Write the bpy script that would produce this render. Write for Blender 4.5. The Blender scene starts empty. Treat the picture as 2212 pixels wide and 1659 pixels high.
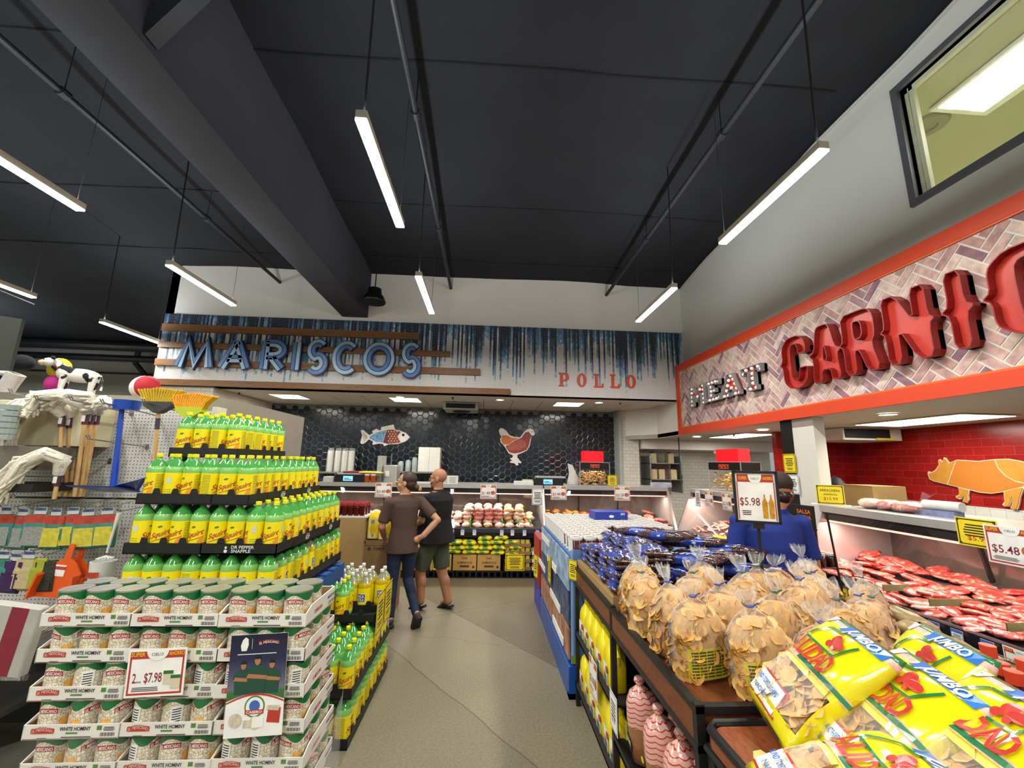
import bpy, bmesh, math, random
from mathutils import Vector, Matrix, noise
from mathutils.geometry import tessellate_polygon
PI=math.pi; rnd=random.Random(7)
S=bpy.context.scene
# ---------------------------------------------------------------- camera
CAM=Vector((0,0,1.80)); FPX=886.72
def camaxes(yaw,pitch,roll):
    f=Vector((math.sin(yaw)*math.cos(pitch),math.cos(yaw)*math.cos(pitch),math.sin(pitch)))
    r=Vector((math.cos(yaw),-math.sin(yaw),0)); u=r.cross(f)
    return math.cos(roll)*r+math.sin(roll)*u, -math.sin(roll)*r+math.cos(roll)*u, f
RR,UU,FF=camaxes(*[math.radians(a) for a in (3.353,10.871,1.109)])
cd=bpy.data.cameras.new('camera'); cam=bpy.data.objects.new('camera',cd); S.collection.objects.link(cam)
cd.sensor_width=36; cd.lens=FPX/2212*36; cd.clip_start=.02; cd.clip_end=100
cam.matrix_world=Matrix(((RR.x,UU.x,-FF.x,CAM.x),(RR.y,UU.y,-FF.y,CAM.y),(RR.z,UU.z,-FF.z,CAM.z),(0,0,0,1)))
S.camera=cam
# measuring helpers: where the sight line of a photo pixel meets a plane of the room
def ray(x,y): return RR*(x-1106)-UU*(y-829.5)+FF*FPX
def atY(x,y,Y): d=ray(x,y); return CAM+d*(Y/d.y)
def atX(x,y,X): d=ray(x,y); return CAM+d*(X/d.x)
def atZ(x,y,Z): d=ray(x,y); return CAM+d*((Z-CAM.z)/d.z)
# ---------------------------------------------------------------- exposure, world
S.view_settings.view_transform='Standard'; S.view_settings.look='None'
S.view_settings.exposure=0.08; S.view_settings.gamma=1; S.view_settings.use_curve_mapping=False
W=bpy.data.worlds.new('world'); S.world=W; W.use_nodes=True
W.node_tree.nodes['Background'].inputs[0].default_value=(.95,1,.97,1); W.node_tree.nodes['Background'].inputs[1].default_value=.34
S.cycles.max_bounces=7; S.cycles.transparent_max_bounces=16; S.cycles.caustics_reflective=False; S.cycles.caustics_refractive=False
S.cycles.use_denoising=True; S.cycles.sample_clamp_indirect=6
LIGHT=1.0
def area(name,loc,sx,sy,power,col=(1,1,.95),rot=(0,0,0),spread=PI):
    l=bpy.data.lights.new(name,'AREA'); l.shape='RECTANGLE'; l.size=sx; l.size_y=sy; l.energy=power*LIGHT; l.color=col; l.spread=spread
    o=bpy.data.objects.new(name,l); S.collection.objects.link(o); o.location=loc; o.rotation_euler=rot; return o
# sales-floor pendants (the lamps' own light; bodies come later). The store goes on behind the camera with the same rows
LAMPX=(-6.27,-3.62,-.85,2.2); LAMPS=[]
for ix,x in enumerate(LAMPX):
    for iy,y in enumerate((-4.4,-2.2,.05,2.27,4.5,6.72)):
        if (iy==5 and ix>0): continue
        LAMPS.append((x,y,ix,iy))
        area('pendant_light',(x,y+.61,3.86),.06,1.2,46,(1,1,.94))
        if iy>1: area('pendant_uplight',(x,y+.61,3.975),.06,1.2,24,(.86,.93,1),(PI,0,0))
# ---------------------------------------------------------------- materials
def lin(c):
    if isinstance(c,str):
        c=[int(c[i:i+2],16)/255 for i in (0,2,4)]
    return tuple((v/12.92 if v<=.04045 else ((v+.055)/1.055)**2.4) for v in c[:3])+(1,)
MC={}
def mat(name,col='808080',rough=.5,metal=0,var=.06,scale=12,bump=0,bscale=None,spec=.5,trans=0,emit=None,es=1,coat=0,alpha=1,ior=1.45,sss=0):
    if name in MC: return MC[name]
    m=bpy.data.materials.new(name); m.use_nodes=True; nt=m.node_tree; b=nt.nodes['Principled BSDF']
    b.inputs['Roughness'].default_value=rough; b.inputs['Metallic'].default_value=metal
    b.inputs['Specular IOR Level'].default_value=spec; b.inputs['Transmission Weight'].default_value=trans
    b.inputs['Coat Weight'].default_value=coat; b.inputs['IOR'].default_value=ior; b.inputs['Coat Roughness'].default_value=.08
    c=lin(col)
    if emit: b.inputs['Emission Color'].default_value=lin(emit); b.inputs['Emission Strength'].default_value=es
    if sss: b.inputs['Subsurface Weight'].default_value=sss; b.inputs['Subsurface Radius'].default_value=(.01,.004,.002)
    tc=nt.nodes.new('ShaderNodeTexCoord'); nz=nt.nodes.new('ShaderNodeTexNoise'); nz.inputs['Scale'].default_value=scale; nz.inputs['Detail'].default_value=4
    nt.links.new(tc.outputs['Object'],nz.inputs['Vector'])
    r=nt.nodes.new('ShaderNodeValToRGB'); e=r.color_ramp.elements; e[0].position=.3; e[1].position=.7
    e[0].color=tuple(v*(1-var) for v in c[:3])+(1,); e[1].color=tuple(min(1,v*(1+var)) for v in c[:3])+(1,)
    nt.links.new(nz.outputs['Fac'],r.inputs[0]); nt.links.new(r.outputs[0],b.inputs['Base Color'])
    if bump:
        n2=nt.nodes.new('ShaderNodeTexNoise'); n2.inputs['Scale'].default_value=bscale or scale; n2.inputs['Detail'].default_value=3
        bp=nt.nodes.new('ShaderNodeBump'); bp.inputs['Strength'].default_value=bump; bp.inputs['Distance'].default_value=.01
        nt.links.new(tc.outputs['Object'],n2.inputs['Vector']); nt.links.new(n2.outputs['Fac'],bp.inputs['Height']); nt.links.new(bp.outputs[0],b.inputs['Normal'])
    if alpha<1: b.inputs['Alpha'].default_value=alpha
    MC[name]=m; return m
class NT:   # tiny node-graph helper
    def __init__(s,name,rough=.5,spec=.5,metal=0,coat=0):
        s.m=bpy.data.materials.new(name); s.m.use_nodes=True; s.t=s.m.node_tree; s.b=s.t.nodes['Principled BSDF']
        s.b.inputs['Roughness'].default_value=rough; s.b.inputs['Specular IOR Level'].default_value=spec; s.b.inputs['Metallic'].default_value=metal; s.b.inputs['Coat Weight'].default_value=coat
        s.tc=s.t.nodes.new('ShaderNodeTexCoord'); MC[name]=s.m
    def L(s,a,b): s.t.links.new(a,b)
    def node(s,ty,ins={},**kw):
        n=s.t.nodes.new('ShaderNode'+ty)
        for k,v in kw.items(): setattr(n,k,v)
        for k,v in ins.items():
            if hasattr(v,'is_output') or isinstance(v,bpy.types.NodeSocket): s.L(v,n.inputs[k])
            else: n.inputs[k].default_value=v
        return n
    def math(s,op,a,b=0,c=None):
        d={0:a,1:b}
        if c is not None: d[2]=c
        return s.node('Math',d,operation=op).outputs[0]
    def ramp(s,fac,stops,const=False):
        n=s.node('ValToRGB',{0:fac}); cr=n.color_ramp
        if const: cr.interpolation='CONSTANT'
        while len(cr.elements)<len(stops): cr.elements.new(.5)
        for e,(p,c) in zip(cr.elements,stops): e.position=p; e.color=lin(c)
        return n.outputs[0]
    def mix(s,f,a,b,bt='MIX'):
        n=s.node('Mix',{0:f},data_type='RGBA',blend_type=bt)
        for i,v in ((6,a),(7,b)):
            if isinstance(v,bpy.types.NodeSocket): s.L(v,n.inputs[i])
            else: n.inputs[i].default_value=lin(v)
        return n.outputs[2]
    def col(s,o): s.L(o,s.b.inputs['Base Color'])
    def bump(s,h,st=.5,d=.01): s.L(s.node('Bump',{'Height':h,'Strength':st,'Distance':d}).outputs[0],s.b.inputs['Normal'])
def film(name,tint='ffffff',op=.16,rough=.12,bump=.6,scale=9,seed=0):
    g=NT(name,rough=rough,spec=.9); g.b.inputs['Base Color'].default_value=lin(tint)
    n=g.node('TexNoise',{'Vector':g.tc.outputs['Object'],'Scale':scale,'Detail':3,'Distortion':1.2})
    g.bump(n.outputs['Fac'],bump,.02)
    tr=g.node('BsdfTransparent'); ly=g.node('LayerWeight',{'Blend':.5})
    f=g.math('ADD',g.math('MULTIPLY',g.math('POWER',ly.outputs['Facing'],3),.5),op)
    mx=g.node('MixShader',{0:f}); g.L(tr.outputs[0],mx.inputs[1]); g.L(g.b.outputs[0],mx.inputs[2])
    g.L(mx.outputs[0],g.t.nodes['Material Output'].inputs[0]); return g.m
def glass(name,tint='ffffff',op=.05):
    g=NT(name,rough=.03,spec=.5); g.b.inputs['Base Color'].default_value=lin(tint)
    tr=g.node('BsdfTransparent'); gl=g.node('BsdfGlossy',{'Roughness':.02}); fr=g.node('LayerWeight',{'Blend':.5})
    f=g.math('ADD',g.math('MULTIPLY',g.math('POWER',fr.outputs['Facing'],5),.7),op); mx=g.node('MixShader',{0:f}); g.L(tr.outputs[0],mx.inputs[1]); g.L(gl.outputs[0],mx.inputs[2])
    g.L(mx.outputs[0],g.t.nodes['Material Output'].inputs[0]); return g.m
# ---------------------------------------------------------------- mesh builder
class MB:
    def __init__(s): s.v=[]; s.f=[]; s.mi=[]; s.T=Matrix.Identity(4)
    def add(s,vs,fs,m=0):
        b=len(s.v); s.v+=[s.T@Vector(v) for v in vs]
        for f in fs: s.f.append([b+i for i in f]); s.mi.append(m)
        return s
    def box(s,a,b,m=0):
        x0,y0,z0=a; x1,y1,z1=b
        return s.add([(x0,y0,z0),(x1,y0,z0),(x1,y1,z0),(x0,y1,z0),(x0,y0,z1),(x1,y0,z1),(x1,y1,z1),(x0,y1,z1)],[(0,3,2,1),(4,5,6,7),(0,1,5,4),(1,2,6,5),(2,3,7,6),(3,0,4,7)],m)
    def bbox(s,a,b,r=.01,m=0):   # box with softened vertical edges and chamfered top
        x0,y0,z0=a;x1,y1,z1=b; P=[]
        for cx,cy,a0 in ((x1-r,y1-r,0),(x0+r,y1-r,90),(x0+r,y0+r,180),(x1-r,y0+r,270)):
            for k in range(4): t=math.radians(a0+30*k); P.append((cx+r*math.cos(t),cy+r*math.sin(t)))
        cx,cy=(x0+x1)/2,(y0+y1)/2; rings=[]
        for z,i in ((z0,0),(z1-r*.6,0),(z1,r*.6)):
            rings.append([(cx+(x-cx)*(1-2*i/max(x1-x0,1e-6)),cy+(y-cy)*(1-2*i/max(y1-y0,1e-6)),z) for x,y in P])
        return s.rings(rings,m,True)
    def rings(s,R,m=0,cap=True,closed=True):
        n=len(R[0]); vs=[p for r in R for p in r]; fs=[]
        for k in range(len(R)-1):
            for i in range(n if closed else n-1):
                j=(i+1)%n; fs.append((k*n+i,k*n+j,(k+1)*n+j,(k+1)*n+i))
        if cap: fs.append(tuple(reversed(range(n)))); fs.append(tuple((len(R)-1)*n+i for i in range(n)))
        return s.add(vs,fs,m)
    def lathe(s,prof,n=20,m=0,c=(0,0,0),cap=True):
        return s.rings([[(c[0]+r*math.cos(2*PI*i/n),c[1]+r*math.sin(2*PI*i/n),c[2]+z) for i in range(n)] for r,z in prof],m,cap)
    def tube(s,P,r,n=8,m=0,cap=True):
        P=[Vector(p) for p in P]; R=[]; up=Vector((0,0,1))
        for i,p in enumerate(P):
            d=(P[min(i+1,len(P)-1)]-P[max(i-1,0)]).normalized()
            if i==0:
                a=d.cross(up if abs(d.z)<.9 else Vector((1,0,0))).normalized()
            else: a=(a-d*a.dot(d)).normalized()
            b=d.cross(a); rr=r[i] if isinstance(r,(list,tuple)) else r
            R.append([p+rr*(math.cos(2*PI*k/n)*a+math.sin(2*PI*k/n)*b) for k in range(n)])
        return s.rings(R,m,cap)
    def bar(s,p,q,w,h,m=0,up=(0,0,1)):
        p,q=Vector(p),Vector(q); d=(q-p).normalized(); u=Vector(up)
        if abs(d.dot(u))>.95: u=Vector((1,0,0))
        a=d.cross(u).normalized()*w/2; b=a.cross(d).normalized()*h/2
        return s.rings([[x+a+b,x-a+b,x-a-b,x+a-b] for x in (p,q)],m)
    def ell(s,c,r,nu=12,nv=8,m=0,f=None):
        vs=[];
        for j in range(nv+1):
            for i in range(nu):
                t=PI*j/nv; p=2*PI*i/nu; d=Vector((math.sin(t)*math.cos(p),math.sin(t)*math.sin(p),math.cos(t)))
                k=f(d) if f else 1
                vs.append((c[0]+r[0]*d.x*k,c[1]+r[1]*d.y*k,c[2]+r[2]*d.z*k))
        return s.add(vs,[(j*nu+i,(j+1)*nu+i,(j+1)*nu+(i+1)%nu,j*nu+(i+1)%nu) for j in range(nv) for i in range(nu)],m)
    def poly(s,outer,d=0,m=0,holes=(),M=None,side=None):
        """flat polygon in local xz (y = -d extruded towards the viewer), holes allowed"""
        T=M or (lambda u,v,w:(u,-w,v)); cs=[list(outer)]+[list(h) for h in holes]
        flat=[p for c in cs for p in c]; tri=tessellate_polygon([[Vector((p[0],p[1],0)) for p in c] for c in cs])
        s.add([T(p[0],p[1],d) for p in flat],tri,m)
        if d:
            for c in cs:
                n=len(c); s.add([T(p[0],p[1],0) for p in c]+[T(p[0],p[1],d) for p in c],[(i,(i+1)%n,n+(i+1)%n,n+i) for i in range(n)],m if side is None else side)
        return s
    def build(s,name,mats,parent=None,loc=None,rot=None,smooth=False,ang=None,**tags):
        me=bpy.data.meshes.new(name); me.from_pydata([tuple(v) for v in s.v],[],s.f)
        for m in (mats if isinstance(mats,(list,tuple)) else [mats]): me.materials.append(m)
        if any(s.mi): me.polygons.foreach_set('material_index',s.mi)
        bm=bmesh.new(); bm.from_mesh(me); bmesh.ops.remove_doubles(bm,verts=bm.verts,dist=1e-6); bmesh.ops.recalc_face_normals(bm,faces=bm.faces); bm.to_mesh(me); bm.free()
        if smooth:
            me.polygons.foreach_set('use_smooth',[True]*len(me.polygons)); me.set_sharp_from_angle(angle=math.radians(ang or 40))
        return link(name,me,parent,loc,rot,**tags)
def link(name,data,parent=None,loc=None,rot=None,**tags):
    o=bpy.data.objects.new(name,data); S.collection.objects.link(o); o.parent=parent
    if parent is not None: CH.setdefault(parent.name,[]).append(o)
    if loc is not None: o.location=loc
    if rot is not None: o.rotation_euler=rot
    if parent is None or 'kind' in tags or 'label' in tags: tag(o,**tags)
    return o
def tag(o,label=None,cat=None,group=None,kind=None):
    if label: o['label']=label
    if cat: o['category']=cat
    if group: o['group']=group
    if kind: o['kind']=kind
    return o
def empty(name,loc=(0,0,0),rot=(0,0,0),**tags): return link(name,None,None,loc,rot,**tags)
CH={}
def copy(src,loc=None,rot=None,parent=None,**tags):   # a thing, its parts and their sub-parts
    c=src.copy(); S.collection.objects.link(c); c.parent=parent
    if loc is not None: c.location=loc
    if rot is not None: c.rotation_euler=rot
    ks=CH.get(src.name,[]); cc=[]
    for k in ks: cc.append(copy(k,parent=c))
    CH[c.name]=cc
    if parent is None: tag(c,**tags)
    return c
USED=set()
def spawn(src,loc,rot=None,**tags):   # the first time moves the thing itself, then copies it
    if src.name not in USED:
        USED.add(src.name); src.location=loc
        if rot is not None: src.rotation_euler=rot
        return tag(src,**tags)
    return copy(src,loc,rot,**tags)
# ---------------------------------------------------------------- lettering
TC={}
def tmesh(txt,bold=0):
    k=(txt,bold)
    if k in TC: return TC[k]
    c=bpy.data.curves.new('t','FONT'); c.body=txt; c.size=1; c.resolution_u=2; c.offset=bold; c.fill_mode='FRONT' if False else 'BOTH'
    o=bpy.data.objects.new('t',c); S.collection.objects.link(o); bpy.context.view_layer.update()
    me=bpy.data.meshes.new_from_object(o.evaluated_get(bpy.context.evaluated_depsgraph_get()))
    vs=[(v.co.x,v.co.y) for v in me.vertices]; fs=[tuple(p.vertices) for p in me.polygons]
    bpy.data.objects.remove(o); bpy.data.curves.remove(c); bpy.data.meshes.remove(me)
    xs=[v[0] for v in vs] or [0,1]; x0,x1=min(xs),max(xs); ys=[v[1] for v in vs] or [0,1]
    TC[k]=([(x-x0,y) for x,y in vs],fs,x1-x0,max(ys)); return TC[k]
def text(mb,txt,u,v,h,w=None,align='c',m=0,bold=0,shear=0,rise=0,M=None,off=.0012,arc=0):
    """text with cap height h centred on (u,v) baseline v; fitted to width w; M maps (u,v,out) to local space"""
    vs,fs,tw,th=tmesh(txt,bold); sy=h/.70; sx=sy if w is None else w/tw; W_=tw*sx
    u0=u-(W_/2 if align=='c' else W_ if align=='r' else 0); T=M or (lambda a,b,c:(a,-c,b))
    out=[]
    for x,y in vs:
        a=u0+x*sx; b=y*sy; 
        if arc: b+=arc*(1-((a-u)/(W_/2))**2)
        out.append(T(a+shear*b,v+b+rise*(a-u),off))
    return mb.add(out,fs,m)
def lines(mb,u0,u1,v0,v1,n,m=0,M=None,off=.001,fill=.5,r=rnd):
    """n lines of tiny unreadable print"""
    T=M or (lambda a,b,c:(a,-c,b)); h=(v1-v0)/n
    for i in range(n):
        k=r.uniform(0,.14)*(u1-u0); b=v0+i*h
        mb.add([T(u0+k,b,off),T(u1-k,b,off),T(u1-k,b+h*fill,off),T(u0+k,b+h*fill,off)],[(0,1,2,3)],m)
def rect(mb,u0,u1,v0,v1,m=0,M=None,off=.0006,n=1):
    T=M or (lambda a,b,c:(a,-c,b))
    for i in range(n):
        a=u0+(u1-u0)*i/n; b=u0+(u1-u0)*(i+1)/n
        mb.add([T(a,v0,off),T(b,v0,off),T(b,v1,off),T(a,v1,off)],[(0,1,2,3)],m)
def cylmap(r,c=(0,0,0)): return lambda u,v,w:(c[0]+(r+w)*math.sin(u/r),c[1]-(r+w)*math.cos(u/r),c[2]+v)
STR=dict(kind='structure')
ORD=('first','second','third','fourth','fifth','sixth','seventh','eighth','ninth','tenth','eleventh','twelfth','thirteenth','fourteenth','fifteenth')
# ================================================================ THE SETTING
def ceilz(y): return 5.36+.07*(7.6-y)
def floor_mat():
    g=NT('polished_concrete',rough=.42,spec=.35); o=g.tc.outputs['Object']
    n1=g.node('TexNoise',{'Vector':o,'Scale':1.1,'Detail':5}).outputs['Fac']; n2=g.node('TexNoise',{'Vector':o,'Scale':60,'Detail':4}).outputs['Fac']
    base=g.ramp(n1,[(.3,'5f5844'),(.7,'786e56')]); sp=g.ramp(n2,[(.35,'4e4836'),(.55,'7a715a'),(.75,'938a6e')])
    c=g.mix(.45,base,sp)
    sx=g.node('SeparateXYZ',{0:o}); X,Y=sx.outputs[0],sx.outputs[1]
    # slab panels laid diagonally, saw joints between them; a pale patch in the aisle
    w=g.node('TexNoise',{'Vector':o,'Scale':2.5,'Detail':6}).outputs['Fac']; wob=g.math('MULTIPLY',g.math('SUBTRACT',w,.5),.10)
    def joint(nx,ny,d,wid,wb=1):
        a=g.math('ADD',g.math('ADD',g.math('MULTIPLY',X,nx),g.math('MULTIPLY',Y,ny)),-d)
        if wb: a=g.math('ADD',a,g.math('MULTIPLY',wob,wb))
        return a,g.math('LESS_THAN',g.math('ABSOLUTE',a),wid)
    a1,j1=joint(.80,.60,3.0,.007,.3); a2,j2=joint(-.45,.89,5.02,.005,2.2); a3,j3=joint(.80,.60,2.0,.006,.5); a4,j4=joint(1,0,-3.1,.006,0); a5,j5=joint(.3,.95,4.35,.004,3)
    side=g.math('LESS_THAN',a1,0); c=g.mix(g.math('MULTIPLY',side,.16),c,'c9bfa4'); s3=g.math('LESS_THAN',a3,0); c=g.mix(g.math('MULTIPLY',s3,.22),c,'5a5547')
    j=g.math('MAXIMUM',g.math('MAXIMUM',j1,j2),g.math('MAXIMUM',g.math('MAXIMUM',j3,j4),j5)); c=g.mix(g.math('MULTIPLY',j,.55),c,'3c382e')
    g.col(c); g.bump(n2,.08,.004); return g.m
MB().box((-14,-5,-.1),(8.6,13,0)).build('floor',floor_mat(),**STR)
# ceiling: dark insulation fabric sagging a little between the purlins
cm=mat('ceiling_fabric','14161a',.9,var=.22,scale=2.2,bump=.25,bscale=5)
b=MB(); nx,ny=90,72
def cz(x,y):
    return ceilz(y)+.03*math.sin(y*2.6+math.sin(x*.7))*math.sin(x*1.15+.4)+.02*noise.noise(Vector((x*1.3,y*1.1,0)))
vs=[(-14+17.9*i/nx,-5+18*j/ny,cz(-14+17.9*i/nx,-5+18*j/ny)) for j in range(ny+1) for i in range(nx+1)]
b.add(vs,[(j*(nx+1)+i,j*(nx+1)+i+1,(j+1)*(nx+1)+i+1,(j+1)*(nx+1)+i) for j in range(ny) for i in range(nx)])
b.build('ceiling',cm,smooth=True,**STR)
seam=mat('ceiling_seam','0c0e11',.8)
b=MB()
for y in (1.2,3.4,5.5,7.0): b.tube([(x*.5,y,cz(x*.5,y)-.006) for x in range(-26,8)],.012,5)
b.build('trim_1',seam,**STR)
black=mat('black_steel','2b2d30',.65,var=.15,scale=3); dark=mat('dark_steel','1a1c1f',.6,var=.1)
b=MB().box((-2.80,-5,4.46),(-2.33,7.62,6.3)); b.build('trim_2',mat('beam_paint','33343a',.85,var=.1,scale=1.5),**STR)
b=MB(); b.bar((-2.36,2.41,4.54),(-1.62,2.41,5.74),.11,.11); b.build('trim_3',black,**STR)
pipem=mat('pipe_black','1b1d20',.5)
for i,(x,z) in enumerate(((-.79,5.13),(2.3,5.13),(-4.03,5.10))):
    b=MB().tube([(x,-4,z),(x,7.6,z)],.03,10)
    for y in (1.5,3.5,5.5): b.tube([(x-.0,y-.04,z),(x,y+.04,z)],.045,10); b.tube([(x,y,z),(x,y,ceilz(y))],.006,4)
    b.build('sprinkler_pipe',pipem,label='black sprinkler pipe running over '+('the middle pendants to the back wall','the right-hand pendants to the back wall','the left side of the steel beam to the back wall')[i],cat='pipe')
white=mat('wall_white','e2ddd2',.75,var=.02,scale=1.2); white_gloss=mat('wall_white_gloss','d4d3c9',.32,var=.02,scale=1,spec=.45)
# ---- header over the seafood counter
b=MB().box((-6.0,7.6,3.04),(3.83,7.78,6.3)).box((-6.0,7.6,3.04),(-5.85,9.8,6.3)); b.build('wall_back',white,**STR)
def mosaic():
    g=NT('mosaic_print',rough=.45); sx=g.node('SeparateXYZ',{0:g.tc.outputs['Object']}); X,Z=sx.outputs[0],sx.outputs[2]
    cw=.034; cx=g.math('FLOOR',g.math('DIVIDE',X,cw))
    r1=g.node('TexWhiteNoise',{'W':cx},noise_dimensions='1D').outputs['Value']
    big=g.node('TexNoise',{'W':g.math('MULTIPLY',cx,.09)},noise_dimensions='1D').outputs['Fac']
    rz=g.math('FLOOR',g.math('DIVIDE',g.math('ADD',Z,g.math('MULTIPLY',r1,.5)),.055))
    cv=g.node('CombineXYZ',{0:cx,1:rz}); r2=g.node('TexWhiteNoise',{'Vector':cv.outputs[0]},noise_dimensions='2D').outputs['Value']
    t=g.math('DIVIDE',g.math('SUBTRACT',Z,3.14),1.25)
    v=g.math('ADD',g.math('ADD',t,g.math('MULTIPLY',g.math('SUBTRACT',r1,.42),.80)),g.math('ADD',g.math('MULTIPLY',g.math('SUBTRACT',r2,.5),.16),g.math('MULTIPLY',g.math('SUBTRACT',big,.5),.25)))
    c=g.ramp(v,[(0,'dedad6'),(.50,'d8d8d6'),(.56,'8fb4c4'),(.66,'5f8fae'),(.80,'3d617f'),(.92,'1f3046'),(1,'16202f')])
    fx=g.math('FRACT',g.math('DIVIDE',X,cw)); fz=g.math('FRACT',g.math('DIVIDE',g.math('ADD',Z,g.math('MULTIPLY',r1,.5)),.055))
    gr=g.math('MAXIMUM',g.math('LESS_THAN',fx,.09),g.math('LESS_THAN',fz,.06)); c=g.mix(g.math('MULTIPLY',gr,.6),c,'8d9498'); g.col(c); return g.m
MB().box((-5.99,7.585,3.14),(3.8,7.6,4.39)).box((.42,7.585,3.045),(3.62,7.6,3.14)).build('wall_back_print',mosaic(),**STR)
def wood(name,a,b_,rough=.45,sc=(1,1,1),ring=18):
    g=NT(name,rough=rough,spec=.4); mp=g.node('Mapping',{'Vector':g.tc.outputs['Object'],'Scale':sc})
    n=g.node('TexNoise',{'Vector':mp.outputs[0],'Scale':3,'Detail':6,'Distortion':1.1}).outputs['Fac']; n2=g.node('TexNoise',{'Vector':mp.outputs[0],'Scale':ring,'Detail':3}).outputs['Fac']
    g.col(g.ramp(g.math('ADD',g.math('MULTIPLY',n,.6),g.math('MULTIPLY',n2,.4)),[(.32,a),(.5,b_),(.66,a)])); g.bump(n2,.1,.003); return g.m
plankw=wood('plank_wood','6b4526','8f6236',sc=(.7,5,9))
for i,(x1,z0,z1) in enumerate(((-1.33,4.045,4.18),(-.73,3.735,3.84),(-.16,3.40,3.52),(.41,3.045,3.155))):
    MB().bbox((-5.98 if i else -5.97,7.53,z0),(x1,7.585,z1),.004).build('wooden_plank',plankw,label='stained wooden plank across the blue mosaic header, '+('topmost and shortest','second from the top','third from the top','lowest and longest')[i],cat='plank',group='planks behind the seafood sign')
# ---- soffit of the seafood area, with ceiling tiles and lights
tilec=NT('ceiling_tile',rough=.9); sx=tilec.node('SeparateXYZ',{0:tilec.tc.outputs['Object']})
lx=tilec.math('LESS_THAN',tilec.math('FRACT',tilec.math('DIVIDE',tilec.math('ADD',sx.outputs[0],.1),.61)),.03); ly=tilec.math('LESS_THAN',tilec.math('FRACT',tilec.math('DIVIDE',tilec.math('SUBTRACT',sx.outputs[1],8.17),1.22)),.014)
tilec.col(tilec.mix(tilec.math('MAXIMUM',lx,ly),'d3cdc0','8b877d'))
MB().box((-6,7.6,3.04),(3.66,8.2,3.12)).build('ceiling_soffit_back',mat('soffit_white','d8d2c6',.8,var=.02),**STR)
MB().box((-6,8.2,3.045),(3.66,9.9,3.12)).build('ceiling_tiles_back',tilec.m,**STR)
def subway(name,ca,cb,gr,w=.152,h=.076,ax=0,rough=.2,bump=.35,off=.5):
    g=NT(name,rough=rough,spec=.5); sx=g.node('SeparateXYZ',{0:g.tc.outputs['Object']})
    v=g.node('CombineXYZ',{0:sx.outputs[ax],1:sx.outputs[2]})
    br=g.node('TexBrick',{'Vector':v.outputs[0],'Scale':1,'Mortar Size':.0022,'Brick Width':w,'Row Height':h,'Color1':lin(ca),'Color2':lin(cb),'Mortar':lin(gr),'Mortar Smooth':.1},offset=off)
    g.col(br.outputs['Color']); g.bump(g.math('SUBTRACT',1,br.outputs['Fac']),bump,.002); return g.m
sub_x=subway('subway_tile_x','d9d4c8','cfcabd','8f897b'); sub_y=subway('subway_tile_y','d9d0bd','d2c9b6','948b79',ax=1)
MB().box((-5.85,7.62,0),(-4.95,7.7,3.04)).build('wall_tiled_front',sub_x,**STR)
MB().box((-5.03,7.7,0),(-4.95,9.75,3.04)).build('wall_tiled_left',sub_y,**STR)
# hexagonal tile wall
MB().box((-4.95,9.7,0),(3.03,9.8,3.05)).build('wall_hexagon',mat('hex_grout','6f716f',.8),**STR)
b=MB(); rr=.0866
for i in range(63):
    cx=-4.95+i*1.5*rr
    for k in range(13):
        z=1.28+k*.15+(.075 if i%2 else 0)
        if z>2.99 or cx>2.98: continue
        jit=rnd.uniform(-.0012,.0012)
        R=[[(cx+q*math.cos(PI/3*a),9.70-d+jit*math.cos(PI/3*a)*1.2,z+q*math.sin(PI/3*a)) for a in range(6)] for q,d in ((rr-.004,0),(rr-.005,.005),(rr-.013,.008))]
        R[-1]=[(p[0],p[1],p[2]) for p in R[-1]]
        b.rings(R,rnd.choice((0,0,1,2)))
b.build('wall_hexagon_tiles',[mat('hex_tile_a','161c24',.16,spec=.6,var=.2,bump=.06,bscale=14),mat('hex_tile_b','1c242e',.16,spec=.6,var=.2),mat('hex_tile_c','12171d',.2,spec=.6,var=.2)],**STR)
MB().box((3.03,9.32,0),(3.10,9.8,3.04)).build('trim_4',mat('grey_trim','a9aaa6',.5),**STR)
MB().box((3.10,9.35,0),(3.50,9.9,3.04)).box((3.50,9.9,0),(7.0,10.0,3.04)).build('wall_tiled_back',sub_x,**STR)
# ---- bulkheads and soffit of the meat department
b=MB(); P=[(3.64,-5),(3.64,7.60),(3.66,7.60),(3.66,8.65),(3.2,9.35),(7,9.35),(7,-5)]
b.rings([[(x,y,z) for x,y in P] for z in (2.384,2.46)]); b.build('ceiling_soffit_right',mat('soffit_tan','c9c2b2',.7,var=.02),**STR)
b=MB(); P=[(3.66,7.6),(3.66,8.65),(3.2,9.35),(3.26,9.35),(3.72,8.70),(3.72,7.6)]; b.rings([[(x,y,z) for x,y in P] for z in (2.38,3.05)]); b.build('wall_bulkhead',white,**STR)
MB().box((3.55,9.2,2.17),(7.0,9.9,2.38)).build('trim_5',mat('header_white','e2dfd4',.6,var=.02),**STR)
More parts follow.
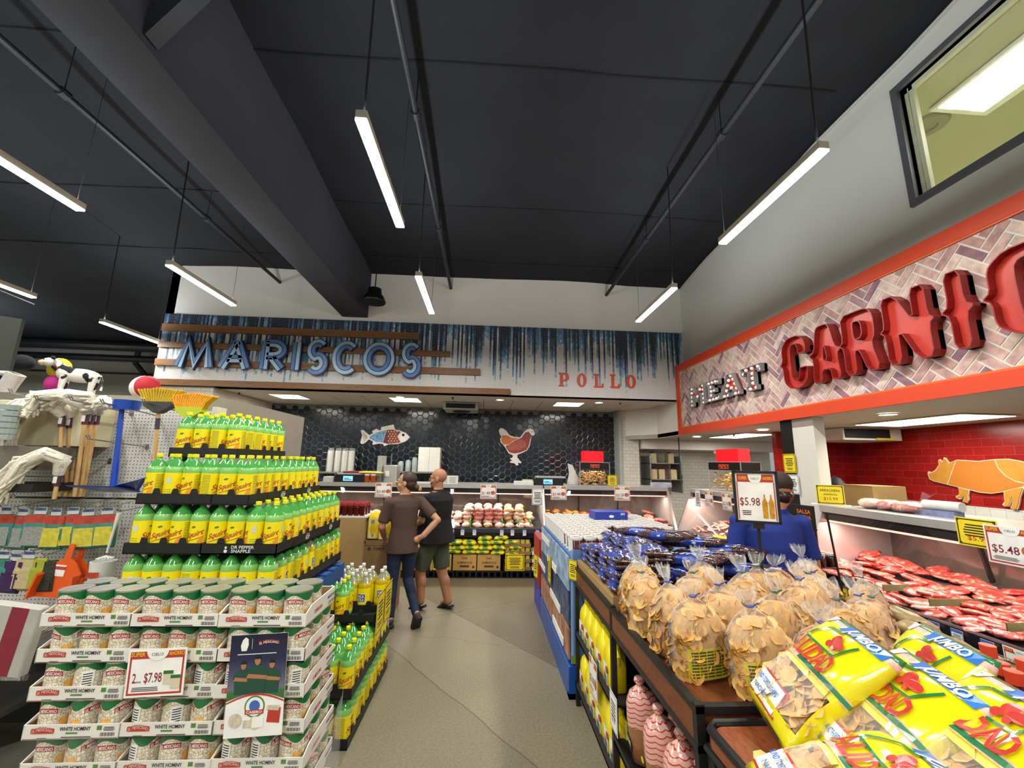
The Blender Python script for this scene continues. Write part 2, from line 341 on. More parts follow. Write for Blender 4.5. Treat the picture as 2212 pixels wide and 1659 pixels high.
# right wall with the office window
wy0,wy1,wz0,wz1=.55,3.08,4.21,5.34
b=MB().box((3.82,wy1,2.4),(3.95,7.7,6.3)).box((3.82,-5,2.4),(3.95,wy0,6.3)).box((3.82,wy0,2.4),(3.95,wy1,wz0)).box((3.82,wy0,wz1),(3.95,wy1,6.3)); b.build('wall_right',white_gloss,**STR)
MB().tube([(3.80,y*.5,cz(3.8,y*.5)-.03) for y in range(-8,16)],.016,6).build('trim_6',mat('conduit_white','b8b4aa',.5),**STR)
alu=mat('window_aluminium','77797a',.4,metal=.6); cream=mat('window_cream','c9c8a6',.5)
wn=empty('window_1',(0,0,0),**STR)
b=MB()
for a,c in (((wy0-.05,wz0-.06),(wy1+.06,wz0)),((wy0-.05,wz1),(wy1+.06,wz1+.06)),((wy1,wz0),(wy1+.06,wz1)),((wy0-.05,wz0),(wy0,wz1))): b.box((3.785,a[0],a[1]),(3.87,c[0],c[1]))
b.build('window_frame',alu,wn)
b=MB().box((3.86,wy1-.075,wz0),(3.90,wy1-.04,wz1)).box((3.86,wy1-.03,wz0),(3.90,wy1,wz1)).box((3.86,wy0,wz1-.04),(3.90,wy1,wz1)); b.build('sash',cream,wn)
MB().box((3.872,wy0,wz0),(3.878,wy1-.04,wz1)).build('window_pane',glass('window_glass','eef2e8',.03),wn)
offw=mat('office_wall','b3b394',.8,var=.03,scale=1)
b=MB().box((3.96,-1.5,3.9),(6.4,5.4,3.95)).box((3.96,-1.5,5.44),(6.4,5.4,5.50)).box((6.4,-1.5,3.9),(6.46,5.4,5.5)).box((3.96,5.4,3.9),(6.46,5.46,5.5)).box((3.96,-1.56,3.9),(6.46,-1.5,5.5)).box((6.3,-1.5,5.3),(6.4,5.4,5.44))
b.build('wall_office',offw,**STR)
p=atZ(2018,235,5.44); q=atZ(2120,240,5.44); TX,TY=(p.x+q.x)/2,p.y-.55
lt=empty('office_troffer',(TX,TY,5.43),label='lit ceiling troffer in the office behind the upper window',cat='ceiling light')
MB().box((-.31,-1.4,-.03),(.31,.55,0)).build('frame',mat('troffer_white','e8e8dc',.5),lt)
em=mat('lamp_glow','ffffff',.5,emit='fdffe6',es=4.5); emw=mat('lamp_glow_soft','ffffff',.5,emit='fbfce8',es=1.6)
MB().box((-.27,-1.36,-.036),(-.12,.5,-.03)).box((.08,-1.36,-.036),(.22,.5,-.03)).build('tube',em,lt); MB().box((-.12,-1.36,-.034),(.08,.5,-.03)).build('diffuser',emw,lt)
area('troffer_and_fill_light',(TX,TY-.5,5.38),.5,1.9,34,(1,1,.88)); area('troffer_and_fill_light',(5.7,4.2,5.38),.5,1.2,34,(1,1,.88))  # second area light added without a troffer, to brighten the office
v=empty('office_ceiling_vent',(*atZ(2000,272,5.44).xy,5.435),label='round grey vent in the office ceiling',cat='vent'); 
MB().lathe([(.19,0),(.17,-.02),(.09,-.028),(.08,-.01)],24).build('ring',mat('vent_grey','8f8f7c',.5),v)
# ---- meat department walls
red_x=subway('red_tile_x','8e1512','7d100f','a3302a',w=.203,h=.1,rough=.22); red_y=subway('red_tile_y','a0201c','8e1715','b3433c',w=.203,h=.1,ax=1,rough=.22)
wt=subway('white_tile_y','dcdcd2','d2d3c9','a5a59b',w=.152,h=.152,ax=1,off=0)
MB().box((6.0,-5,1.385),(6.1,6.45,2.38)).build('wall_red',red_y,**STR); MB().box((5.995,-5,0),(6.1,6.45,1.385)).build('wall_white_base',wt,**STR)
MB().box((4.7,6.45,0),(6.1,6.55,2.38)).build('wall_red_return',red_x,**STR)
# column in the line of cases
MB().box((3.70,4.45,0),(3.83,4.97,2.38)).build('wall_column',mat('column_white','d6d1c5',.45,var=.02),**STR)
MB().box((3.688,4.78,1.2),(3.70,4.965,2.38)).build('trim_7',mat('black_rail','0c0c0d',.4),**STR)
# ---- far side of the store on the left
MB().box((-14.1,12.4,0),(-5.8,12.6,6.2)).build('wall_far',subway('block_wall','a3a19b','9c9a93','7f7d78',w=.4,h=.2,rough=.8,bump=.5),**STR)
MB().box((-14.2,-5,0),(-14.0,12.6,6.3)).build('wall_left',mat('far_grey','6e6d69',.8),**STR)
for i,(z,y,r,x0) in enumerate(((4.55,12.1,.09,-14),(4.85,11.9,.13,-14),(4.15,12.3,.025,-14))):
    b=MB().tube([(x0,y,z),(-6.0,y,z-.05)],r,10)
    if i==0: b.tube([(-10.1,12.1,4.9),(-10.15,12.15,4.4),(-9.8,12.3,3.95)],.07,8)
    b.build('wall_pipe',pipem,label='dark pipe on the far grey wall, '+('the thick middle one with a bent drop','topmost and thickest','the thin lowest one')[i],cat='pipe')
# ================================================================ LIGHTS (bodies)
lampbody=mat('lamp_body','d8d6c4',.4); cord=mat('cord_black','17181a',.6)
lp=empty('pendant_lamp')
MB().box((-.035,0,-.02),(.035,1.22,.035)).build('housing',lampbody,lp); MB().box((-.037,.006,-.034),(.037,1.214,-.02)).build('diffuser',mat('tube_glow','ffffff',.5,emit='fdffff',es=14),lp)
MB().tube([(0,.05,.03),(0,.04,.35),(0,.02,.9),(.0,.0,1.62)],.008,5).build('cord',cord,lp); MB().tube([(0,1.17,.03),(0,1.17,1.55)],.003,4).build('thin_cord',cord,lp)
NAMEX=('far left row','left row beyond the beam','middle row','right row')
for x,y,ix,iy in LAMPS:
    if iy<3 and not (iy==2): continue
    spawn(lp,(x,y,3.93),label='lit linear pendant lamp in the %s, %s'%(NAMEX[ix],{2:'directly overhead',3:'nearest one in view',4:'farther one before the header',5:'deepest one'}[iy]),cat='pendant lamp',group='linear pendant lamps')
for i,(x,y) in enumerate(((-12.2,6.7),(-12.2,9.0),(-12.2,4.4),(-6.7,10.4))):  # extra lamps added out of sight, to light the far left wall
    area('pendant_light',(x,y+.6,3.86),.06,1.2,90); area('pendant_uplight',(x,y+.6,3.975),.06,1.2,40,(.86,.93,1),(PI,0,0)); spawn(lp,(x,y,3.93),label='added unseen linear pendant lamp lighting the far left of the store, '+('outer row middle','outer row rear','outer row near','behind the header')[i],cat='pendant lamp',group='linear pendant lamps')
glow=mat('downlight_glow','ffffff',.5,emit='fffbe8',es=7)
dl=empty('recessed_downlight'); MB().lathe([(.10,-.001),(.095,-.012),(.078,-.012),(.075,-.001)],24,cap=False).build('trim_ring',lampbody,dl); MB().lathe([(.078,-.006),(.0,-.006)],24,cap=False).build('lens',glow,dl)
for (px,py,z,s) in ((643,857,3.04,'over the left of the seafood counter'),(864,857,3.04,'above the fish decoration'),(1080,863,3.04,'near the hen decoration'),(1294,869,3.04,'at the right end of the seafood soffit')):
    p=atZ(px,py,z); spawn(dl,p,label='round recessed downlight '+s,cat='downlight'); area('downlight',(p.x,p.y,z-.03),.14,.14,11,(1,.95,.82),spread=2.4)
for (px,py,s) in ((1505,943,'farthest, beside the corner of the orange frame'),(1648,928,'left of the black strip on the column'),(1918,894,'over the meat counter')):
    p=atZ(px,py,2.38); spawn(dl,p,label='round recessed downlight in the meat soffit, '+s,cat='downlight'); area('downlight',(p.x,p.y,2.35),.14,.14,9,(1,.95,.84),spread=2.4)
tf=empty('ceiling_troffer'); MB().box((-.31,-.31,-.008),(.31,.31,0)).build('frame',lampbody,tf); MB().box((-.28,-.28,-.011),(.28,.28,-.008)).build('diffuser',emw,tf)
for (px,py,z,s) in ((640,861,3.045,'left'),(880,866,3.045,'middle'),(1222,877,3.045,'right')):
    p=atZ(px,py,z); spawn(tf,(p.x,8.55,z),label='lit square troffer in the seafood ceiling, %s one of the three'%s,cat='ceiling light',group='seafood ceiling troffers'); area('troffer_and_fill_light',(p.x,8.55,z-.03),.55,.55,17,(1,.97,.86))
p=atZ(2000,908,2.38)
t2=empty('ceiling_panel_light',(p.x,p.y,2.378),label='long lit panel light in the soffit over the meat counter',cat='ceiling light'); MB().box((-.33,-.64,-.008),(.33,.64,0)).build('frame',lampbody,t2); MB().box((-.30,-.61,-.012),(.30,.61,-.008)).build('diffuser',em,t2)
area('panel_light',(p.x,p.y,2.35),.55,1.2,30,(1,.97,.88))
p=atZ(1600,941,2.38); t3=empty('narrow_panel_light',(p.x,p.y,2.378),label='narrow lit panel in the soffit left of the black strip',cat='ceiling light'); MB().box((-.32,-.62,-.008),(.32,.62,0)).build('frame',lampbody,t3); MB().box((-.28,-.58,-.012),(.28,.58,-.008)).build('diffuser',em,t3)
area('panel_light',(p.x,p.y,2.35),.5,1.1,16,(1,.97,.88)); area('panel_light',(5.0,.8,2.35),.5,1.2,24,(1,.97,.88)); area('panel_light',(5.0,8.2,2.35),.5,1.2,14,(1,.97,.88))
# hanging dome speaker
sp=empty('hanging_speaker',(-2.02,6.85,4.48),label='black dome speaker hanging from the ceiling beside the steel beam',cat='speaker')
MB().lathe([(.0,.0),(.19,.0),(.2,.02),(.17,.10),(.12,.16),(.11,.25),(.0,.26)],24,cap=False).build('dome',mat('speaker_black','101113',.4),sp,smooth=True); MB().tube([(0,0,.25),(0,0,.92)],.01,6).build('rod',cord,sp)
# ventilator in the seafood ceiling and the sprinkler heads
def cassette(name,loc,rz,label):
    a=empty(name,loc,(0,0,rz),label=label,cat='air unit')
    MB().box((-.36,-.36,-.14),(.36,.36,0)).build('housing',mat('unit_white','bdbab0',.5),a); MB().box((-.31,-.362,-.12),(.31,-.355,-.02)).lathe([(.2,-.142),(.17,-.16),(.0,-.16)],18,cap=False).build('fan_grille',dark,a); return a
p=atZ(1000,880,3.04); cassette('ceiling_fan_unit',(p.x,9.0,3.03),0,'square grey fan unit in the seafood ceiling above the fish and hen')
# ================================================================ SIGNS
def ribbon(mb,contours,d0,d1,M,m=0):
    for c in contours:
        n=len(c); mb.add([M(p[0],p[1],d0) for p in c]+[M(p[0],p[1],d1) for p in c],[(i,(i+1)%n,n+(i+1)%n,n+i) for i in range(n)],m)
def sub(poly,n=2):   # chaikin rounding of an outline
    for _ in range(n):
        q=[]
        for i in range(len(poly)):
            a,b=poly[i],poly[(i+1)%len(poly)]; q+=[(a[0]*.8+b[0]*.2,a[1]*.8+b[1]*.2),(a[0]*.2+b[0]*.8,a[1]*.2+b[1]*.8)]
        poly=q
    return poly
# --- orange framed herringbone brick panel
orange=mat('frame_orange','d4451f',.45,var=.03); orange2=mat('frame_orange_inner','e0672c',.45)
FY0,FY1,FZ0,FZ1=-2.0,7.58,2.375,3.70; FT=.125
fr=empty('sign_frame',(3.61,0,0),label='long orange sign frame with whitewashed herringbone brick panel over the meat counter',cat='sign frame')
MB().box((.02,FY0,FZ0+.01),(.205,FY1,FZ1-.004)).build('backing',mat('brick_mortar','dcd4ca',.8,var=.03),fr)
b=MB(); b.box((-.0,FY0,FZ0),(.03,FY1,FZ0+FT)).box((0,FY0,FZ1-FT),(.03,FY1,FZ1)).box((0,FY1-FT,FZ0+FT),(.03,FY1,FZ1-FT)); b.build('border',orange,fr)
i0,i1,j0,j1=FY0,FY1-FT,FZ0+FT,FZ1-FT
b=MB().box((.004,i0,j0),(.03,i1,j0+.016)).box((.004,i0,j1-.016),(.03,i1,j1)).box((.004,i1-.016,j0+.016),(.03,i1,j1-.016)); b.build('inner_border',orange2,fr)
def clip(P,ax,lim,s):
    o=[]
    for i in range(len(P)):
        a,c=P[i],P[(i+1)%len(P)]; ia=s*(a[ax]-lim)>=0; ic=s*(c[ax]-lim)>=0
        if ia: o.append(a)
        if ia!=ic: t=(lim-a[ax])/(c[ax]-a[ax]); o.append((a[0]+t*(c[0]-a[0]),a[1]+t*(c[1]-a[1])))
    return o
b=MB(); bw,bl,gp=.076,.228,.013; c45=math.sqrt(.5)
n=bl/bw
for a in range(-130,130):
    for c in range(-30,31):
        # diagonal strips: bricks step one unit right and one up, strips repeat every 2*n units
        ox=a*bw+c*bl*2; oy=a*bw
        for R in (((ox,oy),(bl,bw)),((ox+bl,oy-bl+bw),(bw,bl))):
            (x,y),(w,h)=R; q=[(x+gp/2,y+gp/2),(x+w-gp/2,y+gp/2),(x+w-gp/2,y+h-gp/2),(x+gp/2,y+h-gp/2)]
            q=[((u-v)*c45+2.6,(u+v)*c45+3.0) for u,v in q]
            if max(p[0] for p in q)<i0 or min(p[0] for p in q)>i1-.016 or max(p[1] for p in q)<j0+.016 or min(p[1] for p in q)>j1-.016 or max(p[0] for p in q)<.8: continue
            for ax,lim,s in ((0,i0,1),(0,i1-.016,-1),(1,j0+.016,1),(1,j1-.016,-1)):
                if q: q=clip(q,ax,lim,s)
            if len(q)>2: b.add([(.0165,u,v) for u,v in q],[tuple(range(len(q)))],rnd.choice((0,0,1,1,2,3,3,4)))
def brickm(n,a,c): return mat('pale_brick_'+n,a,.85,var=.28,scale=14)
b.build('brick_face',[brickm('a','c3a197',0),brickm('b','b48e86',0),brickm('c','a88287',0),brickm('d','cdb5a6',0),brickm('e','8f6a72',0)],fr)
# --- CARNIC letters: open channel letters with spurred waists
LET={'C':([(.28,0),(.72,0),(.95,.12),(1,.22),(1,.37),(.67,.37),(.67,.24),(.60,.16),(.44,.16),(.36,.24),(.36,.76),(.44,.84),(.60,.84),(.67,.76),(.67,.63),(1,.63),(1,.78),(.95,.88),(.72,1),(.28,1),(.05,.88),(0,.78),(0,.57),(-.12,.5),(0,.43),(0,.22),(.05,.12)],[]),
'A':([(0,0),(.33,0),(.36,.2),(.64,.2),(.67,0),(1,0),(.92,.42),(1.08,.5),(.88,.56),(.76,.93),(.66,1),(.34,1),(.24,.93),(.12,.56),(-.08,.5),(.08,.42)],[[(.41,.36),(.59,.36),(.54,.62),(.46,.62)]]),
'R':([(0,0),(.34,0),(.34,.36),(.46,.36),(.64,0),(1,0),(.84,.42),(.96,.55),(.97,.84),(.86,.96),(.7,1),(0,1),(0,.56),(-.12,.5),(0,.44)],[[(.34,.54),(.54,.54),(.62,.6),(.62,.78),(.54,.84),(.34,.84)]]),
'N':([(0,0),(.32,0),(.32,.5),(.66,0),(1,0),(1,.44),(1.12,.5),(1,.56),(1,1),(.68,1),(.68,.54),(.34,1),(0,1),(0,.56),(-.12,.5),(0,.44)],[]),
'I':([(.2,0),(.8,0),(.8,.42),(1.1,.5),(.8,.57),(.8,1),(.2,1),(.2,.57),(-.1,.5),(.2,.42)],[])}
redL=mat('letter_red_face','c23a2c',.4,var=.04); redS=mat('letter_red_side','8e1f1a',.4)
NM=('letter_c','letter_a','letter_r','letter_n','letter_i','letter_c')
for k,(ch,xa,xb,yy,lab) in enumerate((('C',1684,1741,783,'first letter, the small far C'),('A',1744,1812,770,'the A, beside the R'),('R',1812,1895,745,'the R'),('N',1900,2010,712,'the N'),('I',2026,2096,680,'the I'),('C',2122,2300,630,'the large near C'))):
    y0=atX(xa,yy,3.5).y; y1=atX(xb,yy-12,3.5).y
    if k==5: y1=y0-.48
    o,h=LET[ch]; w=(y0-y1)*.9; y0-=.02; L=empty(NM[k],(3.625,y0,2.70),label='red open channel sign letter on herringbone brick, '+lab,cat='sign letter',group='red channel letters')
    M=lambda u,v,d:(-d,-u,v)
    sc=lambda P:[(p[0]*w,p[1]*.61) for p in sub(P,1)]
    O=sc(o); H=[sc(x) for x in h]
    f=MB(); f.poly(O,.045,0,H,M); f.build('face',redL,L)
    r=MB(); ribbon(r,[O]+H,0,.105,M); ob=r.build('side_wall',redS,L)
    md=ob.modifiers.new('s','SOLIDIFY'); md.thickness=.009
# --- MEAT marquee letters with bulbs
greyL=mat('letter_grey_side','8d8e8c',.45); bulbm=mat('bulb_white','f2ece4',.15,emit='fff2e4',es=.25)
MEAT=[('M',[[(0,0),(0,1),(.28,1),(.5,.55),(.72,1),(1,1),(1,0),(.76,0),(.76,.55),(.5,.15),(.24,.55),(.24,0)]],[(.12,.06),(.12,.28),(.12,.5),(.12,.72),(.14,.93),(.33,.78),(.5,.45),(.67,.78),(.86,.93),(.88,.72),(.88,.5),(.88,.28),(.88,.06)]),
('E',[[(0,0),(1,0),(1,.27),(.76,.27),(.7,.2),(.45,.2),(.45,.4),(.7,.4),(.7,.6),(.45,.6),(.45,.8),(.7,.8),(.76,.73),(1,.73),(1,1),(0,1),(0,.8),(.12,.8),(.12,.2),(0,.2)]],[(.12,.09),(.4,.09),(.66,.09),(.9,.13),(.28,.3),(.28,.5),(.55,.5),(.28,.7),(.12,.91),(.4,.91),(.66,.91),(.9,.87)]),
('A',[[(0,0),(.42,0),(.42,.18),(.36,.18),(.39,.28),(.61,.28),(.64,.18),(.58,.18),(.58,0),(1,0),(1,.18),(.92,.18),(.66,1),(.34,1),(.08,.18),(0,.18)]],[(.08,.08),(.3,.08),(.22,.3),(.3,.52),(.38,.74),(.5,.92),(.62,.74),(.7,.52),(.5,.38),(.78,.3),(.7,.08),(.92,.08)]),
('T',[[(.25,0),(.75,0),(.75,.2),(.66,.2),(.66,.8),(.82,.8),(.86,.68),(1,.68),(1,1),(0,1),(0,.68),(.14,.68),(.18,.8),(.34,.8),(.34,.2),(.25,.2)]],[(.34,.09),(.64,.09),(.5,.3),(.5,.5),(.5,.7),(.06,.78),(.2,.92),(.5,.92),(.8,.92),(.94,.78)])]
for k,(ch,P,bulbs) in enumerate(MEAT):
    y0=(6.93,6.35,5.93,5.42)[k]; w=(.50,.36,.45,.42)[k]; hh=.33
    L=empty('marquee_letter_'+ch.lower(),(3.625,y0,2.815),label='small marquee letter %s with white bulbs and red face'%ch,cat='sign letter',group='small marquee letters')
    M=lambda u,v,d:(-d,-u,v); O=[(p[0]*w,p[1]*hh) for p in P[0]]
    MB().poly(O,.04,0,(),M).build('face',redL,L); r=MB(); ribbon(r,[O],0,.10,M); ob=r.build('side_wall',greyL,L); md=ob.modifiers.new('s','SOLIDIFY'); md.thickness=.008
    for (u,v) in bulbs: MB().ell((0,0,0),(.024,.024,.024),10,7).build('bulb',bulbm,L,loc=M(u*w,v*hh,.07),smooth=True)
# --- MARISCOS: layered inline letters
def offs(P,d,closed=False):
    o=[]; n=len(P)
    for i in range(n):
        a=P[i-1] if (i or closed) else None; c=P[(i+1)%n] if (i<n-1 or closed) else None; ns=[]
        for (s,e) in ((a,P[i]),(P[i],c)):
            if s is None or e is None: continue
            dx,dy=e[0]-s[0],e[1]-s[1]; l=math.hypot(dx,dy) or 1; ns.append((-dy/l,dx/l))
        nx=sum(q[0] for q in ns)/len(ns); ny=sum(q[1] for q in ns)/len(ns); l2=max(nx*nx+ny*ny,.25); o.append((P[i][0]+nx/l2*d,P[i][1]+ny/l2*d))
    return o
def band(mb,P,a,c,d0,d1,closed=False,m=0):
    A=offs(P,a,closed); B=offs(P,c,closed); n=len(P); M=lambda u,v,d:(u,-d,v)
    for i in range(n if closed else n-1):
        j=(i+1)%n; q=[A[i],A[j],B[j],B[i]]
        mb.add([M(*p,d0) for p in q]+[M(*p,d1) for p in q],[(3,2,1,0),(4,5,6,7),(0,1,5,4),(1,2,6,5),(2,3,7,6),(3,0,4,7)],m)
def arc(cx,cy,rx,ry,a0,a1,n=18): return [(cx+rx*math.cos(math.radians(a0+(a1-a0)*i/n)),cy+ry*math.sin(math.radians(a0+(a1-a0)*i/n))) for i in range(n+1)]
Sx=arc(.5,.735,.36,.265,40,250,12)+arc(.5,.265,.40,.275,80,-140,14)
MAR=[('M',[[(.07,0),(.27,.93),(.5,.1),(.78,.93),(.90,0)]],0),('A',[[(.07,0),(.52,.95)],[(.52,.95),(.93,0)],[(.24,.33),(.76,.33)]],0),('R',[[(.12,0),(.12,1)],[(.12,.93)]+arc(.45,.70,.42,.235,90,-90,10)+[(.2,.46)],[(.42,.44),(.88,.02)]],0),('I',[[(.5,0),(.5,1)]],0),('S',[Sx],0),('C',[arc(.56,.5,.48,.47,48,312,20)],0),('O',[arc(.5,.5,.43,.47,0,350,24)],1),('S',[Sx],0)]
navy=mat('letter_navy','20385f',.4); mid=mat('letter_blue','5f86bf',.35,var=.05); lite=mat('letter_light_blue','a5c9e2',.35,var=.05)
XR=((370.6,465.6),(465.6,543),(555,620),(624.2,648.7),(655.5,708.3),(712.4,772),(779,853.5),(861.6,910.4))
for k,(ch,st,cl) in enumerate(MAR):
    xa,xb=XR[k]; yb=805+10*k/7; x0=atY(xa,yb,7.5).x+.06; x1=atY(xb,yb,7.5).x-.06; w=x1-x0
    if ch=='I': x0-=.0; 
    L=empty('letter_'+ch.lower(),(x0,7.53,3.375),label='large layered blue sign letter %s on the mosaic header, %s'%(ch,('first of the word','beside the M','between A and I','the thin upright','the earlier S','between S and O','the round one','the last letter')[k]),cat='sign letter',group='large blue sign letters')
    b=MB(); c1=MB(); c2=MB()
    for P in st:
        Q=[(p[0]*w,p[1]*.52) for p in P]; band(b,Q,-.082,.082,0,.06,cl); band(c1,Q,.008,.066,.06,.068,cl); band(c2,Q,-.066,-.008,.06,.068,cl)
    b.build('base',navy,L); c1.build('inlay',mid,L); c2.build('inlay',lite,L)
# --- POLLO painted slab letters
pol=mat('pollo_red','d4532f',.5)
PO={'P':([(0,0),(.5,0),(.5,.1),(.38,.13),(.38,.38),(.6,.38),(.9,.5),(.95,.72),(.85,.93),(.6,1),(0,1),(0,.9),(.12,.87),(.12,.13),(0,.1)],[[(.38,.5),(.55,.5),(.67,.6),(.67,.8),(.55,.88),(.38,.88)]]),
'O':([(.5+.5*math.cos(t*PI/12),.5+.5*math.sin(t*PI/12)) for t in range(24)],[[(.5+.19*math.cos(t*PI/12),.5+.38*math.sin(t*PI/12)) for t in range(24)]]),
'L':([(0,0),(1,0),(1,.3),(.86,.3),(.8,.12),(.42,.12),(.42,.88),(.56,.9),(.56,1),(0,1),(0,.9),(.14,.88),(.14,.12),(0,.1)],[])}
for ch,xa,xb,lab in (('P',1207.5,1231,''),('O',1247,1267.5,'left'),('L',1283,1304,'left'),('L',1318.5,1339,'right'),('O',1353,1374,'right')):
    x0=atY(xa,822,7.56).x; x1=atY(xb,822,7.56).x; o,h=PO[ch]; w=x1-x0
    sc=lambda P:[(p[0]*w,p[1]*.265) for p in P]
    L=MB().poly(sc(o),.018,0,[sc(q) for q in h]).build('letter_'+ch.lower(),pol,None,(x0,7.584,3.24),label=('small orange-red slab letter %s on the white mosaic, the %s'%(ch,lab+' one') if lab else 'small orange-red slab letter P at the start of the word'),cat='sign letter',group='small orange-red letters')
# --- animal decorations: flat cut-outs, built as such
def cut(name,base,zoom,out,parts,M3,off,label,depth=.02):
    (ox,oy,sc)=zoom; cv=lambda P:[M3(x/sc+ox,y/sc+oy) for x,y in P]
    O=cv(out); cx=sum(p[0] for p in O)/len(O); cz_=sum(p[1] for p in O)/len(O)
    MM=off(cx,cz_); L=empty(name,MM(0,0,0),label=label,cat='wall decoration'); l0=L.location
    T=lambda u,v,d:tuple(Vector(MM(u-cx,v-cz_,d))-l0)
    MB().poly(O,depth,0,(),T).build('panel',base,L)
    for nm,m,P in parts:
        b=MB()
        if isinstance(P[0],tuple): b.poly(cv(P),.0,0,(),lambda u,v,d:T(u,v,depth+.003+d))
        else:
            for Q in P: b.poly(cv(Q),.0,0,(),lambda u,v,d:T(u,v,depth+.006+d))
        b.build(nm,m,L)
    return L
circ=lambda x,y,r,n=10:[(x+r*math.cos(2*PI*i/n),y+r*math.sin(2*PI*i/n)) for i in range(n)]
creamd=mat('decor_cream','e3dcd6',.5); ZP=lambda x,y:(lambda p:(p.x,p.z))(atY(x,y,9.66))
scale_b=NT('fish_blue',rough=.5); vo=scale_b.node('TexVoronoi',{'Vector':scale_b.tc.outputs['Object'],'Scale':26}); scale_b.col(scale_b.ramp(vo.outputs['Distance'],[(.2,'4c86b8'),(.5,'8fb7d6'),(.7,'3a6590')]))
dot=mat('decor_orange_dot','dd8b5c',.5); plum=mat('decor_plum','5b3038',.5); pen=mat('decor_line','3b3433',.6)
fishO=[(1800,520),(1750,470),(1690,447),(1620,430),(1605,370),(1465,400),(1450,415),(1460,432),(1430,440),(1400,420),(1345,450),(1360,475),(1312,497),(1240,435),(1212,440),(1228,500),(1205,590),(1225,606),(1262,592),(1310,548),(1358,572),(1350,615),(1430,598),(1475,602),(1490,628),(1540,609),(1650,605),(1740,575),(1795,538)]
cut('fish_decoration',creamd,(560,850,5.53),fishO,[('blue_patch',scale_b.m,[(1318,512),(1400,465),(1522,434),(1500,500),(1470,585),(1400,578),(1320,537)]),('dotted_patch',plum,[(1528,434),(1600,432),(1690,457),(1657,490),(1650,530),(1685,582),(1560,606),(1476,588),(1504,500)]),('dot',dot,[circ(1545+i*34+(j%2)*16,455+j*28,11) for j in range(6) for i in range(4) if 1515<1545+i*34+(j%2)*16-(j-2)*8<1668 and 445+j*28<590]),('eye',pen,[circ(1720,495,16),]),('eye_white',creamd,[circ(1720,495,11)]),('pupil',pen,[circ(1720,495,6)]),('line',pen,[[(1645+6*math.cos(t/3),0) and (1690-38*math.sin(t*PI/10)-3,458+12*t) for t in range(11)]+[(1690-38*math.sin(t*PI/10)+1,458+12*t) for t in range(10,-1,-1)],[(1770,548),(1800,522),(1801,526),(1772,552)]]+[[(1228+i*3,450+i*20),(1290,512+i*3),(1290,514+i*3),(1228+i*3,454+i*20)] for i in range(7)]+[[(1480+i*16,404-i*3),(1486+i*16,428),(1488+i*16,428),(1482+i*16,404-i*3)] for i in range(8)])],ZP,lambda cx,cz_:(lambda u,v,d:(cx+u,9.685-d,cz_+v)),'fish cut-out with blue and dotted patches mounted on the dark hexagon tiles')
henO=[(815,1213),(835,1222),(848,1250),(840,1264),(826,1264),(818,1300),(810,1340),(790,1372),(745,1393),(722,1402),(722,1420),(737,1440),(752,1455),(745,1463),(725,1458),(731,1474),(716,1479),(700,1462),(676,1460),(668,1450),(686,1442),(668,1430),(687,1421),(690,1405),(660,1392),(637,1352),(622,1332),(602,1312),(598,1287),(608,1275),(595,1252),(588,1228),(600,1210),(622,1213),(645,1232),(665,1260),(700,1273),(742,1276),(768,1240),(790,1220)]
hc=NT('hen_patch',rough=.5); vo=hc.node('TexChecker',{'Vector':hc.tc.outputs['Object'],'Scale':22,'Color1':lin('9c3a2e'),'Color2':lin('7c2a26')}); hc.col(vo.outputs['Color'])
hw=NT('hen_wing',rough=.5); vo=hw.node('TexVoronoi',{'Vector':hw.tc.outputs['Object'],'Scale':14}); hw.col(hw.ramp(vo.outputs['Distance'],[(.1,'c46a4a'),(.3,'7a4a52'),(.5,'b5523c')]))
cut('hen_decoration',creamd,(900,560,3.318),henO,[('tail',dot if 0 else mat('decor_orange','cf6f38',.5,var=.12,scale=8),[(612,1262),(648,1262),(680,1280),(732,1284),(690,1302),(660,1328),(622,1328),(606,1300)]),('body_patch',hc.m,[(736,1286),(752,1280),(778,1242),(802,1235),(825,1262),(812,1300),(804,1340),(786,1368),(740,1386),(700,1392),(665,1384),(642,1350),(640,1335),(662,1332),(694,1305)]),('wing',hw.m,[[(650,1338),(690,1308),(740,1290),(778,1302),(785,1340),(742,1366),(682,1372),(652,1358)]]),('eye',pen,[circ(828,1238,4)])],ZP,lambda cx,cz_:(lambda u,v,d:(cx+u,9.685-d,cz_+v)),'hen cut-out in orange and brown patches mounted on the dark hexagon tiles')
pigO=[(1150,1015),(1145,1040),(1165,1100),(1210,1125),(1370,1165),(1480,1190),(1495,1240),(1490,1275),(1455,1290),(1465,1310),(1500,1325),(1525,1318),(1540,1285),(1552,1300),(1530,1345),(1580,1365),(1600,1330),(1595,1290),(1606,1222),(1720,1250),(1850,1262),(1960,1247),(1985,1242),(1990,1300),(2000,1350),(1970,1380),(1990,1400),(2050,1405),(2085,1310),(2082,1380),(2060,1420),(2100,1440),(2140,1435),(2160,1380),(2172,1300),(2212,1200),(2330,1200),(2380,1090),(2330,980),(2240,915),(2150,895),(2030,875),(1880,880),(1700,900),(1560,890),(1470,885),(1380,920),(1345,870),(1325,860),(1308,908),(1275,880),(1262,895),(1270,940),(1230,1000),(1190,1025)]
pgm=NT('pig_patch',rough=.5); vo=pgm.node('TexVoronoi',{'Vector':pgm.tc.outputs['Object'],'Scale':9}); wv=pgm.math('SINE',pgm.math('MULTIPLY',vo.outputs['Distance'],60)); pgm.col(pgm.ramp(wv,[(.0,'c97a2e'),(.6,'d98d33'),(1,'c06528')]))
XP=lambda x,y:(lambda p:(-p.y,p.z))(atX(x,y,5.97))
inset=lambda P,k,c:[(c[0]+(x-c[0])*k,c[1]+(y-c[1])*k) for x,y in P]
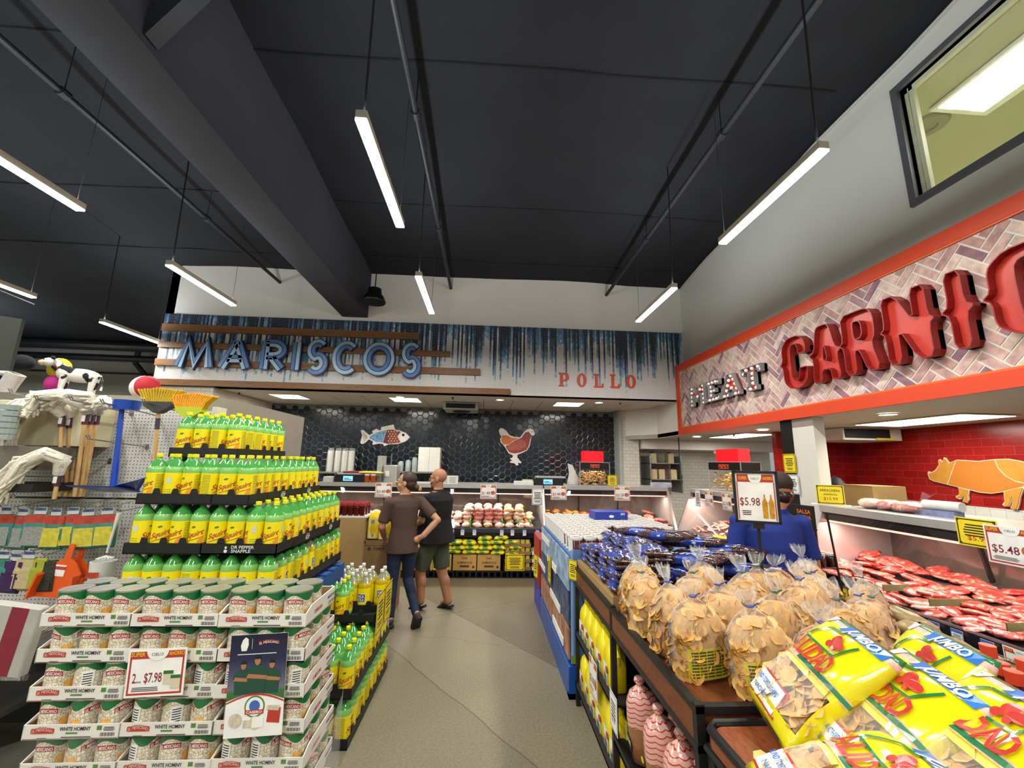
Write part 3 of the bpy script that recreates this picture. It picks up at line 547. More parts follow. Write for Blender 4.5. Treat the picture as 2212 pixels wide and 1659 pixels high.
cut('pig_decoration',mat('decor_pig_edge','e9cfae',.5),(1780,820,5.12),pigO,[('head_patch',mat('decor_ochre','c98c35',.5,var=.1),[(1155,1040),(1172,1095),(1212,1118),(1362,1158),(1455,893),(1382,928),(1343,880),(1325,872),(1310,918),(1277,890),(1270,900),(1278,942),(1238,1008),(1195,1033)]),('middle_patch',pgm.m,[(1372,1158),(1466,893),(1560,898),(1700,908),(1885,888),(1925,985),(2010,1070),(2120,1130),(2212,1150),(2212,1175),(2000,1225),(1960,1238),(1850,1253),(1720,1241),(1606,1212),(1480,1182)]),('rump_patch',mat('decor_ochre','c98c35'),[(1897,888),(2030,883),(2150,903),(2240,925),(2320,985),(2370,1090),(2325,1190),(2225,1165),(2225,1140),(2120,1120),(2015,1060),(1935,980)]),('front_leg_patch',mat('decor_ochre','c98c35'),[[(1490,1192),(1598,1222),(1588,1290),(1592,1330),(1578,1355),(1540,1342),(1560,1300),(1545,1270),(1525,1310),(1470,1300),(1500,1280)]]),('hind_leg_patch',mat('decor_ochre','c98c35'),[[(1995,1240),(2120,1205),(2200,1195),(2162,1300),(2150,1380),(2132,1428),(2100,1432),(2072,1418),(2092,1380),(2092,1300),(2078,1300),(2045,1396),(1992,1392),(2010,1350)]])],XP,lambda cx,cz_:(lambda u,v,d:(5.99-d,-(cx+u),cz_+v)),'ochre pig cut-out mounted on the red tile wall')
# hanging AC cassette in the meat department with yellow strip
ac=empty('wall_air_unit',(5.42,5.85,2.295),label='white wall unit with dark louvres under the soffit before the red tiles',cat='air unit')
MB().bbox((-.42,-.35,-.085),(.46,.35,.085),.02).build('housing',mat('unit_white2','cfcbc0',.5),ac)
b=MB(); 
for k in range(5): b.box((-.40,-.362,-.055+k*.026),(.27,-.35,-.045+k*.026))
b.box((-.40,-.356,-.06),(.27,-.35,.07)); b.build('louvre',dark,ac); MB().box((.05,-.375,-.078),(.33,-.352,-.055)).build('yellow_strip',mat('strip_yellow','d8c23a',.5),ac)
# ================================================================ DISPLAY CASES
steel=mat('brushed_steel','c6c4be',.34,metal=.6,var=.08,scale=6); blackp=mat('case_black','121314',.4,var=.1); deckm=mat('case_deck','3a3b3c',.35); cg=glass('case_glass','f4faf6',.035); backg=mat('case_back','6e665d',.12,metal=.3,var=.4,scale=2.5)
pinkl=mat('case_light','ffffff',.5,emit='ff9a80',es=1.7); mull=mat('case_mullion','1b1b1c',.35)
def case(L,loc,rz,label,splits,ends=(1,1),lightc=(1,.80,.72),power=22):
    c=empty('display_case',loc,(0,0,rz),label=label,cat='display case')
    MB().box((0,.34,0),(L,1.06,.60)).box((0,.10,.60),(L,1.06,.66)).build('base',blackp,c)
    b=MB(); b.rings([[(x,.0,.60),(x,-.01,.68),(x,.0,.74),(x,.05,.745),(x,.05,.60)] for x in (0,L)]); b.build('bumper',mat('case_bumper','17181a',.3),c)
    MB().rings([[(x,.05,.655),(x,.05,.70),(x,.92,.90),(x,.92,.655)] for x in (0,L)]).build('deck',deckm,c)
    MB().bbox((0,.27,1.375),(L,1.06,1.42),.006).box((0,.265,1.36),(L,.30,1.425)).build('counter_top',steel,c)
    MB().box((0,.31,1.28),(L,.40,1.372)).build('valance',mat('case_valance','2a2d2c',.2),c)
    MB().box((.03,.315,1.262),(L-.03,.385,1.28)).build('light_strip',pinkl,c)
    MB().box((0,1.0,.66),(L,1.03,1.37)).build('back_panel',backg,c)
    g=0
    xs=[0]+list(splits)+[L]
    for a,z in zip(xs,xs[1:]):
        MB().rings([[(x,.025,.745),(x,.295,1.36),(x,.301,1.36),(x,.031,.745)] for x in (a+.006,z-.006)]).build('glass_panel',cg,c)
    for x in splits: MB().bar((x,.96,.9),(x,.86,1.36),.035,.02).build('mullion',mull,c)
    for e,x in zip(ends,(0,L)):
        if e: MB().rings([[(x+q,.0,.60),(x+q,.025,.75),(x+q,.295,1.37),(x+q,1.04,1.37),(x+q,1.04,.60)] for q in (-.012,.012)]).build('end_frame',cg if e==2 else steel,c); MB().bar((x,.02,.74),(x,.29,1.365),.04,.03).build('end_post',steel,c)
    T=Matrix.Rotation(rz,3,'Z'); n=max(1,round(L/1.3))
    for k in range(n):
        p=Vector(loc)+T@Vector((L*(k+.5)/n,.37,1.255)); area('case_lamp',p,L/n*.9,.05,power*L/n/1.3,lightc,(-.15 if 0 else 0,0,rz))
    return c
case(3.85,(-2.85,7.02,0),0,'long steel and glass service case with poultry in front of the hexagon wall',(1.0,2.2,3.1),(1,1),(1,.86,.76),15)
case(2.20,(1.02,7.02,0),0,'service case with orange marinated meats right of the poultry case',(.75,1.5),(0,1),(1,.86,.76),15)
case(2.1,(3.27,7.12,0),-PI/2,'service case with meat strips running from the corner to the column',(.7,1.4),(1,1),(1,.72,.62),20)
case(5.6,(3.27,4.30,0),-PI/2,'long service case full of raw beef in front of the red tile wall',(.9,2.0,3.2,4.4),(1,1),(1,.66,.58),20)
# ================================================================ PRICE CARDS
red=mat('card_red','b3342c',.5); maroon=mat('print_maroon','7d2430',.5); yel=mat('card_yellow','ecd21c',.5); cardw=mat('card_white','ebe9e2',.5); ink=mat('print_black','26262a',.6); gold=mat('card_gold','e6b52a',.5); bluep=mat('card_blue','3f68b0',.5); foodm=mat('food_print','b5663e',.6,var=.4,scale=60); greenp=mat('print_green','4d7c3c',.6); redp=mat('print_red','b5382c',.5)
def card(name,w,h,loc,rz,label,kind,price='',title='',tilt=0,group=None,pic=foodm,logo=1):
    o=empty(name,loc,(tilt,0,rz),label=label,cat='sign',group=group)
    MB().box((-w/2,-.001,0),(w/2,.001,h)).build('panel',yel if kind=='y' else cardw,o)
    bd=MB(); tx=MB(); e=.035*w
    bm_={'r':red,'y':ink,'b':bluep}[kind]
    for (a,b_,c,d) in ((-w/2+e,w/2-e,e,e*1.9),(-w/2+e,w/2-e,h-e*1.9,h-e),(-w/2+e,-w/2+e*1.9,e*1.9,h-e*1.9),(w/2-e*1.9,w/2-e,e*1.9,h-e*1.9)): rect(bd,a,b_,c,d,0,off=.0014)
    if kind=='r':
        rect(bd,-w/2+e,w/2-e,h*.80,h-e,0,off=.0016); bd.build('border',bm_,o)
        if logo:
            hc_=MB(); hc_.poly([(.19*w*math.cos(t),h*.97+.22*h*math.sin(t)) for t in [PI+PI*i/12 for i in range(13)]],0,0,(),lambda u,v,d:(u,-.0022,v)); hc_.build('logo_patch',cardw,o)
            t1=MB(); text(t1,'SUPER',-w*.33,h*.855,h*.085,w*.24,off=.0024,bold=.02); text(t1,'AHORRO',w*.33,h*.855,h*.085,w*.27,off=.0024,bold=.02); t1.build('header_lettering',gold,o)
            text(tx,'CIELO',0,h*.86,h*.06,w*.2,off=.0028,m=1)
        text(tx,price,-w*.14,h*.30,h*.2,w*.5,off=.0016,bold=.01); lines(tx,-w*.42,w*.1,h*.12,h*.22,3,1,off=.0014)
        if pic: q=MB(); q.ell((w*.28,-.0012,h*.42),(w*.14,.0006,h*.14),14,8); q.build('food_picture',pic,o)
        tx.build('lettering',[maroon,ink],o)
    else:
        for s in (-1,1):
            for v in (e,h-e*2.6): rect(bd,s*(w/2-e*1.8)-e*.9,s*(w/2-e*1.8)+e*.9,v,v+e*1.8,0,off=.0018)
        bd.build('border',bm_,o)
        if title: text(tx,title,0,h*.66,h*.12,w*.72,off=.0016,bold=.012,m=1); lines(tx,-w*.3,w*.3,h*.48,h*.56,2,1,off=.0014)
        else: lines(tx,-w*.34,w*.34,h*.36,h*.82,5,1,off=.0014)
        if price: text(tx,price,0,h*.22,h*.15,w*.5,off=.0016,m=0,bold=.012)
        else: lines(tx,-w*.3,w*.3,h*.16,h*.30,2,1,off=.0014)
        tx.build('lettering',[redp,ink],o)
    return o
def small_tag():
    o=empty('price_tag'); MB().box((-.03,-.001,-.095),(.03,.001,0)).build('panel',cardw,o)
    b=MB(); rect(b,-.03,.03,-.016,0,1,off=.0015); rect(b,-.03,-.0265,-.095,-.016,1,off=.0015); rect(b,.0265,.03,-.095,-.016,1,off=.0015); lines(b,-.024,.024,-.048,-.02,4,2,off=.0013); text(b,'$5.99',0,-.072,.015,.04,off=.0014,bold=.02); b.build('print',[redp,bluep,ink],o); return o
# ================================================================ HOMINY CANS
hom=NT('hominy_photo',rough=.35,coat=.3); vo=hom.node('TexVoronoi',{'Vector':hom.tc.outputs['Object'],'Scale':95,'Randomness':.9}); vd=hom.node('TexVoronoi',{'Vector':hom.tc.outputs['Object'],'Scale':95,'Randomness':.9},feature='DISTANCE_TO_EDGE')
hom.col(hom.mix(hom.ramp(vd.outputs['Distance'],[(.0,'000000'),(.12,'ffffff')]),'9c8a68',hom.ramp(vo.outputs['Color'],[(.2,'d6cbb0'),(.8,'f0e8d6')]))); hom.bump(vd.outputs['Distance'],.1)
cang=mat('can_green','1d6b3c',.3,coat=.3); canr=mat('can_red','a0222c',.35); tin=mat('can_tin','cfcdc3',.28,metal=.85,var=.04); picy=mat('can_picture','d8a24a',.4,var=.35,scale=40)
can=empty('hominy_can'); MB().lathe([(.048,0),(.0515,.002),(.0515,.004),(.050,.006),(.050,.113),(.0515,.115),(.0515,.117),(.0515,.118)],28).build('tin_body',tin,can,smooth=True)
b=MB().lathe([(.0505,.1185),(.0485,.1185),(.0475,.115),(.040,.1152),(.039,.1165),(.037,.1152),(.028,.1152),(.027,.1165),(.025,.1152),(.012,.1155),(.0,.1155)],28,cap=False); b.build('lid',tin,can,smooth=True,ang=30)
b=MB(); r=.0504; M=cylmap(r)
for i in range(28): a=2*PI*r*i/28; a2=2*PI*r*(i+1)/28; b.add([M(a,.006,0),M(a2,.006,0),M(a2,.113,0),M(a,.113,0)],[(0,1,2,3)],0)
for i in range(36):
    a=2*PI*r*i/36; a2=2*PI*r*(i+1)/36; w_=lambda q:.094+.012*math.cos(3*q/r); b.add([M(a,w_(a),.0003),M(a2,w_(a2),.0003),M(a2,.113,.0003),M(a,.113,.0003)],[(0,1,2,3)],1)
for c0 in (0,2*PI*r*.36):
    for i in range(10): a=c0-.034+.0068*i; v=lambda q:.070+.006*math.cos((q-c0)/.022); b.add([M(a,v(a),.0006),M(a+.0068,v(a+.0068),.0006),M(a+.0068,v(a+.0068)+.016,.0006),M(a,v(a)+.016,.0006)],[(0,1,2,3)],2)
    text(b,'EL MEXICANO',c0,.0725,.0105,.062,m=3,bold=.015,M=M,off=.001,arc=.006)
c0=2*PI*r*.18; 
for i in range(6): a=c0-.016+.0055*i; b.add([M(a,.012,.0006),M(a+.0055,.012,.0006),M(a+.0055,.05+.004*(i%3),.0006),M(a,.05+.004*((i+1)%3),.0006)],[(0,1,2,3)],4)
c0=2*PI*r*.72
for i in range(6): a=c0-.018+.006*i; b.add([M(a,.01,.0006),M(a+.006,.01,.0006),M(a+.006,.09,.0006),M(a,.09,.0006)],[(0,1,2,3)],3)
for k in range(9): rect(b,c0-.014,c0+.013,.014+k*.008,.0175+k*.008,5,M,.0009,3)
b.build('paper_label',[hom.m,cang,canr,cardw,picy,ink],can,smooth=True,ang=25)
# cartons
carw=mat('carton_white','d9d5ca',.6,var=.04,scale=6); kraft=mat('carton_kraft','8a6b49',.8,var=.1)
def carton(L,D,h0,h1,front):
    o=empty('hominy_carton'); t=.004
    b=MB().box((0,0,0),(L,D,.004),1).box((0,0,0),(L,t,h0)).box((0,D-t,0),(L,D,h1))
    for x in (0,L-t):
        b.rings([[(x+q,0,0),(x+q,0,h0),(x+q,.05,h1),(x+q,D,h1),(x+q,D,0)] for q in (0,t)])
    b.box((t,t,.004),(L-t,t+.001,h0-.002),1).box((t,t,.004),(t+.001,D-t,h0),1).box((L-t-.001,t,.004),(L-t,D-t,h0),1).box((t,D-t-.001,.004),(L-t,D-t,h1-.002),1); b.build('box',[carw,kraft],o)
    p=MB(); M=lambda u,v,w:(u,-w,v); rect(p,.03,.105,.020,.036,1,M,.0012,4)
    text(p,'EL MEXICANO',.067,.022,.012,.078,m=1,bold=.03,off=.0014,arc=.007); text(p,'EL MEXICANO',.067,.0225,.009,.068,m=3,bold=.0,off=.0020,arc=.006)
    text(p,'WHITE HOMINY',.175,.028,.012,.105,bold=.02,shear=.0); rect(p,.145,.185,.017,.0225,2); lines(p,.13,.235,.006,.012,1,0); lines(p,.05,.085,.005,.0085,1,0)
    for k in range(14): rect(p,.262+k*.0036,.262+k*.0036+(.0022 if k%3 else .0013),.008,.02,0)
    lines(p,.27,.31,.026,.04,4,0); rect(p,.248,.265,.028,.042,2); p.build('print',[ink,redp,greenp,carw],o)
    p=MB(); M=lambda u,v,w:(L+w,u,v); text(p,'EL MEXICANO',.12,.022,.014,.08,m=1,bold=.02,M=M); text(p,'WHITE HOMINY',.28,.034,.012,.13,bold=.02,M=M); lines(p,.22,.35,.01,.024,3,0,M); p.build('side_print',[ink,redp],o)
    return o
CL=.326; cart=carton(CL,.30,.047,.066,0); ct=carton
HX,HY,HZ=-1.655,1.78,1.163
for lay in range(10):
    z=HZ-.1215*lay; sh=.010*min(lay,5)
    for t in range(3):
        x0=HX+sh+t*.3285+(.006,.0,-.004)[t]; yj=rnd.uniform(-.006,.006)
        spawn(cart,(x0,HY+yj,z),(0,0,rnd.uniform(-.008,.008)),label='white printed carton tray of hominy cans, %s column, %s'%(('left','middle','right')[t],('top layer' if lay==0 else '%s layer from the top'%('','second','third','fourth','fifth','sixth','seventh','eighth','ninth','tenth')[lay])),cat='carton')
        for i in range(3):
            for k in range(3):
                if lay>0 and not (k==0 or (t==2 and i==2)): continue
                if lay==0 and k==2: continue
                if lay>5 : continue
                a=rnd.choice((0,.08,-.1,.15,.9,-1.1,1.4,-.5,0,2.2)) if lay else rnd.choice((-.12,0,.06,-.2))
                spawn(can,(x0+.06+i*.1035,HY+yj+.056+k*.1,z+.0045),(0,0,a),label='white hominy can, %s layer from the top, %s row, %s from the left'%(ORD[lay],('front','second','third')[k],ORD[t*3+i]),cat='can',group='hominy cans, layer %d of the stack'%min(lay+1,5))
# shrink film that still hangs on the lower layers
wrapf=film('shrink_film','f4f6f4',.02,.15,.8,6)
b=MB(); P=[(HX-.01,HY-.012),(HX+1.04,HY-.012),(HX+1.05,HY+.33)]
vs=[];n=0
for j in range(9):
    z=.12+j*.082; 
    for i in range(25):
        t=i/24*2; s=min(int(t),1); f=t-s; x=P[s][0]+(P[s+1][0]-P[s][0])*f; y=P[s][1]+(P[s+1][1]-P[s][1])*f
        x+= .03*(j/8)*(-1 if s==0 and f<.1 else 0); vs.append((x+.004*math.sin(i*3+j),y-.003*math.sin(i*2.1+j*1.3),z+(.05*math.sin(i*.55)*j/8)))
b.add(vs,[(j*25+i,j*25+i+1,(j+1)*25+i+1,(j+1)*25+i) for j in range(8) for i in range(24)]); ob=b.build('shrink_wrap',wrapf,smooth=True,ang=180,label='clear shrink film around the lower layers of hominy cartons',cat='film')
MB().box((HX+.03,HY+.01,.0),(HX+1.03,HY+.36,.068)).build('black_pallet',blackp,label='black pallet under the stack of hominy cartons',cat='pallet')
def onfront(x,y,Y=HY-.022): return atY(x,y,Y)
p=onfront(335,1505); s1=card('price_sign',.205,.158,(p.x-.008,HY-.02,p.z),0,'white and red sale sign reading 2 for $7.98 on the hominy stack','r',price='2... $7.98',pic=None)
for k,(dx,dz) in enumerate(((.045,.085),(.072,.07))):
    b=MB().lathe([(.017,0),(.017,.045)],16); o=b.build('can_picture',mat('can_print','cfc3a8',.5),s1); o.scale=(1,.05,1); o.location=(dx,-.0022-.0006*k,dz-.045)
    b=MB(); rect(b,dx-.017,dx+.017,dz-.012,dz-.001,0,off=.0032+.0006*k); b.build('can_picture_band',cang,s1)
s1.rotation_euler=(0,-.045,0)
# poster with three players
pw,ph=.205,.34; p=onfront(546,1592); ps=empty('poster',(p.x,HY-.024,p.z+.002),(0,-.05,0),label='dark blue and white poster with three green-shirted players on the hominy stack',cat='poster')
sky=NT('poster_sky',rough=.4); sx=sky.node('SeparateXYZ',{0:sky.tc.outputs['Object']}); sky.col(sky.ramp(sky.math('DIVIDE',sx.outputs[2],ph),[(.33,'2f6b30'),(.43,'3c6a3a'),(.46,'6c6a78'),(.6,'4a4a68'),(.75,'232645'),(1,'14172f')]))
MB().box((-pw/2,-.001,.0),(pw/2,.001,ph)).build('panel',cardw,ps)
b=MB(); b.poly([(-pw/2,.125)]+[(-pw/2+pw*i/10,.118+.024*math.sin(PI*i/10)) for i in range(11)]+[(pw/2,ph),(-pw/2,ph)],0,0,(),lambda u,v,d:(u,-.0015,v)); b.build('print_sky',sky.m,ps)
b=MB(); b.poly([(-pw/2,.116)]+[(-pw/2+pw*i/10,.109+.026*math.sin(PI*i/10)) for i in range(11)]+[(-pw/2+pw*i/10,.114+.028*math.sin(PI*i/10)) for i in range(10,-1,-1)],0,0,(),lambda u,v,d:(u,-.0018,v)); b.build('print_band',redp,ps)
jers=mat('jersey_green','1f4a38',.5); skinp=mat('print_skin','a8714f',.5); hairp=mat('print_hair','1e1815',.6); M0=lambda d0:(lambda u,v,d:(u,-d0,v))
fg=MB()
for x,s,z in ((-.05,.88,.14),(.052,.88,.14),(0,1,.142)):
    d=.0022 if s<1 else .0030
    fg.poly([(x-.030*s,z),(x-.034*s,z+.05*s),(x-.04*s,z+.06*s),(x-.034*s,z+.082*s),(x-.01*s,z+.094*s),(x+.01*s,z+.094*s),(x+.034*s,z+.082*s),(x+.04*s,z+.06*s),(x+.034*s,z+.05*s),(x+.03*s,z)],0,0,(),M0(d))
    fg.poly([(x-.038*s,z+.052*s),(x+.034*s,z+.045*s),(x+.038*s,z+.057*s),(x-.03*s,z+.066*s)],0,1,(),M0(d+.0003))
    fg.poly([(x+.011*s*math.cos(t*PI/8),z+.109*s+.016*s*math.sin(t*PI/8)) for t in range(16)],0,1,(),M0(d+.0003)); fg.poly([(x+.012*s*math.cos(t*PI/8),z+.114*s+.013*s*math.sin(t*PI/8)) for t in range(0,9)],0,2,(),M0(d+.0006))
fg.build('printed_players',[jers,skinp,hairp],ps)
b=MB(); b.poly([(-.062,.285),(-.044,.285),(-.038,.305),(-.040,.325),(-.05,.332),(-.06,.322),(-.066,.303)],0,0,(),M0(.0018)); rect(b,-.0255,-.0245,.29,.326,0,off=.0018); text(b,'EL MEXICANO',.036,.303,.011,.075,m=1,bold=.04,off=.0018,arc=.006); text(b,'EL MEXICANO',.036,.3035,.008,.068,m=0,off=.0024,arc=.005); rect(b,-.075,.065,.272,.2745,0,off=.0018); b.build('print_top',[cardw,redp],ps)
b=MB(); b.poly(circ(.0,.098,.036,20),0,2,(),M0(.002)); b.poly(circ(.0,.098,.031,20),0,0,(),M0(.0023)); b.poly(circ(0,.1,.019,16),0,3,(),M0(.0026)); rect(b,-.033,.033,.074,.088,1,off=.003); text(b,'CASERO',0,.077,.008,.055,m=0,off=.0034,bold=.02); b.poly(circ(-.065,.055,.024,12),0,4,(),M0(.002)); b.poly([(-.038,.03),(-.012,.03),(-.01,.055),(-.036,.055)],0,4,(),M0(.0022)); rect(b,-.006,.035,.03,.065,0,off=.0024); b.poly(circ(.005,.045,.022,14),0,4,(),M0(.0023)); b.poly([(.045,.045),(.09,.04),(.094,.09),(.05,.095)],0,1,(),M0(.002)); b.poly([(.042,.085),(.086,.08),(.09,.098),(.046,.1)],0,4,(),M0(.0024)); b.build('print_products',[cardw,redp,greenp,bluep,mat('print_tan','c9bda6',.5,var=.2,scale=80)],ps)
# ================================================================ SODA
liq=mat('soda_green','8ccc6c',.12,trans=.15,var=.05,coat=.6,spec=.6); neck=mat('bottle_green_clear','52ad50',.06,trans=.3,var=.05,coat=.8,spec=.7); laby=mat('soda_label','f0dc08',.28,var=.02,coat=.3); capy=mat('cap_yellow','e8de12',.35); labo=mat('soda_label_orange','ee9a2a',.3)
def bottle(name,mb_,mn,mc,ml,kind):
    o=empty(name)
    b=MB().lathe([(.0,.006),(.040,.0),(.050,.010),(.0525,.03),(.0515,.034),(.0515,.172),(.0525,.178),(.0525,.192),(.050,.204),(.0475,.211)],20); b.build('body',mb_,o,smooth=True)
    MB().lathe([(.0475,.211),(.041,.222),(.030,.238),(.019,.251),(.0145,.258),(.0145,.272)],20).build('shoulder',mn,o,smooth=True)
    MB().lathe([(.0165,.268),(.017,.271),(.0165,.287),(.014,.289),(0,.289)],16).build('cap',mc,o,smooth=True,ang=30)
    b=MB(); r=.0519; M=cylmap(r); C=2*PI*r
    for i in range(20): b.add([M(C*i/20,.034,0),M(C*(i+1)/20,.034,0),M(C*(i+1)/20,.176,0),M(C*i/20,.176,0)],[(0,1,2,3)],0)
    if kind=='s':
        for c0 in (0,C*.5):
            text(b,'Squirt',c0,.088,.032,.094,m=1,bold=.02,rise=.32,shear=.25,M=M,off=.0008)
            for i in range(6): a=c0-.04+i*.0145; v=.070+.32*(a-c0); b.add([M(a,v,.0008),M(a+.0145,v+.0046,.0008),M(a+.0145,v+.0085,.0008),M(a,v+.004,.0008)],[(0,1,2,3)],1)
            b.add([M(c0-.005+.012*math.cos(t*PI/5),.142+.006*math.sin(t*PI/5)+.002*math.cos(t*PI/5),.0008) for t in range(10)],[tuple(range(10))],2)
            for q in range(3): b.add([M(c0+.022+q*.01,.036,.0004),M(c0+.032+q*.01,.036,.0004),M(c0+.032+q*.01,.075+q*.012,.0004),M(c0+.022+q*.01,.065+q*.012,.0004)],[(0,1,2,3)],4)
        for q in range(14): rect(b,C*.25-.022,C*.25+.022,.044+q*.009,.0475+q*.009,5,M,.0007,4)
        rect(b,C*.75-.012,C*.75+.012,.112,.15,3,M,.0008,2); rect(b,C*.75-.02,C*.75+.02,.05,.053,5,M,.0007,3); rect(b,C*.75-.02,C*.75+.02,.062,.065,5,M,.0007,3); rect(b,C*.75-.02,C*.75+.02,.074,.077,5,M,.0007,3)
        b.build('label',[laby,redp,greenp,mat('barcode_grey','c8cfc0',.5),labo,mat('label_print','8a8a18',.5)],o,smooth=True,ang=25)
    else:
        for c0 in (0,C*.5):
            for q in range(6): a=c0-.036+q*.012; b.add([M(a,.07,.0006),M(a+.012,.07,.0006),M(a+.012,.135,.0006),M(a,.135,.0006)],[(0,1,2,3)],2); 
            for q in range(6): a=c0-.033+q*.011; b.add([M(a,.074,.001),M(a+.011,.074,.001),M(a+.011,.131,.001),M(a,.131,.001)],[(0,1,2,3)],1)
            text(b,'INCA',c0,.105,.02,.052,m=2,bold=.03,M=M,off=.0014); text(b,'KOLA',c0,.08,.02,.052,m=2,bold=.03,M=M,off=.0014)
        b.build('label',[laby,mat('inca_blue','1f3f93',.4),cardw],o,smooth=True,ang=25)
    return o
sq=bottle('squirt_soda_bottle'.replace('squirt_',''),liq,neck,capy,laby,'s'); ik=bottle('yellow_soda_bottle',mat('soda_yellow','d6b80c',.1,trans=.15,coat=.6),mat('bottle_clear','b9b98e',.05,trans=.5,coat=.8,spec=.7),mat('cap_white','e6e6e4',.35),laby,'i')
trm=mat('tray_black','17181a',.5,var=.08); P_=.108
TR={}
def tray(nx,ny,h=.062,logo=None):
    k=(nx,ny,logo)
    if k in TR: return TR[k]
    o=empty('bottle_tray'); L,D=nx*P_,ny*P_
    b=MB().box((0,0,0),(L,D,.008)).box((0,0,0),(L,.005,h)).box((0,D-.005,0),(L,D,h)).box((0,0,0),(.005,D,h)).box((L-.005,0,0),(L,D,h))
    def tab(x,y,ax):
        w=.022; p=[(-w,h-.002),(w,h-.002),(w*.75,h+.024),(w*.5,h+.030),(-w*.5,h+.030),(-w*.75,h+.024)]
        if ax==0: b.rings([[(x+u,y+q,v) for u,v in p] for q in (0,.004)])
        else: b.rings([[(x+q,y+u,v) for u,v in p] for q in (0,.004)])
    for i in range(nx+1):
        if 0<i<nx: tab(i*P_,0,0); tab(i*P_,D-.005,0)
    for i in range(1,ny): tab(0,i*P_,1); tab(L-.005,i*P_,1)
    for i in range(nx):
        for j in range(ny): b.lathe([(.045,.012),(.047,.008)],12,c=((i+.5)*P_,(j+.5)*P_,0))
    b.build('shell',trm,o)
    if logo:
        t=MB()
        if logo=='DP':
            text(t,'DR PEPPER',L*.55,.034,.017,.13,bold=.015); text(t,'SNAPPLE',L*.53,.012,.017,.11,bold=.015); t.poly(circ(L*.33,.040,.007,10),0,0,(),lambda u,v,d:(u,-.0015,v)); t.poly(circ(L*.33,.02,.010,10),0,0,(),lambda u,v,d:(u,-.0015,v))
        else: text(t,'KDP',D*.5,.018,.026,.06,bold=.03,M=lambda u,v,w:(L+w,u,v)); lines(t,D*.5-.03,D*.5+.03,.05,.056,1,M=lambda u,v,w:(L+w,u,v))
        t.build('lettering',mat('tray_print','d8d8d4',.5),o)
    TR[k]=o; return o
TN=('topmost tier of the soda pyramid','second tier of the soda pyramid','third tier of the soda pyramid','fourth tier of the soda pyramid')
def put_bottle(proto,x,y,z,lab,grp,rc=None):
    if rc: lab='%s, %s row, %s from the %s'%(lab,ORD[rc[0]],ORD[rc[1]],rc[2])
    spawn(proto,(x+rnd.uniform(-.0015,.0015),y+rnd.uniform(-.0015,.0015),z+.010),(0,0,rnd.choice((0,0,0,.25,-.3,-.45,.4,PI/2,-PI/2,1.9,PI))+rnd.uniform(-.1,.1)),label=lab,cat='bottle',group=grp)
# (x0, y0, base z, columns, rows, rows of visible ring)
TIERS=[(-2.055,2.83,1.795,4,6),(-2.075,2.665,1.517,6,10),(-2.085,2.65,1.239,8,10),(-2.085,2.64,.961,8,11)]
for k,(x0,y0,z,nx,ny) in enumerate(TIERS):
    # trays: full-width pairs in front, then trays two wide down the aisle side
    lay=[]; c=0
    while c<nx: w=min(4,nx-c); lay.append((c,0,w,2)); c+=w
    r=2
    while r<ny: d=min(4,ny-r); lay.append((nx-2,r,2,d)); lay.append((0,r,nx-2,d)); r+=d
    seen=0
    for (c,r,w,d) in lay:
        lg='DP' if (k==2 and c==4 and r==0) else ('KDP' if (w==2 and d==4 and k in(1,2)) and c==nx-2 else None)
        t=tray(w,d,logo=lg); side='at the front left' if (c==0 and r==0) else 'at the front right' if r==0 else ('on the aisle side, nearer' if r==2 else 'on the aisle side, farther') if c==nx-2 else 'inside, behind the front bottles'
        spawn(t,(x0+c*P_,y0+r*P_,z),(0,0,0),label='black plastic bottle tray in the %s %s'%(TN[k].replace(' of the soda pyramid',''),side),cat='tray',group='black trays of the soda pyramid')
    for i in range(nx):
        for j in range(ny):
            if k==0 or j<2 or i>=nx-2 or (i==0 and j<4):
                kola=(k==3 and i==nx-1 and j==5)
                put_bottle(ik if kola else sq,x0+(i+.5)*P_,y0+(j+.5)*P_,z,'lone yellow cola bottle on the fourth tier' if kola else 'green soda bottle, '+('topmost','second','third','fourth')[k]+' pyramid tier','green soda bottles, '+TN[k],(j,i,'left'))
# blue pallet that carries the pyramid, over a filled base
blue=mat('pallet_blue','1c4683',.6,var=.18,scale=9); 
bp=empty('blue_pallet',(-2.10,2.63,.80),label='blue wooden pallet under the soda pyramid',cat='pallet')
b=MB(); 
for k in range(8): b.box((0,.0+k*.155,.12),(.92,.10+k*.155,.14))
b.build('deck_boards',blue,bp); b=MB()
for x in (0,.42,.84): b.box((x,0,.03),(x+.08,1.19,.12))
b.build('stringer',blue,bp); MB().box((0,0,.01),(.92,.1,.03)).box((0,1.09,.01),(.92,1.19,.03)).build('base_board',blue,bp)
for k in range(3): put_t=spawn(tray(4,2),(-2.07+.0,2.66,.0+k*.27),(0,0,0),label='black bottle tray in the hidden base under the blue pallet, left',cat='tray',group='base trays'); spawn(tray(4,2),(-2.07+.43,2.66,.0+k*.27),(0,0,0),label='black bottle tray in the hidden base under the blue pallet, right',cat='tray',group='base trays')
for k in range(3):
    for i in (0,3,7):
        put_bottle(sq,-2.07+(i+.5)*P_,2.66+.05,k*.27,'green soda bottle, base layer %s'%ORD[k],'green soda bottles in the base',(0,i,'left'))
MB().box((-2.05,2.9,0),(-1.22,3.8,.805)).build('stacked_crate',trm,label='black crates filling the base under the blue pallet',cat='crate')
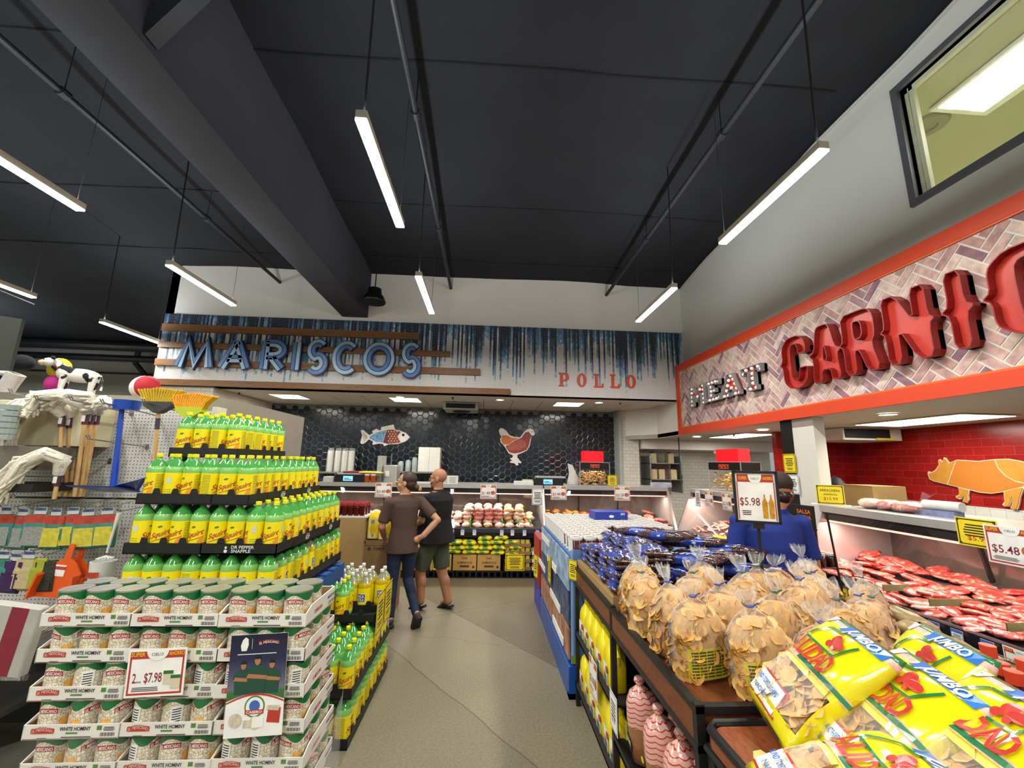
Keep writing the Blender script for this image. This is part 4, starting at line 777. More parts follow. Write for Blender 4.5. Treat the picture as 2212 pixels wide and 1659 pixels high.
# lower aisle display: three stepped tiers
LX=-.82
def put_tray(nx,ny,x,y,z,lab): spawn(tray(nx,ny),(x,y,z),(0,0,0),label=lab,cat='tray')
for k in range(5): put_tray(2,2,LX-2*P_,3.03+k*2*P_,.0,'black tray on the floor by the aisle, %s from the front'%('first','second','third','fourth','fifth')[k])
put_tray(2,4,LX-2*P_,3.03,.285,'black tray in the middle step of the aisle display, nearest'); put_tray(2,6,LX-2*P_,3.03+4*P_,.285,'black tray in the middle step of the aisle display, farther')
put_tray(2,8,LX-4*P_,3.05,.285,'black tray behind the middle step of the aisle display'); put_tray(4,2,LX-4*P_,3.50,.57,'half-empty black tray on the top step of the aisle display'); put_tray(4,4,LX-4*P_,3.50+2*P_,.57,'black tray with yellow cola bottles on the top step')
for j in range(10):
    for i in range(2):
        kk=ik if (j>5 and i==1) else sq; put_bottle(kk,LX-(i+.5)*P_ if i==0 else LX-(1.5)*P_,3.03+(j+.5)*P_,0,('yellow cola' if kk is ik else 'green soda')+' bottle, bottom step of aisle display','bottles in the bottom trays of the aisle display',(j,i,'aisle'))
for j in range(10):
    for i in range(4):
        if i>1 and j>5: continue
        kk=ik if (j>6) else sq
        put_bottle(kk,LX-(i+.5)*P_,3.03+(j+.5)*P_,.285,('yellow cola' if kk is ik else 'green soda')+' bottle, middle step of aisle display','bottles on the middle step of the aisle display',(j,i,'aisle'))
for i,j,kk in ((0+2,0,sq),(3,0,sq),(2,1,sq),(3,1,sq),(1,2,ik),(2,2,ik),(3,2,ik),(1,3,ik),(2,3,ik),(3,3,ik),(0,3,ik),(0,4,ik),(1,4,ik),(2,4,ik),(3,4,ik),(3,5,ik),(2,5,ik)):
    put_bottle(kk,LX-(i+.5)*P_,3.50+(j+.5)*P_,.57,'yellow cola bottle, top step' if kk is ik else 'green soda bottle, top step','%s bottles on the top step'%('yellow' if kk is ik else 'green'),(j,i,'aisle'))
for k in range(2): card('aisle_price_card',.24,.30,(LX+.012,3.63+k*.27,.46),PI/2,'yellow price card on the aisle side of the soda display, %s'%('nearer' if k==0 else 'farther'),'y',tilt=0)
# cardboard column, sauce cartons and the yellow bags behind
card1=mat('cardboard','a0814f',.85,var=.08,scale=2.5); card2=mat('cardboard_dark','8a6a45',.85,var=.08,scale=3)
MB().box((-2.03,5.30,0),(-1.44,5.85,1.11)).build('plywood_panel',mat('plywood','b08f5c',.7,var=.12,scale=2.2),label='tall tan wooden crate with stained front behind the soda pyramid',cat='crate')
MB().box((-2.03,5.30,1.11),(-1.42,5.85,1.13)).build('box_flap',cardw,label='white rim on top of the tan crate under the sauce bottles',cat='box')
sb=empty('sauce_bottle'); MB().bbox((-.028,-.028,0),(.028,.028,.10),.01).lathe([(.022,.10),(.016,.115),(.016,.12)],10).build('body',mat('sauce_brown','54180f',.15,coat=.5),sb); MB().box((-.027,-.026,.115),(.027,.026,.145)).build('cap',mat('sauce_cap','b53238',.4),sb)
for i in range(8):
    for j in range(3): spawn(sb,(-1.99+i*.071,5.35+j*.12,1.13),(0,0,0),label='dark sauce bottle with red cap on the tan crate, %s row, %s from the left'%(ORD[j],ORD[i]),cat='bottle',group='sauce bottles on the tan crate')
bx=empty('cardboard_box',(-1.44,5.35,0),label='open brown cardboard box holding yellow flour bags beside the woman',cat='box')
b=MB(); b.rings([[(0,0,z),(.38,0,z),(.38,.42,z),(0,.42,z)] for z in (0,.84)]); b.box((0,.0,.80),(.01,.42,1.12)).rings([[(.37+q,0,.80),(.37+q,.42,.80),(.37+q,.42,.95),(.37+q,.0,.86)] for q in (0,.01)]); b.build('panel',card2,bx)
t=MB(); text(t,'PAMER',.18,.73,.035,.14,bold=.02); t.poly(circ(.06,.745,.022,12),0,0,(),lambda u,v,d:(u,-.0015,v)); rect(t,.0,.36,.78,.785,0); t.build('print',mat('box_print','4a3520',.7),bx)
fb=empty('flour_bag'); b=MB()
b.rings([[(sx_*a,sy_*c,z) for a,c in ((-1,-1),(0,-1.08),(1,-1),(1.04,0),(1,1),(0,1.08),(-1,1),(-1.04,0))] for z,sx_,sy_ in ((0,.058,.045),(.02,.062,.048),(.12,.063,.05),(.23,.061,.047),(.27,.05,.035),(.29,.055,.012),(.30,.055,.006))]); b.build('bag',mat('bag_yellow','ecc614',.35,bump=.5,bscale=30),fb,smooth=True,ang=50)
b=MB(); rect(b,-.048,.035,.01,.235,0,off=.0512); rect(b,-.036,.022,.17,.225,1,off=.0516); lines(b,-.03,.018,.175,.22,4,3,off=.052); b.add([(-.01+.025*q,-.0522,.02+.055*k) for q,k in ((0,0),(1,0),(1,.6),(0,.6))],[(0,1,2,3)],2); lines(b,-.025,.015,.075,.15,4,3,off=.052); b.build('print',[mat('bag_cream','e6e0c0',.5),mat('bag_lime','d6d28c',.5),mat('bag_grey','8f9296',.5),ink],fb)
for i,(x,y,z,r) in enumerate(((.075,.06,.92,0),(.205,.06,.91,.05),(.09,.16,.93,.2),(.24,.17,.92,-.1),(.17,.28,.95,.1))): spawn(fb,(-1.43+x,5.35+y,z-.06),(0,0,r),label='yellow and white flour bag in the brown box, %s'%('front left','front right','second row left','second row right','rearmost and highest')[i],cat='bag')
# ================================================================ LEFT: PEGBOARD GONDOLA
peg=mat('pegboard_white','c9c6bf',.55,var=.03); pegh=mat('peg_hole','3a3836',.8); wire=mat('hook_wire','8b8d8c',.3,metal=.8)
def pegboard(x0,x1,z0,z1,Y,label):
    o=empty('pegboard',(0,Y,0),label=label,cat='pegboard'); MB().box((x0,0,z0),(x1,.02,z1)).build('panel',peg,o); b=MB(); n=0
    x=x0+.02
    while x<x1-.01:
        z=z0+.02
        while z<z1-.01: b.add([(x-.0035,-.0006,z-.0035),(x+.0035,-.0006,z-.0035),(x+.0035,-.0006,z+.0035),(x-.0035,-.0006,z+.0035)],[(0,1,2,3)]); z+=.0262
        x+=.0262
    h=b.build('holes',pegh,o); h['kind']='stuff'; return o
pegboard(-4.2,-2.20,1.475,2.17,3.50,'white pegboard panel behind the mops and brooms'); pegboard(-4.2,-2.12,.40,1.465,3.43,'white pegboard panel behind the hanging sponges and dustpans')
MB().box((-4.2,3.38,0),(-2.1,3.62,.40)).build('gondola_plinth',mat('gondola_grey','4b4b49',.5),label='grey base of the pegboard gondola',cat='shelf'); MB().box((-2.22,3.44,.4),(-2.18,3.56,2.2)).build('gondola_post',mat('gondola_cream','c9c3ac',.5),label='cream upright at the right edge of the pegboard gondola',cat='post')
def hook(px,py,Y,L=.50,dbl=1):
    p=atY(px,py,Y); b=MB(); s=.17*L
    for dx in ((-.008,.008) if dbl else (0,)):
        b.tube([(p.x+dx,Y,p.z),(p.x+dx,Y-.02,p.z),(p.x+dx,Y-L,p.z+.035),(p.x+dx,Y-L-.02,p.z+.06)],.0036,5)
    b.box((p.x-.012,Y-.006,p.z-.02),(p.x+.012,Y,p.z+.02)); b.build('peg_hook',wire,label='steel double hook on the white pegboard',cat='hook',group='pegboard hooks')
for (x,y) in ((285,893),(342,898),(222,892),(418,897),(318,965),(238,996),(160,1032),(175,880),(115,880)): hook(x,y,3.5)
# mops: wooden handle, label collar, yarn head draped over the hooks
hand=wood('broom_handle','b98c54','d2a76a',sc=(6,6,1)); yarn=mat('mop_yarn','ddd6c4',.9,var=.12,scale=60,bump=.4,bscale=120); coll=mat('mop_collar','4a2634',.5,var=.3,scale=40)
def mop(px0,py0,px1,py1,Y,drape,label,n=44):
    a=atY(px0,py0,Y); c=atY(px1,py1,Y); o=empty('mop',(c.x,c.y,c.z),label=label,cat='mop',group='cotton mops on the pegboard'); L=Vector(o.location)
    MB().tube([Vector((0,0,0)),a-L],.0125,10).build('handle',hand,o,smooth=True); d=(a-c).normalized(); MB().tube([a-L,a-L+d*.085],.019,10).box(tuple(a-L+Vector((-.012,-.022,.02))),tuple(a-L+Vector((.012,-.019,.065))),1).build('collar',[coll,cardw],o)
    t=a-L+d*.08; b=MB()
    for k in range(n):
        j=lambda s:Vector((rnd.uniform(-s,s),rnd.uniform(-s,s),rnd.uniform(-s,s)*.7)); P=[t+j(.01)]
        for q,(dx,dy,dz) in enumerate(drape): P.append(t+Vector((dx,dy,dz))+j(.030+.008*q))
        Q=[]
        for i in range(len(P)-1):
            for s in range(3): Q.append(P[i].lerp(P[i+1],s/3)+j(.002))
        Q.append(P[-1]); b.tube(Q,.010,5)
    C_=[t]+[t+Vector(q) for q in drape]; b.tube(C_,[.03]+[.046]*(len(C_)-2)+[.03],8)
    y=b.build('yarn',yarn,o,smooth=True,ang=80); y['kind']='stuff'; return o
for i,(x0,y0,x1,y1,Y,dr) in enumerate(((133,922,126,1073,3.2,[(-.03,-.05,.07),(-.16,-.12,.06),(-.27,-.15,-.05),(-.33,-.16,-.22),(-.36,-.16,-.33)]),(150,925,140,1073,3.25,[(-.02,-.05,.08),(-.15,-.1,.09),(-.27,-.12,-.02),(-.29,-.12,-.25)]),(166,925,150,1073,3.3,[(.0,-.04,.08),(-.12,-.1,.12),(-.26,-.12,.08),(-.40,-.14,-.02),(-.46,-.15,-.12)]),(183,917,160,1073,3.2,[(.0,-.04,.07),(-.10,-.12,.12),(-.22,-.14,.10),(-.26,-.15,-.02)]),(195,917,172,1073,3.25,[(.01,-.04,.07),(.04,-.1,.11),(-.06,-.14,.12),(-.16,-.15,.06)]),(207,917,178,1073,3.3,[(.02,-.04,.06),(.09,-.08,.09),(.13,-.12,.06),(.05,-.14,.04)]))):
    mop(x0,y0,x1,y1,Y,dr,'white cotton mop hung with its wooden handle down, %s from the left'%('first','second','third','fourth','fifth','sixth')[i])
mop(122,1050,117,1078,3.1,[(.03,-.03,.10),(-.04,-.08,.14),(-.14,-.1,.08),(-.2,-.1,-.05),(-.27,-.1,-.17)],'white cotton mop on the lower hook beside the dark shelf',44)
# blue long-handled dustpan
bl=mat('plastic_blue','1f49ae',.3,var=.06,coat=.3); o=empty('blue_dustpan',atY(245,1055,3.15),label='blue long-handled plastic dustpan hanging on the pegboard',cat='dustpan'); L=Vector(o.location)
a=atY(264,880,3.15)-L; MB().tube([(0,0,0),a*.5,a],[.022,.017,.016],8).build('handle',bl,o,smooth=True)
MB().lathe([(.075,-.04),(.08,0),(.083,.03),(.0,.035)],20,c=tuple(a+Vector((.03,0,.02)))).build('head',bl,o,smooth=True)
b=MB(); b.rings([[(-.16,-.16,.02),(.16,-.2,.02),(.14,.05,-.03),(-.1,.05,-.03)],[(-.17,-.17,.03),(.17,-.21,.03),(.145,.06,-.02),(-.105,.06,-.02)]]); b.rings([[(.12,-.19,.02),(.12,.05,-.03),(.18,.03,.08),(.2,-.1,.06)],[(.13,-.2,.02),(.13,.05,-.03),(.19,.03,.08),(.21,-.1,.06)]]); b.build('pan',bl,o)
# brooms, bristles up
def broom(px,py,pw_,Y,col,hm,label,hx,hy,slant=0):
    p=atY(px,py,Y); o=empty('broom',p,label=label,cat='broom'); w=pw_
    b=MB()
    for i in range(15):
        for j in range(4):
            u=(i/14-.5); x=u*w*.62; y=(j-1.5)*.014; ux=u*w*1.02; b.tube([(x,y,0),(x+(ux-x)*.5,y*1.1,.055),(ux+slant*.02,y*1.3,.115-.02*abs(u)*2+rnd.uniform(-.004,.004))],[.0085,.009,.007],5)
    s=b.build('bristles',mat(col[0],col[1],.6,var=.15,scale=50),o,smooth=True,ang=80); s['kind']='stuff'
    MB().rings([[(x*w*k,y*.03,z) for x,y in ((-.34,-1),(.34,-1),(.34,1),(-.34,1))] for z,k in ((.012,1),(-.02,.95),(-.05,.45),(-.07,.16))]).build('cap',hm,o)
    q=atY(hx,hy,Y)-p; MB().tube([(0,0,-.06),q],.0125,10).build('handle',hand,o,smooth=True); b=MB(); m_=Vector((0,0,-.06)).lerp(q,.12); m2=Vector((0,0,-.06)).lerp(q,.32); b.tube([m_,m2],.0145,10); b.build('label_sleeve',mat('sleeve','3a3550',.5),o); return o
broom(346,872,.29,3.1,('bristle_gold','c9a51c'),mat('broom_dark','3b3a3a',.5),'gold bristled broom with dark head standing bristles up','332',1000) if 0 else broom(346,872,.29,3.1,('bristle_gold','c9a51c'),mat('broom_dark','3b3a3a',.5),'gold bristled broom with dark head hung bristles up',332,1010)
broom(413,884,.27,3.05,('bristle_orange','eda31f'),mat('broom_lime','b6c430',.4),'orange bristled broom with lime and grey head hung bristles up',398,1000,1)
# hanging goods
packr=mat('pack_red','b8432f',.3,var=.3,scale=25,coat=.5); packt=mat('pack_teal','3f7f72',.35,var=.2,scale=30); packy=mat('pack_yellow','c9bd3e',.5,var=.2,scale=40); packs=mat('pack_silver','8f918c',.35,var=.3,scale=90); clipw=mat('clip_white','bfc4bf',.5)
def hung(name,px,py,Y,w,h,cols,label,tag2=1,grp=None):
    p=atY(px,py,Y); o=empty(name,p,(0,rnd.uniform(-.06,.06),rnd.uniform(-.15,.15)),label=label,cat='packet',group=grp)
    b=MB(); b.rings([[(x*w/2*k,-.012*k2+y*.014*k2,z) for x,y in ((-1,-1),(1,-1),(1,1),(-1,1))] for z,k,k2 in ((0,.9,.3),(-.02,1,.8),(-h*.5,1,1.3),(-h+.015,1,1),(-h,.95,.3))]); b.build('bag',cols[0],o)
    b=MB(); rect(b,-w*.5,w*.5,-h*.3,-.004,1,off=.026); rect(b,-w*.42,w*.42,-h*.9,-h*.36,0,off=.034); b.build('print',[cols[1],cols[2]],o)
    if tag2: MB().box((-.035,-.02,.0),(.035,-.015,.045)).build('clip_label',[clipw],o); b=MB(); rect(b,-.033,.033,.024,.043,0,off=.021); b.build('clip_print',mat('clip_blue','4a5578',.5),o)
    b=MB().tube([(0,.34,.08),(0,-.04,.035),(0,-.06,.06)],.0025,5); b.build('hook_wire',wire,o)
for i,px in enumerate((20,55,92,127,163,195,236)): hung('scrub_pad_packet',px,1110+(i%2)*3,3.1,.15 if i<6 else .12,.22,(packt,packs if i<3 else packy,packr),'hanging scrub pad packet with red header, %s from the left'%('first','second','third','fourth','fifth','sixth','seventh')[i],grp='scrub pad packets')
for i,(px,c) in enumerate(((12,packt),(40,mat('pack_purple','3b2350',.4,var=.3)),(68,mat('cloth_cream','b9a878',.9,bump=.6,bscale=40)),(108,mat('scourer_dark','34362c',.9,bump=.8,bscale=80)),(88,mat('pack_lime','9aa02e',.5)))): hung('cleaning_cloth_packet',px,1205+(i%2)*5,3.05,.12,.20,(c,c,c),'dull hanging cleaning cloth pack on the lower hooks, number %s along'%('one','two','three','four','five')[i],tag2=i<3,grp='cloth packs on the lower hooks')
for i in range(2):
    p=atY(160+i*24,1175,3.05-.0*i+.06*i); og=mat('dustpan_orange','e2591a',.35,coat=.2); o=empty('orange_dustpan',p,(0,.12+.05*i,.1),label='orange plastic dustpan hanging by its handle, %s'%('nearer with white sticker' if i==0 else 'the one behind'),cat='dustpan')
    b=MB(); O=[(-.014,0),(.014,0),(.02,-.09),(.06,-.12),(.105,-.18),(.125,-.33),(-.125,-.33),(-.105,-.18),(-.06,-.12),(-.02,-.09)]; b.poly(O,.012,0,(),lambda u,v,d:(u,-d,v)); b.rings([[(x,y,z) for x,z in ((-.125,-.33),(-.115,-.33),(-.095,-.19),(-.105,-.18))] for y in (-.07,0)]); b.rings([[(-x,y,z) for x,z in ((-.125,-.33),(-.115,-.33),(-.095,-.19),(-.105,-.18))] for y in (-.07,0)]); b.build('pan',og,o)
    if i==0: b=MB(); rect(b,-.09,.01,-.2,-.13,0,off=.014); rect(b,-.09,.01,-.16,-.14,1,off=.0145); b.build('sticker',[cardw,packr],o)
p=atY(258,1108,3.0); o=empty('toilet_brush',(p.x,p.y,p.z-.33),label='white toilet brush hung with its white plastic bucket holder',cat='brush'); L=0
whp=mat('plastic_white','dcdcd4',.4); MB().tube([(0,.44,.36),(0,.0,.34),(0,-.03,.36)],.003,5).build('hook_wire',wire,o); MB().tube([(0,0,.33),(-.015,0,.22),(-.03,0,.08)],[.014,.008,.007],8).build('handle',whp,o,smooth=True); MB().lathe([(.055,-.16),(.065,.02),(.067,.03),(.06,.03),(.055,0),(0,0)],20,c=(-.04,0,0)).build('holder',whp,o,smooth=True); b=MB(); rect(b,-.075,.0,-.06,-.025,0,off=.068); b.build('sticker',packr,o)
b=MB()
for k in range(14): a=k*.45; b.tube([(-.035,0,.06),(-.035+.045*math.cos(a),.045*math.sin(a),.045)],.004,4)
b.build('bristles',whp,o)['kind']='stuff'
# shelves at the far left with odds and ends
def shelf(x0,x1,y0,y1,z,label,m=None,t=.03): 
    o=empty('shelf_board',(x0,y0,z),label=label,cat='shelf'); MB().box((0,.012,-t),(x1-x0,y1-y0,0)).build('board',m or mat('shelf_grey','57554f',.5),o); MB().box((0,0,-.04),(x1-x0,.012,.004)).build('price_rail',mat('shelf_rail','b9b8b0',.4),o)
shelf(-3.9,-2.72,2.55,3.3,.345,'lower metal shelf at the far left behind the hominy stack'); shelf(-3.9,-2.66,2.55,3.3,.60,'upper metal shelf at the far left with packets')
for i in range(7): hung('loose_packet',6+i*9,1400+(i%3)*7,2.75,.11,.13,(rnd.choice((packs,packt,packr,pegh)),packs,packt),'crumpled clear packet on the upper metal shelf at the far left',0,'packets on the left shelf')
b=MB().bbox((-.22,0,0),(.18,.05,.30),.01); o=b.build('white_carton',mat('carton_dull','a9a59c',.5),None,(-2.33,2.28,.79),(0,.12,.0),label='white carton with dark red stripe leaning behind the hominy stack',cat='box'); b=MB(); rect(b,.05,.13,.0,.295,0,off=.0015); rect(b,-.2,-.0,.10,.16,1,off=.0015); b.build('print',[maroon,ink],o)
MB().box((-.3,0,-.055),(.3,.3,0)).build('dark_bin',mat('bin_dark','1d1c1a',.5),None,(-3.30,3.0,1.60),label='dark shelf front cut by the left edge beside the lower mop',cat='shelf')
MB().bbox((-.3,0,0),(.33,.35,.33),.01).build('cream_cabinet',mat('cabinet_cream','c9bf9c',.6),None,(-3.33,3.25,1.86),label='cream panel of the neighbouring shelf unit left of the mops',cat='cabinet'); MB().box((-.3,0,0),(.3,.3,.16)).build('grey_shelf_front',mat('shelf_olive','6e685a',.5),None,(-3.35,3.05,1.69),label='olive grey shelf front at the left edge below the cream panel',cat='shelf')
b=MB()
for k in range(6): b.lathe([(.055,k*.04),(.058,k*.04+.035),(.05,k*.04+.036)],14)
b.build('cup_stack',mat('cup_clear','b6c4bf',.1,trans=.3,coat=.5),None,(*atY(6,950,3.0).xy,atY(6,950,3.0).z),label='stack of clear lidded containers at the left edge',cat='containers')
MB().box((-5.0,3.64,0),(-2.25,5.2,2.30)).build('back_gondola',mat('gondola_back','8a8474',.6),label='tall gondola behind the pegboard carrying the party figures',cat='shelf')
# dark duct box and rods at the far left
p=atY(66,690,3.2); q=atY(38,800,3.2); MB().rings([[(p.x-1.2,y,p.z+.15),(p.x-.06,y,p.z),(q.x-.06,y,q.z),(q.x-1.2,y,q.z+.0)] for y in (3.2,3.225)]).build('hanging_sign_panel',mat('box_dark_grey','33332f',.7),label='dark grey hanging panel cut by the left edge',cat='panel'); MB().tube([(-4.9,3.2,3.45),(p.x,3.2,p.z+.12)],.006,5).build('hanger_rod',wire,label='thin white rod above the dark hanging panel',cat='rod')
# party figures on top of the gondola
fz=2.02
cw_=mat('pinata_white','d9d3cd',.9,bump=.4,bscale=60); cb=NT('pinata_patches',rough=.9); n_=cb.node('TexNoise',{'Vector':cb.tc.outputs['Object'],'Scale':7,'Detail':1}); cb.col(cb.ramp(n_.outputs['Fac'],[(.50,'dcd6cf'),(.52,'1c1c20')]))
p=atY(185,857,3.9); cow=empty('cow_pinata',(p.x-.04,3.9,2.30),(0,0,PI+.5),label='black and white cow party figure with red collar on top of the gondola',cat='party figure')
b=MB(); b.ell((.0,0,.30),(.20,.085,.095),16,10); b.ell((.15,0,.32),(.09,.08,.10),12,8)
for x in (-.14,.14):
    for y in (-.05,.05): b.tube([(x,y,.28),(x+.01,y,.12),(x,y,0)],[.045,.03,.028],8)
b.tube([(.18,0,.36),(.25,0,.42)],[.07,.06],10); b.tube([(-.19,0,.33),(-.23,0,.22),(-.22,0,.12)],[.012,.01,.015],6); b.build('body',cb.m,cow,smooth=True)
MB().ell((.30,0,.445),(.10,.06,.058),12,8).build('head',cw_,cow,smooth=True); MB().ell((.385,0,.43),(.035,.045,.036),10,8).build('muzzle',mat('muzzle_tan','d6b37c',.8),cow,smooth=True)
for s in (-1,1): MB().ell((.26,s*.10,.49),(.02,.06,.022),8,6).build('ear',mat('pinata_black','1c1c20',.9),cow,smooth=True); MB().ell((.36,s*.04,.47),(.008,.008,.01),6,5).build('eye',ink,cow)
MB().lathe([(.068,0),(.074,.008),(.068,.016)],16,c=(0,0,0),cap=False).build('collar',packr,cow,loc=(.235,0,.38),rot=(0,-.9,0))
p=atY(92,845,3.9); fg_=empty('doll_pinata',(p.x,3.9,2.30),label='party figure with curly yellow hair and pink skirt on the gondola',cat='party figure'); MB().ell((0,0,.17),(.12,.1,.12),14,10).build('skirt',mat('skirt_pink','c2348c',.9),fg_,smooth=True); MB().ell((0,0,.37),(.12,.11,.13),14,10,f=lambda d:1+.06*math.sin(d.x*20)*math.cos(d.z*17)).build('hair',mat('hair_yellow','cdbb24',.9,bump=.6,bscale=50),fg_,smooth=True)
p=atY(50,855,3.8); fg_=empty('white_doll_pinata',(p.x,3.8,2.30),label='pale party figure with black hair lying beside the yellow-haired one',cat='party figure'); b=MB().tube([(-.05,0,.0),(-.02,0,.14),(.03,0,.26)],[.07,.085,.09],12).tube([(-.0,-.02,.24),(-.16,-.05,.27)],[.04,.03],8); b.build('body',cw_,fg_,smooth=True); MB().ell((.06,0,.40),(.13,.11,.10),14,10).build('hair',mat('hair_black2','17181d',.9),fg_,smooth=True); MB().ell((-.14,-.03,.2),(.05,.05,.1),10,8).build('blue_sleeve',mat('sleeve_blue','2c3270',.9),fg_,smooth=True)
p=atY(303,852,3.9); ba=empty('ball_pinata',(p.x+.03,3.9,2.30),label='round red and white ball figure on the gondola behind the brooms',cat='party figure'); MB().ell((0,0,.13),(.13,.13,.13),18,12).build('ball',cw_,ba,smooth=True); MB().ell((.045,-.03,.135),(.115,.115,.12),18,12).build('red_face',mat('ball_red','b3202c',.7),ba,smooth=True)

for o,k in ((cow,.68),(ba,.85)): o.scale=(k,k,k)
for o in S.collection.objects:
    if o.name in ('doll_pinata','white_doll_pinata'): o.scale=(.72,.72,.72); o.location.x+=.10
cow.location.x-=.04
for o in S.collection.objects:
    if o.name=='white_doll_pinata': o.location.x-=.22
# ================================================================ RIGHT-HAND WOODEN RACK
frame=mat('rack_black','191a1b',.4,var=.08); rackw=wood('rack_wood','552a17','6f3b20',rough=.3,sc=(5,1,5),ring=30); rackt=wood('rack_wood_top','6a3319','85482a',rough=.22,sc=(5,1,5),ring=30)
RX0,RX1,RY0,RY1=.74,1.93,1.54,3.50
rk=empty('display_rack',(RX0,RY0,0),label='wood and black steel display rack carrying beans and bagged tortilla chips',cat='rack')
b=MB(); L_=RY1-RY0; Wd=RX1-RX0
for y in (0,.98,L_-.03):
    for x in (0,Wd-.03): b.box((x,y,0),(x+.03,y+.03,1.0))
b.build('post',frame,rk)
for z in (.972,.855): 
    b=MB()
    for x in (-.002,Wd-.028): b.box((x,0,z),(x+.03,L_,z+.022))
    for y in (0,L_-.03): b.box((0,y,z),(Wd,y+.03,z+.022))
    b.build('rail',frame,rk)
MB().box((.004,.03,.877),(.018,L_-.03,.972)).build('fascia',rackw,rk); MB().box((.02,.02,.93),(Wd-.02,L_-.02,.965)).build('top_board',rackw,rk)
b=MB()
for y0,y1 in ((.99,L_),):
    for z in (.49,.135): b.box((0,y0,z-.012),(.02,y1,z+.03)).box((0,y0,z-.012),(.6,y1,z))
b.build('shelf',mat('shelf_plum','2a2028',.5),rk); MB().box((.0,.0,.32),(.02,.98,.36)).box((0,0,.32),(.55,.98,.335)).box((0,0,.05),(.55,.98,.065)).build('lower_shelf',frame,rk)
MB().box((.6,.02,.02),(.62,L_,.93)).build('divider',frame,rk)
# second fixture, nearer to the viewer
t2_=empty('display_table',(.76,.35,0),label='nearer wooden display table with rounded black steel rim under the yellow chip bags',cat='table')
b=MB(); b.bbox((.0,.0,.90),(1.0,1.17,.955),.03); b.build('table_top',rackt,t2_)
b=MB(); P=[(0,1.17),(0,.0),(1.3,0),(1.3,1.17)]; R=.05
b.tube([(1.0,.0,.955),(.03,.0,.955),(.0,.03,.955),(.0,1.14,.955),(.03,1.17,.955),(1.0,1.17,.955)],.014,8); b.tube([(.0,.0,.885),(.0,1.17,.885)],.013,6); b.build('rim',frame,t2_,smooth=True)
b=MB()
for x,y in ((0,1.13),(0,.0),(.95,.0),(.95,1.13)): b.box((x,y,0),(x+.04,y+.04,.9))
b.build('leg',frame,t2_)
MB().box((.02,.0,.45),(.6,1.14,.47)).build('lower_shelf',frame,t2_)
# curved wooden end of the island behind the yellow bags
b=MB(); R=[]
pts=[(1.58,2.02),(1.70,2.0),(1.78,1.9),(1.80,1.75),(1.80,1.5),(1.80,1.0),(1.80,.3)]
inn=[(1.56,1.98),(1.68,1.965),(1.745,1.88),(1.765,1.75),(1.765,1.5),(1.765,1.0),(1.765,.3)]
b.rings([[(*p,z if z>.9 or p[1]<1.5 else .968) for p in pts+inn[::-1]] for z in (.80,1.0)]); cv_=b.build('curved_panel',rackt,label='curved dark wooden side panel between the yellow bags and the sauce bottles',cat='panel')
MB().tube([(*((Vector(p)+Vector(q))/2),1.0) for p,q in zip(pts,inn)],.02,8).build('panel_rim',mat('rim_grey','58534d',.35,metal=.4),cv_,smooth=True)
MB().box((1.95,.2,.0),(2.62,1.93,.80)).build('island_base',mat('island_brown','2a1d14',.6),label='low dark island base behind the curved panel',cat='counter')
# yellow jugs
jugm=mat('jug_yellow','e6d20e',.3,coat=.3,var=.02); jg=empty('cooking_oil_jug'.replace('cooking_oil_','yellow_'))
b=MB()
b.rings([[(x*sx_,y*sy_+oy,z) for x,y in [(math.copysign(abs(math.cos(t))**.5,math.cos(t)),math.copysign(abs(math.sin(t))**.5,math.sin(t))) for t in [2*PI*i/20 for i in range(20)]]] for z,sx_,sy_,oy in ((0,.050,.070,0),(.01,.057,.078,0),(.15,.058,.080,0),(.19,.056,.074,.0),(.22,.045,.055,.01),(.245,.026,.032,.02),(.26,.020,.022,.024))]); b.build('body',jugm,jg,smooth=True,ang=60)
b=MB(); b.tube([(0,-.075,.16),(0,-.085,.20),(0,-.055,.245),(0,.0,.255)],[.018,.017,.015,.014],8); b.build('handle',jugm,jg,smooth=True); MB().lathe([(.022,.258),(.022,.282),(.0,.284)],14,c=(0,.024,0)).build('cap',mat('jug_cap','dfc91a',.35),jg)
b=MB(); M=lambda u,v,w:(-.0585-w,u,v); rect(b,-.045,.05,.02,.14,0,M); b.poly([(-.03+.018*math.cos(t*PI/6)*1.6,.11+.02*math.sin(t*PI/6)) for t in range(12)],0,1,(),lambda u,v,d:(-.0596,u,v)); rect(b,-.03,.04,.03,.075,2,M,.0012); lines(b,-.03,.04,.08,.095,2,1,M,.0012); b.build('label',[cardw,redp,mat('label_veg','4f6f55',.5,var=.5,scale=60)],jg)
for i,y in enumerate((3.36,3.21,3.05,2.88,2.71)): spawn(jg,(.815,y,.49),(0,0,rnd.uniform(-.06,.06)),label='yellow plastic jug on the upper rack shelf, %s from the far end'%ORD[i],cat='jug',group='yellow jugs on the upper shelf')
for i,y in enumerate((3.38,3.22,3.06,2.90,2.73,2.60)): spawn(jg,(.815,y,.135),(0,0,rnd.uniform(-.06,.06)),label='yellow plastic jug on the bottom rack shelf, %s from the far end'%ORD[i],cat='jug',group='yellow jugs on the bottom shelf')
